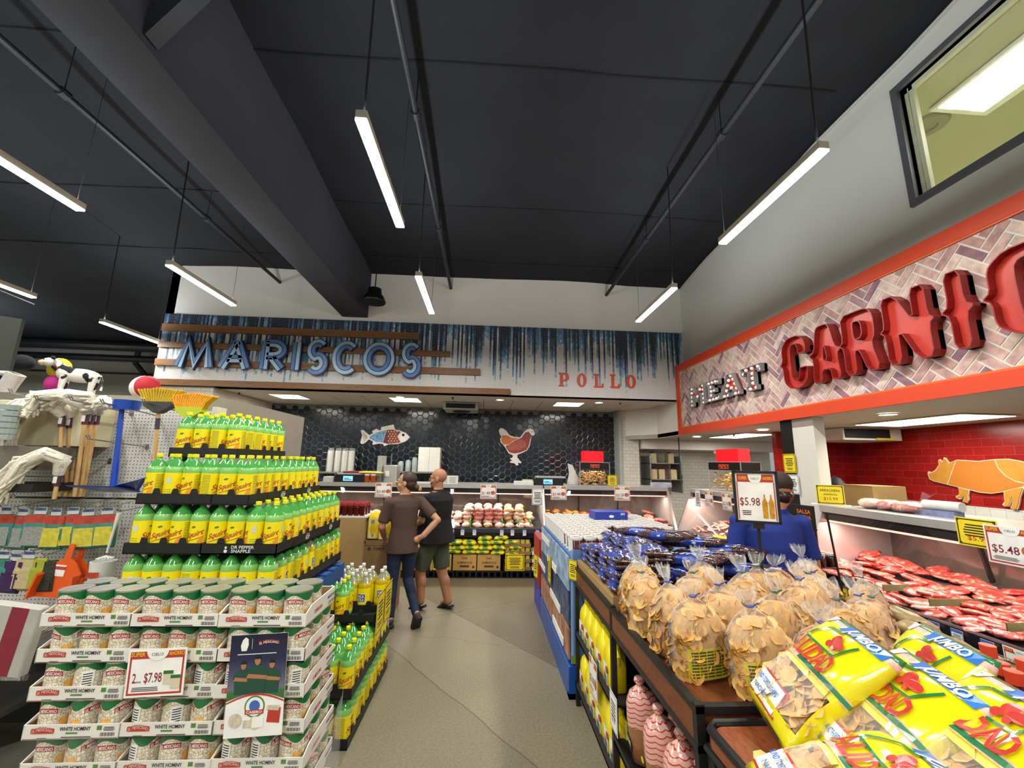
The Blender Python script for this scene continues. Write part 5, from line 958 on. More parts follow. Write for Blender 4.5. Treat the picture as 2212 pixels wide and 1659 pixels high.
# striped bread bags
br=NT('striped_film',rough=.15,coat=.4); sx=br.node('SeparateXYZ',{0:br.tc.outputs['Object']}); at=br.math('ARCTAN2',sx.outputs[1],sx.outputs[0])
st=br.math('FRACT',br.math('ADD',br.math('MULTIPLY',sx.outputs[2],46),br.math('MULTIPLY',br.math('ABSOLUTE',br.math('SINE',br.math('MULTIPLY',at,4))),.35)))
cc=br.mix(br.math('LESS_THAN',st,.22),'d9a89a','b23a34'); cc=br.mix(br.math('LESS_THAN',sx.outputs[2],.17),cc,'9c6a42'); br.col(cc); br.bump(br.node('TexNoise',{'Vector':br.tc.outputs['Object'],'Scale':22}).outputs['Fac'],.4,.01)
bg=empty('bread_bag'); b=MB(); b.rings([[(r*1.0*math.cos(2*PI*i/24)*(1+.05*math.sin(5*i)),r*.85*math.sin(2*PI*i/24),z) for i in range(24)] for z,r in ((0,.06),(.01,.075),(.1,.082),(.2,.085),(.27,.08),(.31,.06),(.335,.025),(.345,.016),(.365,.03),(.38,.022))]); b.build('bag',br.m,bg,smooth=True,ang=70)
b=MB(); M=lambda u,v,w:(-.079-w,u,v); b.poly(circ(0,.0,.04,14),0,0,(),lambda u,v,d:(-.0835,u,.09+v)); text(b,'BIMBERO',0,.085,.022,.075,m=1,M=lambda u,v,w:(-.0845-w,u,v),bold=.02); b.poly(circ(.03,.05,.014,8),0,2,(),lambda u,v,d:(-.085,u,.1+v)); b.build('print',[ink,cardw,mat('bag_logo_yellow','d8c11c',.5)],bg)
for i,(y,z,x) in enumerate(((2.34,.34,.86),(2.10,.335,.85),(1.92,.335,.86),(1.74,.335,.85),(2.24,.335,1.02),(1.86,.335,1.02))): spawn(bg,(x,y,z),(.0,rnd.uniform(-.1,.02),rnd.uniform(-.15,.15)),label='bread bag in red striped film on the rack shelf, %s'%('farthest in front','second in front','third in front','nearest in front','behind the farthest','behind the third')[i],cat='bag',group='striped bread bags')
card('shelf_price_card',.13,.18,(.728,2.47,.40),-PI/2,'small white and blue price card clipped to the middle post of the rack','b',price='$3.99')
card('shelf_sale_sign',.20,.22,(.732,2.92,.34),-PI/2,'white and red sale sign hung on the shelf edge before the yellow jugs','r',price='$5.98')
yc=card('rack_corner_card',.10,.15,(.725,3.50,.885),-PI/2+.5,'small yellow price card on the far corner of the rack','y')
ob=MB().ell((0,0,.09),(.10,.10,.10),14,10,f=lambda d:1+.06*math.sin(9*d.x+5*d.z)).build('yellow_bag',mat('bag_shiny_yellow','d8b412',.2,coat=.6,bump=.5,bscale=20),None,(.86,2.40,.065),label='shiny yellow bag on the bottom shelf under the striped bread bags',cat='bag',smooth=True)
sn=MB(); sn.rings([[(-.0,-.10*k,z),(-.03*k2,0,z),(0,.10*k,z),(.03*k2,0,z)] for z,k,k2 in ((0,1,.2),(.03,1,1),(.15,1.02,1.5),(.27,1,1),(.30,1,.2))]); 
snk=mat('snack_orange','e07a1c',.25,coat=.5,var=.25,scale=14)
for i,y in enumerate((1.36,1.12,.88)):
    ob=empty('orange_snack_bag',(.83,y,.47),(0,.1,.1),label='orange and purple snack bag on the lower shelf of the nearer table, %s'%('farthest','middle','nearest')[i],cat='bag'); sn.build('bag',snk,ob,smooth=True,ang=60); MB().box((-.036,-.03,.10),(-.030,.08,.17)).build('print',mat('snack_purple','5b2a6a',.3),ob)
# ---------------------------------------------------------------- bean bags
beanf=NT('bean_bag_film',rough=.12,coat=.7); sx=beanf.node('SeparateXYZ',{0:beanf.tc.outputs['Object']}); nz=beanf.node('TexNoise',{'Vector':beanf.tc.outputs['Object'],'Scale':7,'Detail':2}).outputs['Fac']
vb=beanf.node('TexVoronoi',{'Vector':beanf.tc.outputs['Object'],'Scale':90}); beans=beanf.ramp(vb.outputs['Distance'],[(.1,'6a443c'),(.5,'2e1a18')])
bl_=beanf.ramp(beanf.math('FRACT',beanf.math('ADD',beanf.math('MULTIPLY',sx.outputs[0],7),nz)),[(.0,'1a3382'),(.42,'c4c6da'),(.5,'1c3688'),(.66,'3b2622'),(.80,'d0cfe0'),(.86,'203f98')],const=True)
msk=beanf.math('GREATER_THAN',beanf.math('ABSOLUTE',beanf.math('ADD',sx.outputs[1],.02)),.078); beanf.col(beanf.mix(msk,bl_,beans)); beanf.bump(beanf.node('TexNoise',{'Vector':beanf.tc.outputs['Object'],'Scale':35,'Detail':4}).outputs['Fac'],.7,.012)
def pillow(w,l,h,n=12,wr=.12,pinch=.15):
    b=MB(); vs=[]
    for s in (1,-1):
        for j in range(n+1):
            for i in range(n+1):
                u=i/n*2-1; v=j/n*2-1; e=max(0,(1-u**4))**.6*max(0,(1-v**4))**.6
                q=1+wr*math.sin(7*u+3*v)*math.cos(5*v); x=u*w/2*(1-pinch*.5*(1-abs(v))*0-pinch*.25*abs(v)**6); y=v*l/2*(1-pinch*.2*abs(u)**6)
                vs.append((x,y,s*h/2*e*q+ (.006*math.sin(9*u) if abs(v)>.99 else 0)))
    m=(n+1)**2; fs=[]
    for s in (0,1):
        for j in range(n):
            for i in range(n): a=s*m+j*(n+1)+i; fs.append((a,a+1,a+n+2,a+n+1) if s==0 else (a,a+n+1,a+n+2,a+1))
    b.add(vs,fs); return b
bb=empty('bean_bag'); pillow(.17,.25,.055).build('bag',beanf.m,bb,smooth=True,ang=180); b=MB(); b.add([(-.07,.118,.004),(.07,.118,.004),(.075,.145,.012),(-.075,.145,.0)],[(0,1,2,3)]); b.add([(-.07,-.118,.004),(.07,-.118,.004),(.075,-.142,.0),(-.075,-.142,.012)],[(0,1,2,3)]); b.build('sealed_edge',film('clear_film','eef2f6',.25),bb)
lb=empty('long_bean_bag'); pillow(.17,.46,.07,14).build('bag',beanf.m,lb,smooth=True,ang=180); b=MB(); text(b,"SUN'S",0,-.03,.07,.30,M=lambda u,v,w:(v,-u,.033+w-abs(v)*.12),bold=.04,off=.003); b.build('lettering',mat('bag_text_white','d3d6e6',.3),lb)
for i in range(3): MB().bbox((0,0,0),(.30,.31,.075),.006).build('kraft_tray',card1,None,(.765,2.56+i*.315,.966),label='low kraft cardboard tray under the bean bags, %s'%('nearest','middle','farthest')[i],cat='tray')
MB().bbox((0,0,0),(.83,.92,.075),.006).build('kraft_tray',card1,None,(1.075,2.56,.966),label='wide kraft cardboard tray under the inner bean bags',cat='tray')
for ci,x in enumerate((.865,1.045)):
    for j in range(4):
        n=(5,4,4,3)[j] if ci==0 else (6,6,5,5)[j]
        for k in range(n): spawn(bb,(x+rnd.uniform(-.012,.012),2.67+j*.235+rnd.uniform(-.02,.02),1.07+k*.043),(rnd.uniform(-.06,.06),rnd.uniform(-.05,.05),rnd.uniform(-.12,.12)+PI/2*(1 if (k+j)%5==4 and ci else 0)*0),label='blue printed bag of dark beans piled on the rack beside the aisle',cat='bag',group='blue bean bags')
for i,(x,y,z,r) in enumerate(((1.22,3.30,1.29,.5),(1.30,3.05,1.30,.35),(1.42,3.28,1.27,.7),(1.55,3.12,1.25,.75),(1.68,3.0,1.22,.8),(1.48,2.86,1.21,.75),(1.62,2.72,1.16,.8),(1.84,3.12,1.18,.7),(1.80,2.78,1.12,.8),(1.36,2.80,1.2,.6),(1.25,3.2,1.2,.1),(1.45,3.1,1.15,.1),(1.65,2.9,1.12,.1),(1.35,2.85,1.12,.2),(1.6,3.2,1.15,0),(1.85,2.95,1.07,.2),(1.25,2.7,1.12,.1),(1.5,2.68,1.07,.1),(1.75,2.68,1.06,.1))): spawn(lb,(x,y,z),(-.12,rnd.uniform(-.08,.08),r),label='long blue printed bag of beans lying across the middle of the pile',cat='bag',group='long blue bean bags')
rb=empty('red_coffee_bag'); pillow(.22,.30,.08,8).build('bag',mat('pack_glossy_red','b72a24',.2,coat=.5,var=.1),rb,smooth=True,ang=180); b=MB(); b.poly(circ(0,0,.06,14),0,0,(),lambda u,v,d:(u,v*.7-.03,.046)); text(b,'Santa',0,-.03,.03,.09,m=1,M=lambda u,v,w:(u,v-.01,.047+w),bold=.02); rect(b,-.10,.10,.085,.13,2,M=lambda u,v,w:(u,v,.038+w)); b.build('print',[ink,cardw,mat('print_yellow','e0d62a',.4)],rb)
for i,(x,y,z) in enumerate(((2.05,3.75,1.02),(2.15,3.72,1.10),(2.22,4.0,1.0),(2.05,4.1,1.03),(2.1,3.9,1.05))): spawn(rb,(x,y,z),(.3,.1,-.5+.1*i),label='red bag with black oval and yellow band behind the bean bags',cat='bag',group='red bags behind the beans')
MB().box((1.95,3.62,0),(2.40,4.4,.95)).build('back_table',mat('table_dark','2b2622',.6),label='dark table carrying the red bags behind the bean pile',cat='table')
# ---------------------------------------------------------------- tortilla chip bags
chipm=mat('tortilla_chip','c38f3e',.6,var=.28,scale=22,bump=.3,bscale=60); chipm2=mat('tortilla_chip_pale','d6ab5c',.6,var=.2,scale=22); bagf=film('chip_bag_film','fbfbf6',.12,.10,1.0,16); tie=[mat('twist_tie_green','1c5a45',.4),mat('twist_tie_blue','2b3a92',.4)]
def chip(b,c,s,N,m):
    n=Vector(N).normalized(); t=n.orthogonal().normalized(); u=n.cross(t); a0=rnd.uniform(0,6.28); k=rnd.uniform(.15,.4)
    vs=[]; 
    for r,cnt in ((0,1),(.55,6),(1,9)):
        for i in range(cnt): a=a0+2*PI*i/cnt; q=r*s*(1 if r<1 else rnd.uniform(.82,1.08)); vs.append(Vector(c)+t*q*math.cos(a)+u*q*math.sin(a)+n*k*s*(r*math.cos(a-a0))**2)
    fs=[(0,1+i,1+(i+1)%6) for i in range(6)]
    for i in range(9): j=int(i*6/9); fs.append((7+i,7+(i+1)%9,1+int((i+1)*6/9)%6,1+j) if int((i+1)*6/9)%6!=j else (7+i,7+(i+1)%9,1+j))
    b.add(vs,fs,m)
def chipbag(seed,w,d,h,lab=None):
    rnd.seed(seed); o=empty('tortilla_chip_bag')
    b=MB()
    sup=lambda t,p=.55:(math.copysign(abs(math.cos(t))**p,math.cos(t)),math.copysign(abs(math.sin(t))**p,math.sin(t)))
    prof=[(0,.80),(.03,.96),(h*.3,1),(h*.62,.98),(h*.82,.80),(h*.93,.50)]
    b.rings([[(w*.5*k*.93*sup(2*PI*i/22)[0],d*.5*k*.93*sup(2*PI*i/22)[1],z+.004) for i in range(22)] for z,k in prof],0)
    for _ in range(230):
        z=rnd.uniform(.02,h*.92); k=1 if z<h*.62 else 1-.5*(z-h*.62)/(h*.31); t=rnd.uniform(0,2*PI); s_=sup(t); p=(w*.5*k*.93*s_[0],d*.5*k*.93*s_[1],z)
        N=(s_[0]+rnd.uniform(-.9,.9),s_[1]*1.5+rnd.uniform(-.9,.9),(.25 if z<h*.6 else 1)+rnd.uniform(-.7,.7)); chip(b,p,rnd.uniform(.015,.030),N,rnd.choice((0,0,1)))
    ch=b.build('chips',[chipm,chipm2],o,smooth=True,ang=60); ch['kind']='stuff'
    b=MB(); R=[]; off=(rnd.uniform(-.03,.03),rnd.uniform(-.02,.02))
    for z,k in prof[:5]+[(h*.95,.55),(h*1.05,.24),(h*1.10,.10),(h*1.14,.15),(h*1.26,.34),(h*1.36,.42)]:
        f=max(0,(z-h*.9)/(h*.4)); top=z>h*1.0
        R.append([(w*.5*k*sup(2*PI*i/28,.55 if not top else 1)[0]*(1+(.30 if top else .035)*math.sin(i*5.1+seed))+off[0]*f*2.2,(d*.5 if not top else w*.30)*k*sup(2*PI*i/28,.55 if not top else 1)[1]*(1+(.3 if top else .04)*math.cos(i*3.3))+off[1]*f*2.2,z+(.012*math.sin(i*4.4) if z>h*1.2 else 0)) for i in range(28)])
    b.rings(R,0,False); b.build('film',bagf,o,smooth=True,ang=180)
    cx,cy=off[0]*.5*2.2,off[1]*.5*2.2; b=MB().tube([(cx+.012*math.cos(t)*w*5,cy+.012*math.sin(t)*w*5,h*1.10) for t in [i*PI/5 for i in range(11)]],.0035,5).tube([(cx+.012,cy,h*1.10),(cx+.03,cy-.01,h*1.10+.012)],.003,4); b.build('twist_tie',tie[seed%2],o)
    if lab:
        b=MB(); M=lambda u,v,q:(u,-d*.5-.002-q+ .5*d*.35*(abs(u)/(w*.5))**4,v)
        for i in range(6): a=-w*.42+w*.84*i/6; a2=a+w*.84/6; b.add([M(a,.015,0),M(a2,.015,0),M(a2,lab,0),M(a,lab,0)],[(0,1,2,3)],0)
        for q in range(9):
            v=.025+q*(lab-.03)/9
            for i in range(5): a=-w*.36+w*.72*i/5; a2=a+w*.72/5*.86; b.add([M(a,v,.001),M(a2,v,.001),M(a2,v+.005,.001),M(a,v+.005,.001)],[(0,1,2,3)],1)
        b.build('nutrition_print',[film('label_film_yellow','e8e020',.5),mat('print_olive','3c3c10',.6)],o)
    return o
protos=[chipbag(11,.225,.165,.27,.13),chipbag(12,.21,.16,.26),chipbag(13,.22,.165,.27),chipbag(15,.235,.17,.23),chipbag(16,.21,.16,.28,.12)]
rnd.seed(5)
CB=[(.87,2.42,1.0,0,4),(.86,2.22,1.0,.3,1),(.87,2.02,1.0,.9,2),(.90,1.83,1.0,.15,0),(1.075,1.66,1.0,-.15,0),(1.07,1.95,1.0,.2,2),(1.09,2.24,1.0,.1,1),(1.27,2.46,1.0,.3,2),(1.31,2.16,1.0,-.1,4),(1.29,1.89,1.0,.1,1),(1.33,1.66,.99,-.2,3),(1.52,2.35,1.0,.2,1),(1.52,2.06,1.0,.3,2),(1.53,1.80,.98,-.1,4),(1.74,2.50,1.0,.1,3),(1.74,2.24,.99,.4,1),(1.76,1.96,.95,.2,2),(1.95,2.45,.98,.1,3),(1.96,2.15,.92,.3,1),(2.02,2.62,.98,.2,2),(2.15,2.36,.92,.5,4)]
CBC=[(0,0),(0,1),(0,2),(0,3),(1,0),(1,1),(1,2),(2,3),(2,2),(2,1),(2,0),(3,2),(3,1),(3,0),(4,2),(4,1),(4,0),(5,1),(5,0),(5,2),(6,0)]
for i,(x,y,z,r,k) in enumerate(CB):
    spawn(protos[k],(x,y,z-.03),(rnd.uniform(-.10,.10),rnd.uniform(-.10,.12),r+rnd.choice((0,0,PI)) if k not in (0,4) else r),label='clear tied bag of tortilla chips, %s column from the aisle, %s %s'%(ORD[CBC[i][0]],ORD[CBC[i][1]],'from the near end' if CBC[i][0] else 'from the far end'),cat='bag',group='labelled tortilla chip bags by the edge' if k in (0,4) and x<1.1 else 'clear tortilla chip bags')
# ---------------------------------------------------------------- yellow printed chip bags
yb=mat('bag_bright_yellow','dccd10',.18,coat=.7,var=.03,bump=.25,bscale=9); cal=mat('bag_print_red','b8332a',.25,coat=.4); calg=mat('bag_print_green','1f6f3a',.25,coat=.4); calb=mat('bag_print_blue','2b6fc0',.25,coat=.4); calw=mat('bag_print_white','e9e8dc',.3,coat=.3); calp=mat('bag_band_pink','d9a99a',.35,var=.25,scale=60)
def yellowbag(seed):
    rnd.seed(seed); o=empty('yellow_chip_bag'); w,l,h=.32,.42,.11; n=22
    def Z(u,v): e=max(0,1-u**4)**.55*max(0,1-v**4)**.6; return h/2*e*(1+.09*math.sin(6*u+4*v+seed)+.06*math.cos(9*v-3*u))
    def P3(x,y,s=1,o_=0): u=max(-1,min(1,x/(w/2))); v=max(-1,min(1,y/(l/2))); return (x,y,s*(Z(u,v)+o_))
    win=lambda u,v: abs(u)<.80 and -.72<v<-.02 and not(v<-.38 and v>-.66 and u<.45)
    b=MB(); vs=[]; m=(n+1)**2
    for s in (1,-1):
        for j in range(n+1):
            for i in range(n+1): u=i/n*2-1; v=j/n*2-1; vs.append(P3(u*w/2,v*l/2,s))
    for s in (0,1):
        for j in range(n):
            for i in range(n):
                u=(i+.5)/n*2-1; v=(j+.5)/n*2-1; a=s*m+j*(n+1)+i; f=(a,a+1,a+n+2,a+n+1) if s==0 else (a,a+n+1,a+n+2,a+1)
                if s==0 and -.70<v<-.05 and -.88<u<.88: continue
                b.add([vs[k] for k in f],[(0,1,2,3)],1 if v>.90 else 2 if v>.80 else 0)
    b.build('bag',[yb,calg,calp],o,smooth=True,ang=180)
    b=MB()
    for j in range(8):
        for i in range(n):
            x0,x1=-w/2*.9+w*.9*i/n,-w/2*.9+w*.9*(i+1)/n; y0,y1=-l/2*.72+l*.35*j/8,-l/2*.72+l*.35*(j+1)/8
            b.add([P3(x0,y0,1,.002),P3(x1,y0,1,.002),P3(x1,y1,1,.002),P3(x0,y1,1,.002)],[(0,1,2,3)])
    b.build('clear_window',bagf,o,smooth=True,ang=180)
    b=MB()
    for _ in range(60): x=rnd.uniform(-.14,.14); y=rnd.uniform(-.165,-.01); chip(b,(x,y,Z(x/(w/2),y/(l/2))-rnd.uniform(.012,.02)),rnd.uniform(.024,.036),(rnd.uniform(-.6,.6),rnd.uniform(-.6,.6),1.2),rnd.choice((0,1)))
    b.build('chips',[chipm,chipm2],o,smooth=True)['kind']='stuff'
    b=MB(); M=lambda u,v,q:P3(u,v,1,.0025+q*2)
    def grid(x0,x1,y0,y1,mi,o_=0,nx=8):
        for i in range(nx): a=x0+(x1-x0)*i/nx; c=x0+(x1-x0)*(i+1)/nx; b.add([M(a,y0,o_),M(c,y0,o_),M(c,y1,o_),M(a,y1,o_)],[(0,1,2,3)],mi)
    grid(-.165,.07,-.185,-.095,0); grid(-.155,.06,-.178,-.102,3,.0008); text(b,'ROUND TORTILLA CHIPS',-.048,-.135,.017,.195,m=2,M=M,off=.0018,bold=.02); text(b,'NACHOS',-.048,-.165,.015,.09,m=2,M=M,off=.0018,bold=.02)
    for i in range(10): a=-.165+.033*i; b.add([M(a,.000,.0003),M(a+.033,.000,.0003),M(a+.033,.022,.0003),M(a,.022,.0003)],[(0,1,2,3)],4)
    for i in range(6): a=-.03+.033*i; b.add([M(a,.004,.0008),M(a+.033,.004,.0008),M(a+.033,.018,.0008),M(a,.018,.0008)],[(0,1,2,3)],1)
    text(b,'CALIDAD',-.02,.018,.058,.235,m=0,M=M,off=.0022,bold=.03)
    for P in ([(-.09,.08),(.06,.08)],[(-.09,.08),(-.06,.155)],[(.06,.08),(.09,.15)],[(-.06,.155),(.0,.158)]):
        (x0,y0),(x1,y1)=P; dx,dy=x1-x0,y1-y0; q=math.hypot(dx,dy); nx_,ny_=-dy/q*.004,dx/q*.004
        for i in range(6): s,t=i/6,(i+1)/6; b.add([M(x0+dx*s-nx_,y0+dy*s-ny_,.001),M(x0+dx*t-nx_,y0+dy*t-ny_,.001),M(x0+dx*t+nx_,y0+dy*t+ny_,.001),M(x0+dx*s+nx_,y0+dy*s+ny_,.001)],[(0,1,2,3)],1)
    for (x,y,r,e) in ((.02,.125,.022,1),(.045,.115,.014,1.8),(.0,.105,.012,1),(.03,.098,.010,1)): b.add([M(x+r*e*math.cos(t*PI/6),y+r*math.sin(t*PI/6),.0022+.0004*e) for t in range(12)],[tuple(range(12))],0)
    grid(-.03,.14,.165,.198,2,.0006,6); text(b,'JUMBO',.05,.169,.028,.13,m=3,M=M,off=.0016,bold=.03); b.add([M(-.05,.165,.0006),M(-.03,.165,.0006),M(-.03,.198,.0006),M(-.05,.198,.0006),M(-.04,.181,.0006)],[(0,1,2,3,4)],2)
    grid(-.145,-.11,.165,.2,3,.0006,2); text(b,'GLUTEN FREE',-.128,.18,.005,.03,m=5,M=M,off=.0014); 
    for i in range(3): b.add([M(-.14+.03*i+.0*i,.19-.1*0,.0),M(-.138,.19,.0),M(-.138,.191,.0)],[(0,1,2)],5)
    lines(b,.02,.12,-.21,-.195,2,5,M,.0006); b.build('print',[cal,calg,calb,calw,calp,ink],o); return o
ys=[yellowbag(3),yellowbag(4)]
rnd.seed(9)
SH=lambda px,py,z:atZ(px,py,z)
# reading direction of the print runs towards the viewer and right
for i,(px,py,z,tx_,ty_,rz,k,lab) in enumerate(((1765,1468,1.15,.72,.05,-1.87,0,'farthest left one, leaning on the clear bags'),(1910,1560,1.13,.66,.06,-1.84,1,'the middle one'),(2110,1640,1.15,.62,.05,-1.80,0,'the near right one'),(1850,1720,1.06,.35,.0,-1.9,1,'the lowest one at the bottom edge'),(1985,1500,1.10,.95,.0,-1.85,0,'tucked behind against the curved panel'))):
    p=SH(px,py,z); e=(Matrix.Rotation(rz,4,'Z')@Matrix.Rotation(tx_,4,'X')@Matrix.Rotation(ty_,4,'Y')).to_euler()
    spawn(ys[k],p,e,label='large yellow printed bag of round tortilla chips, '+lab,cat='bag')
# ---------------------------------------------------------------- goods behind the curved panel
cs=empty('chile_sauce_bottle'); MB().lathe([(0,0),(.036,.0),(.042,.01),(.042,.11),(.038,.14),(.022,.17),(.018,.19),(.018,.2)],18).build('body',mat('sauce_dark','4a1c0c',.1,coat=.6,trans=.1),cs,smooth=True); MB().lathe([(.024,.195),(.025,.235),(.0,.237)],18).build('cap',mat('cap_orange_red','d9482b',.4),cs,smooth=True,ang=30)
for i,(px,py) in enumerate(((2075,1398),(2133,1393),(2160,1430),(2212,1425),(2190,1500),(2105,1450),(2240,1480),(2262,1410))):
    p=atZ(px,py,1.12); spawn(cs,(max(p.x,1.86),p.y,.885),(0,0,0),label='sauce bottle with orange-red cap behind the curved panel, %s'%('farthest left','second farthest','third, lower','fourth, near the frame edge','fifth, nearest','in the middle','beyond the frame edge','farthest right')[i],cat='bottle',group='sauce bottles behind the curved panel')
MB().box((1.83,1.2,.80),(2.5,1.90,.885)).build('riser',mat('riser_dark','2c2620',.6),label='dark riser under the sauce bottles',cat='riser')
sk=mat('sack_tan','a08a5c',.5,var=.3,scale=18,coat=.3); sg=mat('sack_green','3f5a42',.4,var=.3,scale=20); sd=mat('sack_dark','3a362c',.5,var=.5,scale=30)
for i,(x,y,z,rz,a) in enumerate(((2.28,2.10,.96,.3,0),(2.32,1.80,.93,.1,1),(2.18,1.96,.87,.5,2),(2.42,2.45,.97,.2,0),(2.45,1.55,.94,0,1),(2.2,2.35,.88,.2,2))):
    o=empty('snack_sack',(x,y,z),(.15,.35,rz),label='tan and green snack sack, '+('behind the chip bags','beside the sauce bottles','darkest, at the foot of the chip bags','farthest along','nearest, behind the red caps','lower layer')[i],cat='bag'); pillow(.30,.30,.10,8).build('bag',(sk,sk,sd)[a],o,smooth=True,ang=180); b=MB(); rect(b,-.13,.13,-.02,.05,0,M=lambda u,v,w:(u,v,.058+w)); text(b,'TOSTONES',0,.07,.03,.2,m=1,M=lambda u,v,w:(u,v,.05+w)); b.build('print',[sg,ink],o)
MB().box((1.95,1.96,0),(2.34,2.78,.925)).build('side_crate',mat('crate_dark','33291f',.6),label='dark crate beside the wooden rack carrying the last chip bags',cat='crate')
# sale sign on its stand in the middle of the chips
p=atY(1640,1150,2.42); st_=empty('stand_sign',(p.x,2.42,.97),(0,0,-.42),label='sale sign reading $5.98 in a black frame on a stand among the chip bags',cat='sign')
MB().tube([(0,.01,0),(0,.01,.62)],.009,8).tube([(0,.01,.30),(0,.01,.36)],.014,8).build('pole',frame,st_,smooth=True)
zb=.51; b=MB(); W2,H2=.118,.30
for a,c in (((-W2,zb),(W2,zb+.014)),((-W2,zb+H2-.014),(W2,zb+H2)),((-W2,zb),(-W2+.014,zb+H2)),((W2-.014,zb),(W2,zb+H2))): b.box((a[0],-.012,a[1]),(c[0],.012,c[1]))
b.box((-.03,-.008,zb-.03),(.03,.008,zb+.005)); b.build('frame',frame,st_); b=MB(); b.box((-W2+.012,-.004,zb+.012),(W2-.012,.004,zb+H2-.012)); b.build('insert',cardw,st_)
b=MB(); F=lambda a,c,d,e,m,o_=.0050: rect(b,a,c,d,e,m,off=o_)
F(-.095,.095,zb+.235,zb+.28,0); F(-.098,-.093,zb+.02,zb+.235,0); F(.093,.098,zb+.02,zb+.235,0); b.poly([(.035*math.cos(t),zb+.27+.045*math.sin(t)) for t in [PI+PI*i/12 for i in range(13)]]+[(.035,zb+.28),(-.035,zb+.28)],0,1,(),lambda u,v,d:(u,-.0055,v))
text(b,'SUPER',-.064,zb+.249,.018,.045,m=2,off=.0056,bold=.02); text(b,'AHORRO',.066,zb+.249,.018,.05,m=2,off=.0056,bold=.02); text(b,'CIELO',0,zb+.249,.012,.045,m=3,off=.006); text(b,'$5.98',-.035,zb+.10,.045,.105,m=4,off=.0052,bold=.005); lines(b,-.08,-.03,zb+.045,zb+.075,3,3,off=.005)
for x in (.042,.075): b.poly([(x-.013,zb+.03),(x+.013,zb+.03),(x+.014,zb+.12),(x+.004,zb+.145),(x+.004,zb+.165),(x-.004,zb+.165),(x-.004,zb+.145),(x-.014,zb+.12)],0,5,(),lambda u,v,d:(u,-.0056,v))
b.build('print',[red,cardw,gold,ink,maroon,mat('oil_print','c48a1e',.5,var=.3,scale=80)],st_)
# ---------------------------------------------------------------- tubs in the blue display bin
tubw=mat('tub_white','dedcd6',.35,var=.02); tubl=mat('tub_lid_label','8d7a72',.4,var=.5,scale=30); tubp=mat('tub_print','5a2a26',.5,var=.5,scale=22)
tb=empty('white_tub'); MB().lathe([(.044,0),(.050,.13),(0,.13)],20).build('tub',tubw,tb,smooth=True,ang=40); MB().lathe([(.052,.122),(.0545,.124),(.0545,.141),(.050,.142),(.048,.136),(.0,.136)],22).build('lid',tubw,tb,smooth=True,ang=35); MB().lathe([(.045,.1372),(0,.1372)],16,cap=False).build('lid_label',tubl,tb)
b=MB(); r=.0495
for i in range(9): a=-PI*.7+1.4*PI*i/9; a2=a+1.4*PI/9; b.add([(.0462*math.sin(a),-.0462*math.cos(a),.02),(.0462*math.sin(a2),-.0462*math.cos(a2),.02),(.0505*math.sin(a2),-.0505*math.cos(a2),.115),(.0505*math.sin(a),-.0505*math.cos(a),.115)],[(0,1,2,3)])
b.build('label',tubp,tb)
rnd.seed(3)
for j in range(14):
    for i in range(10):
        x=.785+i*.118; y=3.63+j*.121+(i%2)*.0
        if (i in (4,) and j<6) or (i>4 and j<2) or (i>7 and j<4) : continue
        spawn(tb,(x,y,1.055 if i<5 or j>4 else 1.03),(0,0,PI/2*(i==0)+rnd.uniform(-.5,.5)),label='white lidded tub in the blue bin, %s row back, %s from the aisle'%(ORD[j],ORD[i]),cat='tub',group='white tubs, %s rows'%('near' if j<5 else 'middle' if j<10 else 'far'))
bluec=mat('bin_blue','5f83b8',.45,var=.06,scale=3); blued=mat('bin_blue_dark','1f4f93',.5,var=.1); grn=mat('bin_green','6f9a3c',.5)
bn=empty('display_bin',(.72,3.56,0),label='blue printed cardboard display bin full of white tubs',cat='display bin')
MB().box((0,0,.25),(1.16,.012,1.10)).box((0,1.71,.25),(1.16,1.72,1.0)).box((1.15,.0,.25),(1.16,1.72,1.05)).box((.012,.02,.25),(1.15,1.71,1.05)).build('panel',bluec,bn)
b=MB(); rect(b,.0,.30,.25,.31,0,off=.001); rect(b,.0,.02,.31,1.10,1,off=.001); text(b,'VASO FAJADA',.17,1.0,.03,.24,m=2,off=.001,bold=.02) if 0 else text(b,'FIBRA MAX',.17,.98,.035,.2,m=2,off=.0014,bold=.02)
b.poly([(.13,.50),(.27,.50),(.30,.72),(.10,.72)],0,3,(),lambda u,v,d:(u,-.0014,v)); b.poly([(.20+.1*math.cos(t*PI/8),.72+.028*math.sin(t*PI/8)) for t in range(16)],0,4,(),lambda u,v,d:(u,-.002,v)); rect(b,.09,.2,.37,.40,4,off=.0012); b.build('end_print',[grn,mat('bin_light','8fb2dc',.45),ink,mat('cup_brown','4f3428',.5,var=.4,scale=20),mat('cup_cream','d8cdb8',.5)],bn)
# aisle-side face: printed cartons with white lips in slanting steps
for k in range(4):
    b=MB(); y0=.02+.42*k
    for z0,z1,m in ((.27,.50,1),(.52,.76,2),(.78,1.04,0)): b.box((-.018,y0,z0),(-.004,y0+.40,z1),m)
    b.build('carton_face',[mat('bin_food','8fa6c4',.5,var=.45,scale=9),mat('bin_food2','a2745c',.5,var=.5,scale=11),mat('bin_food3','41506e',.5,var=.6,scale=13)],bn)
for k,(y0,z0) in enumerate(((.35,.50),(.55,.78),(.2,.30),(1.0,.93),(1.3,.60))): MB().box((-.032,y0,z0),(-.022,y0+.55,z0+.06)).build('white_lip',cardw,bn)
card('bin_price_card',.16,.26,(.675,4.42,.62),-PI/2,'yellow price card hanging on the aisle side of the blue bin','y')
pl=empty('blue_plastic_pallet',(.70,3.56,0),label='blue plastic pallet under the bin of tubs',cat='pallet'); b=MB()
for x in (0,.54,1.08): b.box((x,0,.0),(x+.11,1.74,.18))
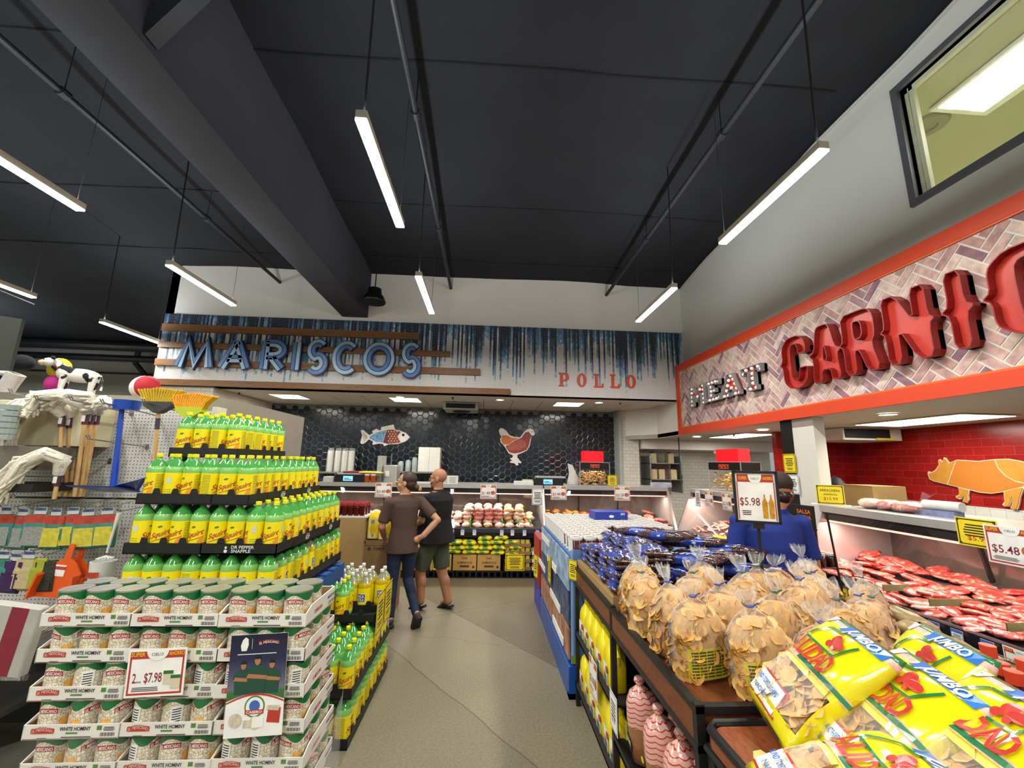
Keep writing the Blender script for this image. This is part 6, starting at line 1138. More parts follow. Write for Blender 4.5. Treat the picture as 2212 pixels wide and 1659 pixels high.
b.build('runner',mat('pallet_plastic','1c4fa0',.35,var=.1),pl); MB().bbox((0,0,.18),(1.19,1.74,.235),.01).build('deck',MC['pallet_plastic'],pl); MB().box((.0,.0,.0),(1.19,.06,.04)).build('base_board',blued,pl)
for k,(z0,z1,m,lab) in enumerate(((.0,.16,'blue',''),(.16,.32,'blue2','')) ): MB().bbox((0,0,z0),(.62,.6,z1-.004),.008).build('blue_crate',mat('crate_blue','2a3aa0',.4,var=.1),None,(.70,5.32,0),label='blue crate on the floor under the red cartons, %s'%('lower' if k==0 else 'upper'),cat='crate')
rc=mat('carton_red','a51d1f',.45,var=.06)
for k in range(3):
    o=empty('red_carton',(.69,5.32,.32+k*.185),label='red printed carton beyond the blue bin, %s of three'%('lowest','middle','topmost')[k],cat='box'); MB().bbox((0,0,0),(.6,.58,.18),.006).build('box',rc,o); b=MB(); rect(b,.02,.05,.02,.16,0,off=.001); text(b,'MASA',.16,.05,.05,.14,m=1,off=.001,bold=.03); b.build('print',[mat('carton_yellow','d9a02a',.5),cardw],o)
card('carton_price_card',.12,.26,(.665,5.48,.40),-PI/2+.3,'narrow yellow card on the red cartons by the aisle','y')
o=empty('blue_box',(1.42,4.85,1.195),(0,0,.05),label='blue shallow box numbered 201 lying on top of the white tubs',cat='box'); MB().bbox((-.19,-.12,0),(.19,.12,.085),.004).build('box',mat('box_blue','2b3f9e',.4),o); b=MB(); text(b,'201',.13,.05,.022,.05,off=.1205,bold=.02); b.poly(circ(0,.03,.03,10),0,0,(),lambda u,v,d:(u,-.1205,v*.5+.02)); b.build('print',cardw,o)
# salsa rack before the column
sr=empty('salsa_rack',(3.02,3.98,0),(0,0,-PI/2+.12),label='black wire rack of dark salsa jars with a printed header before the column',cat='rack')
b=MB()
for x in (-.22,.22):
    b.tube([(x,-.02,0),(x,-.02,1.46)],.011,6).tube([(x,.26,0),(x,.12,1.40)],.009,6)
    for z in (.25,.62,.92): b.tube([(x,-.02,z),(x,.22,z)],.005,4)
for z in (.25,.62,.92,.99,.69): b.tube([(-.22,-.02,z),(.22,-.02,z)],.006,5)
b.tube([(-.22,-.02,1.0),(.22,.0,1.25)],.006,5); b.build('wire_frame',frame,sr,smooth=True)
for z in (.25,.62,.92): MB().box((-.22,-.02,z-.004),(.22,.22,z)).build('shelf',frame,sr)
b=MB().box((-.235,-.035,1.24),(.235,-.022,1.46)); b.build('header',mat('header_black','15130f',.4),sr); b=MB(); text(b,'SALSA',.13,1.385,.035,.15,off=.036,bold=.02); text(b,'MACHA',.13,1.335,.035,.15,off=.036,bold=.02)
for k in range(4): rect(b,.03,.2,1.255+k*.017,1.265+k*.017,1,off=.036)
b.poly(circ(-.17,1.42,.02,10),0,1,(),lambda u,v,d:(u,-.036,v)); b.poly(circ(-.11,1.42,.02,10),0,2,(),lambda u,v,d:(u,-.036,v)); b.poly([(-.2,1.25),(-.02,1.25),(.01,1.3),(-.05,1.36),(-.14,1.33)],0,3,(),lambda u,v,d:(u,-.036,v)); b.build('header_print',[mat('salsa_orange','c96a2c',.5),mat('salsa_cream','c9c191',.5),mat('salsa_ochre','a98a3a',.5),mat('salsa_food','6e4a36',.5,var=.6,scale=40)],sr)
jr=empty('salsa_jar'); MB().lathe([(.0,0),(.034,.0),(.038,.01),(.038,.085),(.03,.10),(.0,.1)],14).build('glass_jar',mat('jar_dark','2c1310',.12,coat=.6,var=.4,scale=40),jr,smooth=True); MB().lathe([(.034,.1),(.034,.118),(0,.118)],14).build('lid',mat('jar_lid','c3beb0',.4),jr)
for z in (.25,.62,.92):
    for i in range(5):
        for j in range(2):
            p=sr.matrix_basis@Vector((-.175+i*.088,.05+j*.1,z)) if 0 else Matrix.Translation((3.02,3.98,0))@Matrix.Rotation(-PI/2+.12,4,'Z')@Vector((-.175+i*.088,.05+j*.1,z)); spawn(jr,p,(0,0,0),label='dark salsa jar on the wire rack, %s shelf, %s row, %s along'%({.25:'bottom',.62:'middle',.92:'top'}[z],ORD[j],ORD[i]),cat='jar',group='salsa jars')
# ================================================================ CONTENTS OF THE CASES
def lump(name,rx,ry,rz_,m,seed,amp=.22,fr=3.0,nu=14,nv=9):
    o=empty(name); f=lambda d:1+amp*noise.noise(Vector((d.x*fr+seed,d.y*fr,d.z*fr*.6)))+.5*amp*noise.noise(Vector((d.x*fr*2.7,d.y*fr*2.7+seed,d.z*3)))
    MB().ell((0,0,0),(rx,ry,rz_),nu,nv,f=f).build('meat',m,o,smooth=True,ang=180); return o
def meatm(name,a,b_,c,sc=14,rough=.28):
    g=NT(name,rough=rough,coat=.3,spec=.6); n=g.node('TexNoise',{'Vector':g.tc.outputs['Object'],'Scale':sc,'Detail':5,'Distortion':1.5}).outputs['Fac']; oi=g.node('ObjectInfo').outputs['Random']
    g.col(g.mix(g.math('MULTIPLY',oi,.35),g.ramp(n,[(.34,c),(.46,a),(.62,b_)]),b_)); g.bump(n,.3,.006); return g.m
beef=meatm('beef','bd4438','96302a','e3b3a0'); beefp=meatm('beef_pale','cf6a58','a93c33','ecc8b4',18); pork=meatm('pork_strip','d68a74','b8604f','efcfbd',20); chick=meatm('chicken','e2b9a2','d09a86','f0dcc8',16); chicky=meatm('chicken_yellow','dbb070','c9924e','ead6a8',16); chickr=meatm('chicken_pink','d98a7c','c26a60','edc4b4',22); ora=meatm('marinated_orange','d9822a','c05a1c','e8a84c',22); redm=meatm('marinated_red','b5301c','8f1f14','d2603a',22)
def CW(loc,rz,x,y,z): return Vector(loc)+Matrix.Rotation(rz,3,'Z')@Vector((x,y,z))
deck=lambda y:.70+(y-.05)*.23
CA,CB_,CC,CD=((-2.85,7.02,0),0),((1.02,7.02,0),0),((3.27,7.12,0),-PI/2),((3.27,4.30,0),-PI/2)
def scatter(protos,case_,n,x0,x1,y0,y1,zf,label,group,flat=.25):
    for k in range(n):
        x=rnd.uniform(x0,x1); y=rnd.uniform(y0,y1); z=deck(y)+zf(x,y)*rnd.uniform(.3,1)+.02
        spawn(rnd.choice(protos),CW(*case_,x,y,z),(rnd.uniform(-flat,flat)+.1,rnd.uniform(-flat,flat),rnd.uniform(0,6.28)),label=label,cat='meat',group=group)
rnd.seed(21)
st=[lump('beef_steak',.14,.09,.024,beef,1),lump('beef_steak',.10,.08,.024,beef,5),lump('beef_steak',.14,.075,.022,beefp,9),lump('beef_steak',.09,.055,.022,beefp,13)]
hp=lambda a:(lambda x,y:a*(.5+.5*math.sin(x*3.1+1))*(.6+.4*math.cos((y-.4)*4)))
scatter(st,CD,230,.04,2.9,.12,.86,hp(.12),'raw red beef slice in the long case before the pig decoration','beef slices in the long case')
for x in (.78,1.15,1.62,2.2): 
    o=MB().box((-.004,-.36,0),(.004,.40,.05)).build('tray_divider',mat('divider_green','4a5c3a',.4),None,CW(*CD,x,.46,.80),(.22 if 0 else 0,0,-PI/2),label='thin dark green divider standing between the beef trays',cat='divider',group='beef tray dividers')
for x in (.95,1.3): MB().box((-.10,-.004,-.02),(.10,.004,.05)).build('end_plate',mat('tray_tan','b39c84',.5),None,CW(*CD,x,.82,.86),(.5,0,-PI/2),label='tan end plate at the back of an emptier beef tray',cat='divider',group='tan tray plates')
ps_=[lump('pork_strip',.075,.020,.017,pork,2,.3),lump('pork_strip',.06,.024,.018,pork,6,.3)]
scatter(ps_,CC,110,.12,2.0,.14,.80,lambda x,y:.15*max(0,1-abs(x-1.1)/1.0)*max(0,1-abs(y-.4)/.5)+.02,'pink raw meat strip heaped in the corner case','meat strips in the corner case',.4)
cp=[lump('chicken_pack',.085,.075,.045,chick,3,.25,4),lump('chicken_pack',.08,.08,.05,chickr,7,.3,5),lump('chicken_pack',.085,.07,.045,chicky,11,.3,5)]
for i in range(21):
    x=.12+i*.175
    for r in range(3):
        k=0 if x<2.7 else (1 if x<3.2 else 2) if r else rnd.choice((0,2)); n=1+(r>0)+(2 if 2.55<x<3.45 and r else 0)
        for q in range(n): spawn(cp[k if rnd.random()<.8 else 0],CW(*CA,x+rnd.uniform(-.02,.02),.16+r*.17,deck(.16+r*.17)+.045+q*.065),(rnd.uniform(-.3,.3),rnd.uniform(-.2,.2),rnd.uniform(0,6)),label='pack of raw poultry in the case before the hexagon wall',cat='meat',group='poultry packs')
for x in (1.95,2.28,2.62,3.15,3.42,3.62): MB().box((-.008,-.1,0),(.008,.2,.12)).build('green_divider',mat('divider_lime','5fae3a',.5),None,CW(*CA,x,.2,.74),(0,0,0),label='lime green fringe divider between the poultry packs',cat='divider',group='lime dividers')
oc=[lump('marinated_piece',.06,.04,.022,ora,4),lump('marinated_piece',.06,.035,.02,redm,8)]
scatter(oc[:1],CB_,60,.08,.85,.14,.8,lambda x,y:.08,'orange marinated meat piece in the case right of the poultry','orange marinated pieces'); scatter(oc[1:],CB_,40,.75,1.5,.14,.8,lambda x,y:.09,'red marinated meat piece in the case right of the poultry','red marinated pieces'); scatter(st[2:],CB_,30,1.35,2.1,.14,.8,lambda x,y:.08,'dark pink meat slice at the corner end of the marinated case','meat slices at the corner end')
# tags on the bumpers, cards on the rails
tg=small_tag()
for ti,(px,py) in enumerate(((977,1147),(999,1152),(1025,1145),(1084,1145),(1107,1145),(1133,1146),(1161,1148),(700,1140),(740,1140))):
    p=atY(px,py,7.0); spawn(tg,(p.x,7.0,.735),(0,0,0),label='small price tag on the poultry case lip, %s'%('first right of the man','second right of the man, hung lower','third right of the man','fourth right of the man','fifth right of the man','sixth right of the man','last before the case joint','far left, behind the pyramid','left, above the sauce bottles')[ti],cat='price tag',group='tags on the poultry case')
for ti,(px,py) in enumerate(((1873,1280),(1916,1295),(1945,1305),(1970,1315),(2010,1330),(2062,1365),(2130,1400))):
    p=atX(px,py-25,3.25); spawn(tg,(3.25,p.y,.735),(0,0,-PI/2),label='white price tag with blue edge on the beef case lip, %s from the far end'%ORD[ti],cat='price tag',group='tags on the beef case').scale=(1.25,1,1.25)
for i in range(8): spawn(tg,(3.25,6.9-i*.19,.735),(0,0,-PI/2),label='white price tag on the corner meat case lip, %s from the far end'%ORD[i],cat='price tag',group='tags on the corner case').scale=(1,1,1)
p=atX(1822,1272,3.24); card('case_price_card',.085,.15,(3.235,p.y,.60),-PI/2,'narrow yellow price card at the far end of the beef case lip','y')
p=atX(2200,1385,3.24); card('case_sale_card',.17,.15,(3.235,p.y,.60),-PI/2,'white and red sale card on the lip of the beef case, near the frame edge','r',price='$5.48')
for px,pr,lab,z in ((828,'$3.48','above the sauce bottles, left of the woman',.0),(1055,'$1.48','over the poultry, right of the man',0),(1207,'$3.48','left one over the marinated meats',0),(1344,'$5.28','right one over the marinated meats',0)):
    p=atY(px,1063,7.265); card('rail_sale_card',.275,.235,(p.x,7.268,1.19),0,'white red-bordered sale card on the rail, '+lab,'r',price=pr)
p=atY(1161,1078,7.265); card('rail_list_card',.19,.27,(p.x,7.268,1.10),0,'cream list sheet taped under the rail beside the case joint','b')
for px,lab in ((1532,'farther'),(1570,'nearer')): p=atX(px,1080,3.53); card('corner_sale_card',.24,.235,(3.528,p.y,1.18),-PI/2,'white sale card with red border on the corner case rail, %s one'%lab,'r',price='$5.78')
p=atX(1508,1080,3.53); card('corner_list_card',.17,.27,(3.528,p.y,1.15),-PI/2,'cream list sheet on the corner case rail','b')
p=atX(2112,1155,3.53); card('beef_rail_card',.26,.20,(3.528,p.y,1.27-.0),-PI/2,'yellow price card reading $5.99 on the beef case rail','y',price='$5.99')
p=atX(2188,1180,3.52); card('beef_rail_sale_card',.30,.25,(3.518,p.y,1.19),-PI/2,'white sale card reading $5.48 on the beef case rail at the right edge','r',price='$5.48')
p=atX(1796,1090,3.66); card('counter_card',.24,.20,(p.x,p.y,1.432),-.75,'yellow card reading ARRACHERA $15.99 standing on the beef counter','y',price='$15.99',title='ARRACHERA'); MB().box((-.17,-.02,0),(.17,.04,.012)).build('card_foot',cardw,None,(p.x+.01,p.y+.02,1.42),(0,0,-.75),label='white foot strip under the ARRACHERA card',cat='stand')
card('column_card',.20,.225,(3.68,4.86,1.745),-PI/2,'yellow notice taped to the black strip of the column','y'); card('column_notice',.20,.225,(3.68,4.84,1.50),-PI/2,'white and blue notice below the yellow one on the column','b')
p=atY(1323,1048,7.42); card('crackling_card',.17,.19,(p.x,7.42,1.425),0,'yellow card standing before the left crackling box','y')
# ---- counter-top equipment
scb=mat('scale_black','1c1d1f',.35); scr=mat('scale_screen','8fc8f0',.4,emit='6fb8f0',es=1.1)
def scale(x,y,rz,label):
    o=empty('counter_scale',(x,y,1.42),(0,0,rz),label=label,cat='scale'); MB().bbox((-.26,-.15,0),(.26,.2,.13),.02).build('body',scb,o); MB().box((-.10,-.156,.025),(.06,-.15,.105)).build('screen',scr,o); MB().bbox((-.22,-.13,.13),(.30,.22,.155),.02).build('weighing_plate',steel,o); MB().bbox((-.46,-.1,0),(-.27,.12,.09),.02).build('printer',mat('printer_grey','b5b4ae',.5),o); b=MB(); rect(b,-.085,.045,.04,.052,0,off=.1575); rect(b,-.085,.0,.062,.074,0,off=.1575); b.build('screen_print',mat('screen_blue','2a5f9a',.4),o); return o
scale(-2.33,7.52,0,'black counter scale with lit blue screen left of the woman'); scale(1.12,7.52,0,'black counter scale with lit blue screen in the middle of the counter'); scale(3.78,5.45,-PI/2,'small counter scale with lit screen beside the sale stand sign')
pep=mat('acrylic_edge','d9dde0',.1,trans=.4); curl=mat('crackling','c79a5e',.6,var=.35,scale=14); curl2=mat('crackling_pale','ddb987',.6,var=.3,scale=14); pblack=mat('pepe_black','141213',.35); pred=mat('pepe_red','e0121f',.4,emit='f0101c',es=.55); porange=mat('pepe_letter','e2502a',.4)
def pepe(x,y,rz,w,d,h,label,seed):
    rnd.seed(seed); o=empty('crackling_box',(x,y,1.42),(0,0,rz),label=label,cat='food box')
    MB().rings([[(-w/2,-d/2,z),(w/2,-d/2,z),(w/2,d/2,z),(-w/2,d/2,z)] for z in (0.01,h*.72)],0,False).build('acrylic_panel',cg,o); b=MB()
    for x_ in (-w/2,w/2):
        for y_ in (-d/2,d/2): b.box((x_-.005,y_-.005,0),(x_+.005,y_+.005,h))
    b.box((-w/2-.01,-d/2-.01,0),(w/2+.01,d/2+.01,.012)).box((-w/2-.006,-d/2-.006,h-.008),(w/2+.006,d/2+.006,h)); b.build('acrylic_edge',pep,o)
    MB().box((-w/2,-d/2-.002,h*.72),(w/2,d/2,h-.009)).build('header_band',pblack,o); b=MB(); text(b,"PEPE'S",0,h*.80,h*.11,w*.32,off=d/2+.004,bold=.04,shear=.2); rect(b,-w*.15,w*.16,h*.765,h*.785,0,off=d/2+.004); M=lambda u,v,q:(-w/2-q-.003,-u,v); text(b,'PEPE',0,h*.80,h*.11,d*.5,M=M,bold=.04); b.build('lettering',porange,o)
    MB().box((-w*.34,-d*.3,h),(w*.34,d*.3,h+.20)).build('red_topper',pred,o)
    b=MB()
    for _ in range(170):
        u=rnd.uniform(-w/2+.035,w/2-.035); v=rnd.uniform(-d/2+.035,d/2-.035); z=rnd.uniform(.03,h*.60); a=rnd.uniform(0,6.28); r=rnd.uniform(.012,.026); e=rnd.uniform(-1,1)
        b.tube([(u+r*math.cos(a+t),v+r*math.sin(a+t)*.7,z+r*e*math.sin(t)) for t in (0,.9,1.8,2.7,3.6)],[.008,.012,.013,.012,.007],5,rnd.choice((0,0,1)))
    c=b.build('cracklings',[curl,curl2],o,smooth=True,ang=80); c['kind']='stuff'; area('box_area_light',Vector((x,y,1.42+h*.70)),w*.6,d*.5,1.6,(1,.8,.5)); return o  # small warm area light inside the box, just under its header band
pepe(1.96,7.62,0,.54,.34,.42,'acrylic box of cracklings with red topper on the poultry counter',4); pepe(3.92,6.42,-PI/2+.12,.75,.34,.46,'acrylic box of cracklings with red topper on the corner counter',6)
whi=mat('foam_white','e0ddd4',.5); shf=mat('shelf_steel','8e8f8c',.35,metal=.7)
for x0,x1,z,lab in ((-3.65,-2.05,1.535,'left'),(-2.0,-1.0,1.57,'right')): MB().bbox((x0,9.2,z-.03),(x1,9.66,z),.005).build('wall_shelf',shf,label='steel wall shelf on the hexagon tiles, %s'%lab,cat='shelf')
cstk=empty('cup_stack'); b=MB()
for k in range(12): b.lathe([(.055,k*.038),(.066,k*.038+.035),(.066,k*.038+.038)],16)
b.build('cups',whi,cstk); MB().lathe([(.075,0),(.078,.3),(.07,.45),(.05,.49),(.065,.52)],16,cap=False).build('sleeve',bagf,cstk,smooth=True)
for i,x in enumerate((-3.42,-3.26,-3.11,-2.97)): spawn(cstk,(x,9.42,1.535),(0,0,i),label='tall sleeve of white foam cups on the left wall shelf, %s from the left'%('first','second','third','fourth')[i],cat='cups',group='foam cup sleeves')
ck=mat('clear_cup','c4cccb',.1,trans=.4,coat=.4)
for i,(x,h) in enumerate(((-1.88,.22),(-1.72,.25),(-1.58,.31))): MB().lathe([(.06,0),(.065,h*.8),(.04,h),(.0,h)],14).build('clear_cup_stack',ck,None,(x,9.4,1.57),label='sleeve of clear cups on the right wall shelf, %s one'%('short','middle','tall')[i],cat='cups',smooth=True)
o=empty('paper_cabinet',(-1.26,9.5,1.575),label='white two-part wall cabinet on the hexagon tiles above the man',cat='cabinet'); MB().bbox((-.24,-.16,0),(.24,.16,.53),.01).build('housing',whi,o); MB().box((-.003,-.163,.01),(.003,-.16,.52)).build('seam',mat('seam_grey','8f8e88',.6),o)
b=MB(); P=[(0,0,0),(0,0,.42),(.02,-.03,.50),(.06,-.08,.53),(.10,-.12,.50),(.11,-.13,.40)]; b.tube(P,.012,8).tube([(.03,0,.0),(.03,0,.3)],.01,8); b.build('faucet',steel,None,(-3.78,9.2,1.32),label='tall steel sprayer tap left of the foam cups',cat='tap',smooth=True)
MB().box((-4.9,8.95,1.22),(3.0,9.66,1.30)).build('back_counter',steel,label='steel back counter along the hexagon wall',cat='counter')
o=empty('meat_slicer',(-1.76,7.72,1.42),label='steel saw machine on the counter behind the woman',cat='slicer'); MB().bbox((-.17,-.15,0),(-.08,.15,.46),.01).bbox((-.04,-.2,.0),(.20,.12,.30),.03).build('housing',steel,o); MB().tube([(.04,0,.3),(.04,0,.50)],.012,8).build('guide_rod',shf,o); MB().box((.0,-.212,.10),(.07,-.205,.2)).build('switch_plate',whi,o)
for k,x in enumerate((-2.03,-1.93)): o=empty('orange_jar',(x,7.38,1.42),label='jar with orange label beside the left scale, %s one'%('left','right')[k],cat='jar'); MB().lathe([(.0,0),(.045,.0),(.045,.12),(.0,.12)],14).build('jar_body',mat('jar_orange','a3441c',.3,var=.3,scale=20),o,smooth=True); MB().lathe([(.047,.12),(.047,.145),(0,.145)],14).build('lid',whi,o)
ob=MB().ell((0,0,.02),(.22,.1,.03),14,6,f=lambda d:1+.3*noise.noise(d*3)).build('yellow_packet',mat('packet_yellow','cdbb4a',.4),None,(-1.98,7.42,1.565),label='crumpled yellow packet lying on the two jars',cat='packet',smooth=True)
ob=MB().ell((0,0,.01),(.22,.13,.02),14,6,f=lambda d:1+.3*noise.noise(d*4)).build('red_cloth',mat('cloth_red','8e1d33',.8),None,(-2.3,7.55,1.58),label='dark red cloth on the left scale',cat='cloth',smooth=True)
for k in range(3): MB().lathe([(.035,0),(.045,.13),(.0,.13)],12).build('printed_cup',mat('cup_print','b9aaa0',.5,var=.5,scale=30),None,(-1.40+k*.07,7.45,1.42),label='printed paper cup between the woman and the man, %s'%('left','middle','right')[k],cat='cup')
o=empty('tag_rack',(-.72,7.45,1.42),label='clear rack of white tag cards on the counter right of the man',cat='rack'); MB().box((-.24,-.01,.0),(.24,.01,.14)).build('panel',whi,o); b=MB(); [lines(b,-.22+k*.15,-.09+k*.15,.02,.12,4,0,off=.012) for k in range(3)]; b.build('print',mat('print_grey','9a9992',.6),o)
MB().bbox((0,0,0),(.34,.14,.07),.01).build('film_box',whi,None,(.50,7.32,1.42),label='white and blue wrap box on the middle of the counter',cat='box'); MB().bbox((0,0,0),(.34,.15,.08),.01).build('film_box',mat('film_box_blue','aeb6c9',.5,var=.3,scale=8),None,(3.0,7.36,1.42),(0,0,.05),label='white and blue wrap box at the corner end of the counter',cat='box')
b=MB(); b.poly([(-.12,0),(.1,0),(.13,.08),(.0,.35),(-.1,.38),(-.07,.2)],.004); b.build('paper_sheet',whi,None,(1.60,7.66,1.43),(0,0,.2),label='white paper sheet standing left of the crackling box',cat='paper')
# things lying on the beef counter
for k,(x,y,s,m,lab) in enumerate(((3.85,4.02,.10,chick,'clear knotted bag'),(3.88,3.86,.12,beefp,'small red one'),(3.86,3.66,.15,beefp,'large one'))): o=empty('bagged_meat',(x,y,1.42),(0,0,-1.4),label='plastic bag of meat lying on the beef counter, '+lab,cat='meat'); MB().ell((0,0,.045),(s,.09,.045),16,8,f=lambda d:1+.3*noise.noise(d*3+Vector((k,0,0)))).build('meat',m,o,smooth=True); MB().ell((0,0,.05),(s*1.12,.10,.052),16,8,f=lambda d:1+.25*noise.noise(d*4)).build('film',bagf,o,smooth=True)
o=empty('film_roll',(3.90,3.42,1.42),(0,0,-1.5),label='roll of plastic film on its blue and white box on the beef counter',cat='roll'); MB().box((-.17,-.05,0),(.13,.05,.05)).build('box',mat('roll_box','7d84a6',.5,var=.3,scale=20),o); MB().rings([[(x,.04*math.cos(t*PI/8),.09+.04*math.sin(t*PI/8)) for t in range(16)] for x in (-.12,.16)]).build('roll',whi,o,smooth=True); MB().rings([[(-.14+.02*i,-.02,.12),(-.1+.06*i,-.03,.20-.03*(i%2))] for i in range(3)],0,False,False).build('loose_film',bagf,o)
MB().box((4.33,4.45,0),(4.9,5.6,.96)).build('prep_table',mat('prep_steel','77777a',.4,metal=.6),label='steel prep table behind the column',cat='table'); MB().box((4.35,4.5,.96),(4.75,4.95,1.62)).build('brown_box',card1,label='brown cardboard box behind the ARRACHERA card',cat='box'); MB().ell((4.62,5.3,1.33),(.17,.17,.38),12,8).build('black_bag',cord,label='black bag in the shadow behind the column',cat='bag',smooth=True)
o=empty('stock_shelf',(3.72,9.6,0),label='steel shelf of jugs against the white tiles in the corner',cat='shelf')
b=MB()
for z in (1.50,1.86): b.box((0,-.3,z-.015),(.75,.25,z))
b.box((0,-.3,1.2),(.03,.25,2.02)).box((.72,-.3,1.2),(.75,.25,2.02)); b.build('frame',shf,o)
for i,(x,z) in enumerate(((3.84,1.50),(4.02,1.50),(3.84,1.86),(4.25,1.86),(4.3,1.5))): MB().bbox((-.07,-.1,0),(.07,.1,.22),.02).box((-.025,-.025,.22),(.025,.025,.25),1).build('stock_jug',[mat('jug_tan','bda983',.5),cord],None,(x,9.45,z),label='tan jug with dark cap on the corner shelf, %s'%('lower left','lower middle','upper left','upper right','lower right')[i],cat='jug')
b=MB().tube([(3.95,8.3,2.38),(3.95,8.3,1.62)],.012,6).box((3.925,8.28,1.55),(3.975,8.32,1.62)).box((3.925,8.28,1.45),(3.975,8.32,1.52)); b.build('power_cord',cord,label='black cord with socket hanging from the corner header',cat='cord')
b=MB().tube([(4.9,2.2,2.38),(4.95,2.15,2.0),(5.1,2.0,1.6)],.012,6); b.build('hanging_hose',cord,label='black hose hanging from the soffit before the pig decoration',cat='hose')
c=empty('dome_camera',(*atY(1545,968,9.3).xy,2.17),label='small white dome camera under the corner header',cat='camera'); MB().lathe([(.05,0),(.055,-.03),(.04,-.07),(.0,-.085)],14).build('dome',whi,c,smooth=True)
# ---- stock in front of the poultry case
for k in range(4): 
    o=empty('black_pallet',(-2.15+k*.86,6.97,0),label='low black plastic pallet under the stock before the poultry case, %s'%('leftmost','second','third','rightmost')[k],cat='pallet'); b=MB().box((0,.0,.085),(.84,.33,.11)).box((0,0,0),(.84,.33,.015))
    for q in range(9): b.box((.01+q*.10,.0,.015),(.045+q*.10,.33,.085))
    b.build('pallet_body',blackp,o)
for i,(pa,pb) in enumerate(((850,915),(929,975),(978,1029),(1031,1081))):
    a=atY(pa,1215,6.99).x; c=atY(pb,1215,6.99).x; o=empty('rice_box',((a+c)/2,6.99,.11),label='tan carton printed JASMINE RICE before the poultry case, %s'%('behind the couple','under the yellow card','third, left of the last','rightmost')[i],cat='box'); w=(c-a)/2
    MB().bbox((-w,0,0),(w,.30,.235),.004).build('carton',mat('rice_carton','b88f4c',.7,var=.05),o); b=MB(); text(b,'JASMINE RICE',0,.10,.032,w*1.25,off=.001,bold=.02); text(b,'Dynasty',0,.17,.03,w*.5,off=.001,bold=.02); rect(b,-w*.4,w*.4,.045,.075,0,off=.001); b.poly(circ(w*.75,.05,.02,10),0,0,(),lambda u,v,d:(u,-.001,v)); b.build('print',mat('rice_print','4a3218',.7),o)
p=atY(953,1215,6.97); card('rice_price_card',.29,.25,(p.x,6.972,.10),0,'yellow card on the rice carton beside the man','y')
p=atY(1112,1215,6.94); card('beans_price_card',.30,.25,(p.x,6.93,.12),.03,'yellow card on the tan can cartons before the poultry case','y')
rbg=NT('rice_bag_print',rough=.2,coat=.5); sx=rbg.node('SeparateXYZ',{0:rbg.tc.outputs['Object']}); nn=rbg.node('TexNoise',{'Vector':rbg.tc.outputs['Object'],'Scale':16}).outputs['Fac']; rbg.col(rbg.ramp(rbg.math('ADD',rbg.math('ABSOLUTE',sx.outputs[0]),rbg.math('MULTIPLY',rbg.math('SUBTRACT',nn,.5),.25)),[(.0,'4f8a2c'),(.03,'8fae2c'),(.055,'e0cf1a'),(.2,'e6d41a')])); rbg.bump(nn,.5,.01)
rg=empty('rice_bag'); pillow(.24,.32,.085,8).build('bag',rbg.m,rg,smooth=True,ang=180); b=MB(); rect(b,-.03,.03,.08,.14,0,M=lambda u,v,w:(u,-v,.034+w)); b.build('print',redp,rg)
rnd.seed(31)
for l in range(4):
    for i in range(9):
        if l==3 and i not in (6,7): continue
        spawn(rg,(-1.35+i*.225+(.05 if l%2 else 0)+rnd.uniform(-.02,.02),7.12,.385+l*.072),(rnd.uniform(-.05,.15),rnd.uniform(-.1,.1),rnd.uniform(-.15,.15)),label='yellow and green rice bag before the poultry case, layer %s up, %s from the left'%(ORD[l],ORD[i]),cat='bag',group='rice bags')
yc_=empty('yellow_can'); MB().lathe([(.0,0),(.037,0),(.037,.105),(0,.105)],14).build('label',mat('can_yellow_label','c9b43a',.4,var=.5,scale=40),yc_,smooth=True); MB().lathe([(.038,.1),(.038,.11),(0,.11)],14).build('lid',tin,yc_)
for l in range(4):
    for cx,m,nm,lab in ((.34,card2,'can_tray','kraft tray of yellow cans'),(.78,carw,'white_can_tray','white tray of cans')):
        if cx>.5 and l==3: continue
        MB().box((0,0,0),(.43,.30,.004)).box((0,0,0),(.43,.005,.055)).box((0,.295,0),(.43,.30,.055)).box((0,0,0),(.005,.3,.055)).box((.425,0,0),(.43,.3,.055)).build(nm,m,None,(cx,6.98,.11+l*.118),label=lab+' before the poultry case, %s'%('lowest','second up','third up','topmost')[l],cat='tray')
        for i in range(5): spawn(yc_,(cx+.05+i*.082,7.03,.115+l*.118),(0,0,i*1.3),label='small yellow-labelled can, %s tray up, %s from the left, %s tray column'%(ORD[l],ORD[i],'left' if cx<.5 else 'right'),cat='can',group='small yellow cans')
# ================================================================ PEOPLE
skin=mat('skin','b98868',.5,var=.05,scale=20,sss=.05); skin2=mat('skin_tan','a87454',.5,var=.06,scale=20,sss=.05); eyew=mat('eye_white','e6e2da',.3); eyed=mat('eye_dark','241a14',.3)
def rm(o,v=.008,it=6):
    m=o.modifiers.new('union','REMESH'); m.mode='VOXEL'; m.voxel_size=v; m.use_smooth_shade=True
    s=o.modifiers.new('smooth','SMOOTH'); s.factor=.5; s.iterations=it; return o
def etube(b,P,n=16):
    """limb through (x,y,z,rx,ry) stations"""
    return b.rings([[(x+rx*math.cos(2*PI*i/n),y+ry*math.sin(2*PI*i/n),z) for i in range(n)] for x,y,z,rx,ry in P])
def limb(b,P,R,n=12):
    Q=[];T=[]
    for i in range(len(P)-1):
        for s in range(4): Q.append(Vector(P[i]).lerp(Vector(P[i+1]),s/4)); T.append(R[i]+(R[i+1]-R[i])*s/4)
    Q.append(Vector(P[-1])); T.append(R[-1])
    b.tube(Q,T,n); 
    for p,r in zip(P,R): b.ell(p,(r*.98,)*3,10,7)
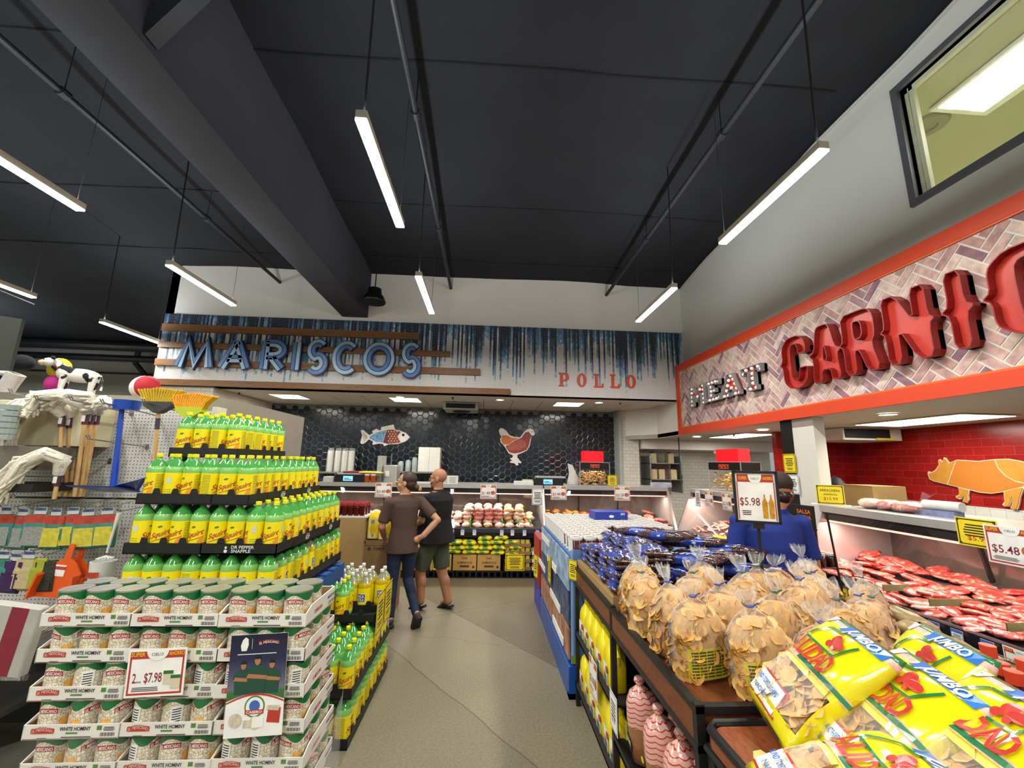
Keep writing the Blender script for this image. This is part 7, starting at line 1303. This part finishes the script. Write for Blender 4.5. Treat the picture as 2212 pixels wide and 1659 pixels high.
def hand(b,w,d,n,curl=.6,s=1):
    """palm, four unequal bent fingers and a thumb; w wrist, d pointing direction, n back-of-hand normal"""
    w,d,n=Vector(w),Vector(d).normalized(),Vector(n).normalized(); t=d.cross(n).normalized(); n=t.cross(d)
    b.bar(w-d*.01,w+d*.085*s,.072*s,.028*s,up=n); b.ell(w+d*.045*s,(.04*s,.04*s,.04*s),8,6)
    for i,L in enumerate((.068,.078,.072,.056)):
        p=w+d*.08*s+t*(i-1.5)*.020*s; a=curl*.5; q=p+(d*math.cos(a)-n*math.sin(a))*L*.45*s; a=curl*1.3; r=q+(d*math.cos(a)-n*math.sin(a))*L*.32*s; a=curl*1.9; e=r+(d*math.cos(a)-n*math.sin(a))*L*.26*s
        b.tube([p-d*.015,p,q,r,e],[.0095*s,.0095*s,.009*s,.0085*s,.007*s],8)
    p=w+d*.025*s-t*.034*s; b.tube([p,p-t*.025*s+d*.025*s-n*.008,p-t*.032*s+d*.055*s-n*.02*s],[.0125*s,.0105*s,.008*s],8)
def person(name,loc,rz,H,label,P):
    o=empty(name,loc,(0,0,rz),label=label,cat='person'); k=H/1.70; st=P.get('stout',1); lean=P.get('lean',0)
    def V(x,y,z): return (x*k,(y+lean*max(0,z-.9))*k,z*k)
    hy=P['head']; HM=Matrix.Translation(V(P.get('hx',0),.02+P.get('hf',0),1.575))@Matrix.Rotation(hy,4,'Z')@Matrix.Rotation(P.get('nod',0),4,'X')@Matrix.Scale(k*1.10,4)
    sk=P['skin']; b=MB()
    # torso and neck
    TS=[(.90,.165,.125),(.98,.155,.12*st),(1.08,.148,.115*st),(1.20,.16,.118*st),(1.32,.178,.112),(1.39,.165,.095),(1.435,.09,.07),(1.47,.056,.06),(1.54,.054,.058)]
    etube(b,[(*V(P.get('hx',0)*max(0,(z-1.32)/.25),P.get('belly',0)*max(0,1-abs(z-1.05)/.25) if z<1.4 else .01,z)[:2],z*k,rx*st*k if z<1.4 else rx*k,ry*k) for z,rx,ry in TS],18)
    arms=P['arms']; legs=P['legs']
    for a in arms:
        A=[V(*p) for p in a['p']]; limb(b,A,[.05*k*a.get('t',1),.043*k,.034*k*1,.026*k]); hand(b,A[-1],Vector(A[-1])-Vector(A[-2]),a['n'],a.get('curl',.6),k*.95)
    for l in legs:
        A=[V(*p) for p in l]; g_=.80 if P['trouser']=='long' else P.get('lg',1); limb(b,A[:3],[.080*k*g_,.058*k*g_,.040*k*g_]); m=(Vector(A[1])*.6+Vector(A[2])*.4)+Vector((0,-.015,0)); b.ell(m,(.052*k*g_,.055*k*g_,.09*k),10,8); b.tube([A[2],Vector(A[2]).lerp(Vector(A[3]),.5),A[3]],[.036*k*min(g_+.2,1.15),.034*k,.024*k],10); b.ell(Vector(A[2])+(Vector(A[2])-Vector(A[3])).normalized()*.02,(.034*k,.036*k,.034*k),8,6)
    # head
    b.T=HM; b.ell((0,-.012,.045),(.073,.094,.085),18,12); b.ell((0,.02,-.005),(.064,.072,.088),16,10); b.ell((0,.05,-.068),(.036,.034,.03),12,8); b.ell((0,.0,-.055),(.055,.055,.045),12,8)
    b.tube([(0,.086,.03),(0,.104,.004),(0,.112,-.012),(0,.098,-.02)],[.009,.012,.015,.011],8); b.ell((0,.089,-.045),(.024,.010,.007),10,6); b.ell((0,.087,-.055),(.021,.010,.008),10,6); b.ell((0,.082,.035),(.055,.014,.012),12,6)
    for s in (-1,1): b.ell((s*.074,-.008,.0),(.010,.022,.033),10,8); b.ell((s*.045,.05,-.02),(.022,.03,.025),8,6)
    b.T=Matrix.Identity(4); rm(b.build('body',sk,o),.0075,5)
    for s in (-1,1): MB().ell((0,0,0),(.012,.008,.008),10,7).build('eye',eyew,o,loc=HM@Vector((s*.031,.084,.014)),smooth=True); MB().ell((0,0,0),(.005,.004,.005),8,6).build('pupil',eyed,o,loc=HM@Vector((s*.031,.0925,.014)),smooth=True)
    b=MB(); b.T=HM
    for s in (-1,1): b.tube([(s*.012,.094,.034),(s*.032,.096,.041),(s*.052,.084,.036)],[.003,.004,.002],5)
    b.build('eyebrows',P['brow'],o)
    # shirt
    b=MB(); fl=P.get('flare',1.06); hem=P.get('hem',.84)
    SS=[(hem,.196*fl,.158*st*fl),(.95,.186,.152*st),(1.08,.168*(1+.3*(st-1)),.134*st),(1.20,.176,.134*st),(1.32,.192,.124*max(1,st*.93)),(1.39,.178,.104),(1.43,.10,.08),(1.455,.07,.072)]
    etube(b,[(*V(P.get('hx',0)*max(0,(z-1.32)/.25),P.get('belly',0)*max(0,1-abs(z-1.05)/.25) if z<1.4 else .01,z)[:2],z*k,rx*st*k if z<1.4 else rx*k,ry*k) for z,rx,ry in SS],20)
    for a in arms: A=[Vector(V(*p)) for p in a['p'][:2]]; e=A[0].lerp(A[1],a.get('sl',.82)); b.tube([A[0].lerp(Vector(V(0,0,1.34)),.35),A[0],A[0].lerp(e,.5),e],[.075*k,.069*k,.064*k,.066*k],14); b.ell(A[0],(.068*k,)*3,12,8)
    ob=rm(b.build('shirt',P['shirt'],o),.009,4)
    if P.get('collar'): MB().lathe([(.078*k,0),(.072*k,.035*k),(.064*k,.036*k),(.066*k,0)],20,cap=False).build('collar',P['shirt'],o,loc=V(P.get('hx',0)*.5,.008,1.44),rot=(.15,0,0),smooth=True)
    # trousers
    b=MB(); etube(b,[(*V(0,0,z)[:2],z*k,rx*k*(1+.4*(st-1)),ry*k*(1+.5*(st-1))) for z,rx,ry in ((.80,.165,.13),(.88,.172,.135),(.95,.165,.128),(1.0,.158,.122))],18)
    for l in legs:
        A=[Vector(V(*p)) for p in l[:3]]; tr=P['trouser']
        if tr=='short': e=A[0].lerp(A[1],.98); b.tube([A[0]+Vector((0,0,.05)),A[0].lerp(e,.4),e],[.105*k,.110*k,.100*k],14)
        else: limb(b,[A[0],A[1],A[1].lerp(A[2],.95)],[.093*k,.064*k,.046*k],14); b.ell((A[1]*.62+A[2]*.38)+Vector((0,-.012,0)),(.058*k,.060*k,.09*k),10,8)
        b.ell(A[0]+Vector((0,-.02*k,-.01)),(.085*k,.10*k,.09*k),12,8)
    rm(b.build('trousers',P['pants'],o),.009,4)
    for l in legs:   # shoes
        A=[Vector(V(*p)) for p in l]; d=(A[3]-A[2]).normalized(); heel=A[2]-d*.045*k; h=Vector((0,0,-.035*k)) if abs(d.z)<.6 else d.cross(Vector((1,0,0))).normalized()*-.0
        up=(A[1]-A[2]).normalized(); up=(up-d*up.dot(d)).normalized(); sd=d.cross(up); R=[]
        so=A[2]-up*.062*k; sh=MB()
        prof=((-.055,.026,.03,.055),(-.03,.036,.0,.075),(.03,.040,.0,.085),(.09,.046,.0,.065),(.14,.048,.0,.05),(.185,.040,.0,.036),(.205,.018,.008,.024))
        for x,wd,z0,z1 in prof: R.append([so+d*x*k+sd*wd*k*math.cos(t)*1.0+up*k*((z0+z1)/2+(z1-z0)/2*math.sin(t)) for t in [2*PI*i/14 for i in range(14)]])
        if P['shoe']=='clog': R=R[2:]; 
        sh.rings(R,0); s_=rm(sh.build('shoe',P['shoem'],o),.008,2)
        MB().rings([[so+d*x*k+sd*y*k+up*z*k for x,y in ((-.055,-.02),(-.04,-.036),(.04,-.040),(.10,-.050),(.17,-.046),(.21,-.018),(.21,.018),(.17,.046),(.10,.050),(.04,.040),(-.04,.036),(-.055,.02))] for z in (-.022,.004)]).build('sole',P['solem'],o,smooth=True)
    return o,HM,V
brownt=mat('tshirt_brown','4c362c',.85,var=.08,scale=8,bump=.3,bscale=9); jean=mat('jeans_blue','1b2740',.8,var=.22,scale=14,bump=.2,bscale=90); hairb=mat('hair_brown','35211a',.5,var=.3,scale=60,bump=.3,bscale=120); blk=mat('tshirt_black','0c0c0e',.85,var=.1,scale=8,bump=.3,bscale=8); shorts=mat('shorts_olive','484c40',.85,var=.14,scale=26,bump=.2,bscale=40); polo=mat('polo_blue','0f2a78',.75,var=.12,scale=7,bump=.35,bscale=8); lens=mat('glasses_frame','1d1614',.3); goldf=mat('glasses_gold','9c7c3c',.25,metal=.8); sole_=mat('sole_dark','26211d',.7); shoeb=mat('shoe_brown','4a3a30',.7); clog=mat('clog_black','19191b',.6)
def glasses(o,HM,m,k=1):
    b=MB(); b.T=HM
    for s in (-1,1):
        b.tube([(s*.032+.022*math.cos(t*PI/6),.101,.012+.016*math.sin(t*PI/6)) for t in range(13)],.0022,5); b.tube([(s*.055,.099,.018),(s*.072,.06,.018),(s*.077,-.008,.016)],.0025,5)
    b.tube([(-.010,.102,.016),(.010,.102,.016)],.002,5); b.build('glasses',m,o)
w_,HM,V=person('person',(-.925,5.03,0),.38,1.655,'person in brown T-shirt and blue jeans with hand on hip, hair in a low bun',dict(skin=skin,head=1.05,nod=.05,brow=hairb,shirt=brownt,pants=jean,trouser='long',hem=.80,stout=.90,flare=1.10,shoe='shoe',shoem=shoeb,solem=sole_,
 arms=[dict(p=[(-.19,0,1.36),(-.25,.02,1.09),(-.19,.20,.96),(-.17,.25,.93)],n=(-1,0,.3)),dict(p=[(.19,-.0,1.36),(.37,-.13,1.16),(.21,-.13,.99),(.17,-.11,.965)],n=(.2,-1,0),curl=.4,sl=.72)],
 legs=[[(-.085,0,.86),(-.085,.03,.48),(-.085,.0,.085),(-.09,.10,.045)],[(.085,0,.86),(.10,.07,.49),(.17,-.17,.155),(.165,-.09,.06)]]))
b=MB(); b.T=HM; b.ell((0,-.022,.052),(.080,.098,.087),18,12,f=lambda d:1 if not(d.y>.55 and d.z<.55) else .93); b.ell((0,-.05,.0),(.074,.07,.07),14,10); b.ell((0,-.125,-.035),(.036,.034,.034),12,8); ob=rm(b.build('hair',hairb,w_),.007,2)
b=MB(); b.T=HM; b.ell((0.005,-.158,-.045),(.024,.022,.03),10,8,f=lambda d:1+.15*math.sin(d.z*9)); b.build('hair_bun_tip',mat('hair_blond','a88a55',.6,bump=.5,bscale=90),w_,smooth=True)
glasses(w_,HM,goldf); b=MB(); b.T=HM; b.ell((-.082,.0,-.03),(.005,.005,.005),8,6); b.ell((.082,.0,-.03),(.005,.005,.005),8,6); b.build('earring',whi,w_)
m_,HM,V=person('person',(-.60,5.58,0),1.12,1.69,'person in black T-shirt, olive shorts and black clogs, shaved head and glasses',dict(skin=skin2,head=.25,nod=0,brow=eyed,shirt=blk,pants=shorts,trouser='short',hem=.80,stout=1.40,belly=.05,lg=1.22,flare=1.02,shoe='clog',shoem=clog,solem=clog,
 arms=[dict(p=[(-.22,.02,1.35),(-.27,.06,1.08),(-.22,.26,.98),(-.2,.30,.97)],n=(-1,0,.3)),dict(p=[(.215,.02,1.35),(.25,.17,1.12),(.14,.38,1.06),(.11,.42,1.05)],n=(1,0,.3))],
 legs=[[(-.09,.03,.82),(-.09,.16,.48),(-.09,.13,.10),(-.09,.23,.06)],[(.10,-.0,.82),(.10,-.03,.46),(.10,-.15,.085),(.10,-.05,.045)]]))
glasses(m_,HM,lens); b=MB(); b.T=HM; b.ell((0,.070,-.078),(.024,.018,.022),10,8); b.tube([(-.026,.088,-.038),(-.03,.075,-.066)],.004,6); b.tube([(.026,.088,-.038),(.03,.075,-.066)],.004,6); b.build('goatee',eyed,m_,smooth=True)
e_,HM,V=person('person',(2.165,3.13,0),-.10,1.735,'person in blue polo shirt and brown cap seen from behind beside the chip bags',dict(skin=skin2,head=-.25,nod=-.05,brow=eyed,shirt=polo,pants=mat('trousers_black','121214',.8),trouser='long',hem=.80,stout=1.16,flare=1.04,collar=1,hf=.02,hx=.115,shoe='shoe',shoem=clog,solem=sole_,
 arms=[dict(p=[(-.225,.0,1.36),(-.30,-.01,1.08),(-.27,.10,.87),(-.26,.13,.83)],n=(-1,0,0),t=1.15,sl=.86),dict(p=[(.225,.0,1.36),(.285,.0,1.08),(.275,.03,.84),(.27,.05,.80)],n=(1,0,0),t=1.15,sl=.86)],
 legs=[[(-.10,0,.86),(-.11,.02,.48),(-.11,0,.085),(-.12,.10,.045)],[(.10,0,.86),(.11,.02,.48),(.11,0,.085),(.12,.10,.045)]]))
b=MB(); b.T=HM; b.ell((0,-.010,.062),(.083,.104,.088),20,12,f=lambda d:1 if d.z>-.25 else .97); b.build('cap_crown',mat('cap_brown','2c1b15',.8,bump=.2,bscale=60),e_,smooth=True); b=MB(); b.T=HM; b.rings([[(.07*math.cos(t),.085+.075*math.sin(t),.055-.02*math.sin(t)+q) for t in [PI*i/10 for i in range(11)]] for q in (0,.006)]); b.build('cap_visor',MC['cap_brown'],e_)
b=MB(); b.T=HM; b.ell((.0,-.05,-.02),(.066,.06,.05),14,8); b.build('hair',eyed,e_,smooth=True)
# ================================================================ SMALL LEFTOVERS
for (px,py,z) in ((978,858,3.04),(517,848,3.04),(1340,870,3.04),(1585,938,2.38)):
    p=atZ(px,py,z); o=empty('ceiling_sprinkler',p,label='small ceiling sprinkler in the soffit, %s'%('above the middle of the counter' if px==978 else 'at the left end' if px==517 else 'right of the hen' if px==1340 else 'under the orange sign'),cat='sprinkler'); MB().lathe([(.022,-.001),(.012,-.02),(.02,-.035),(.0,-.036)],10).build('head',scb,o)
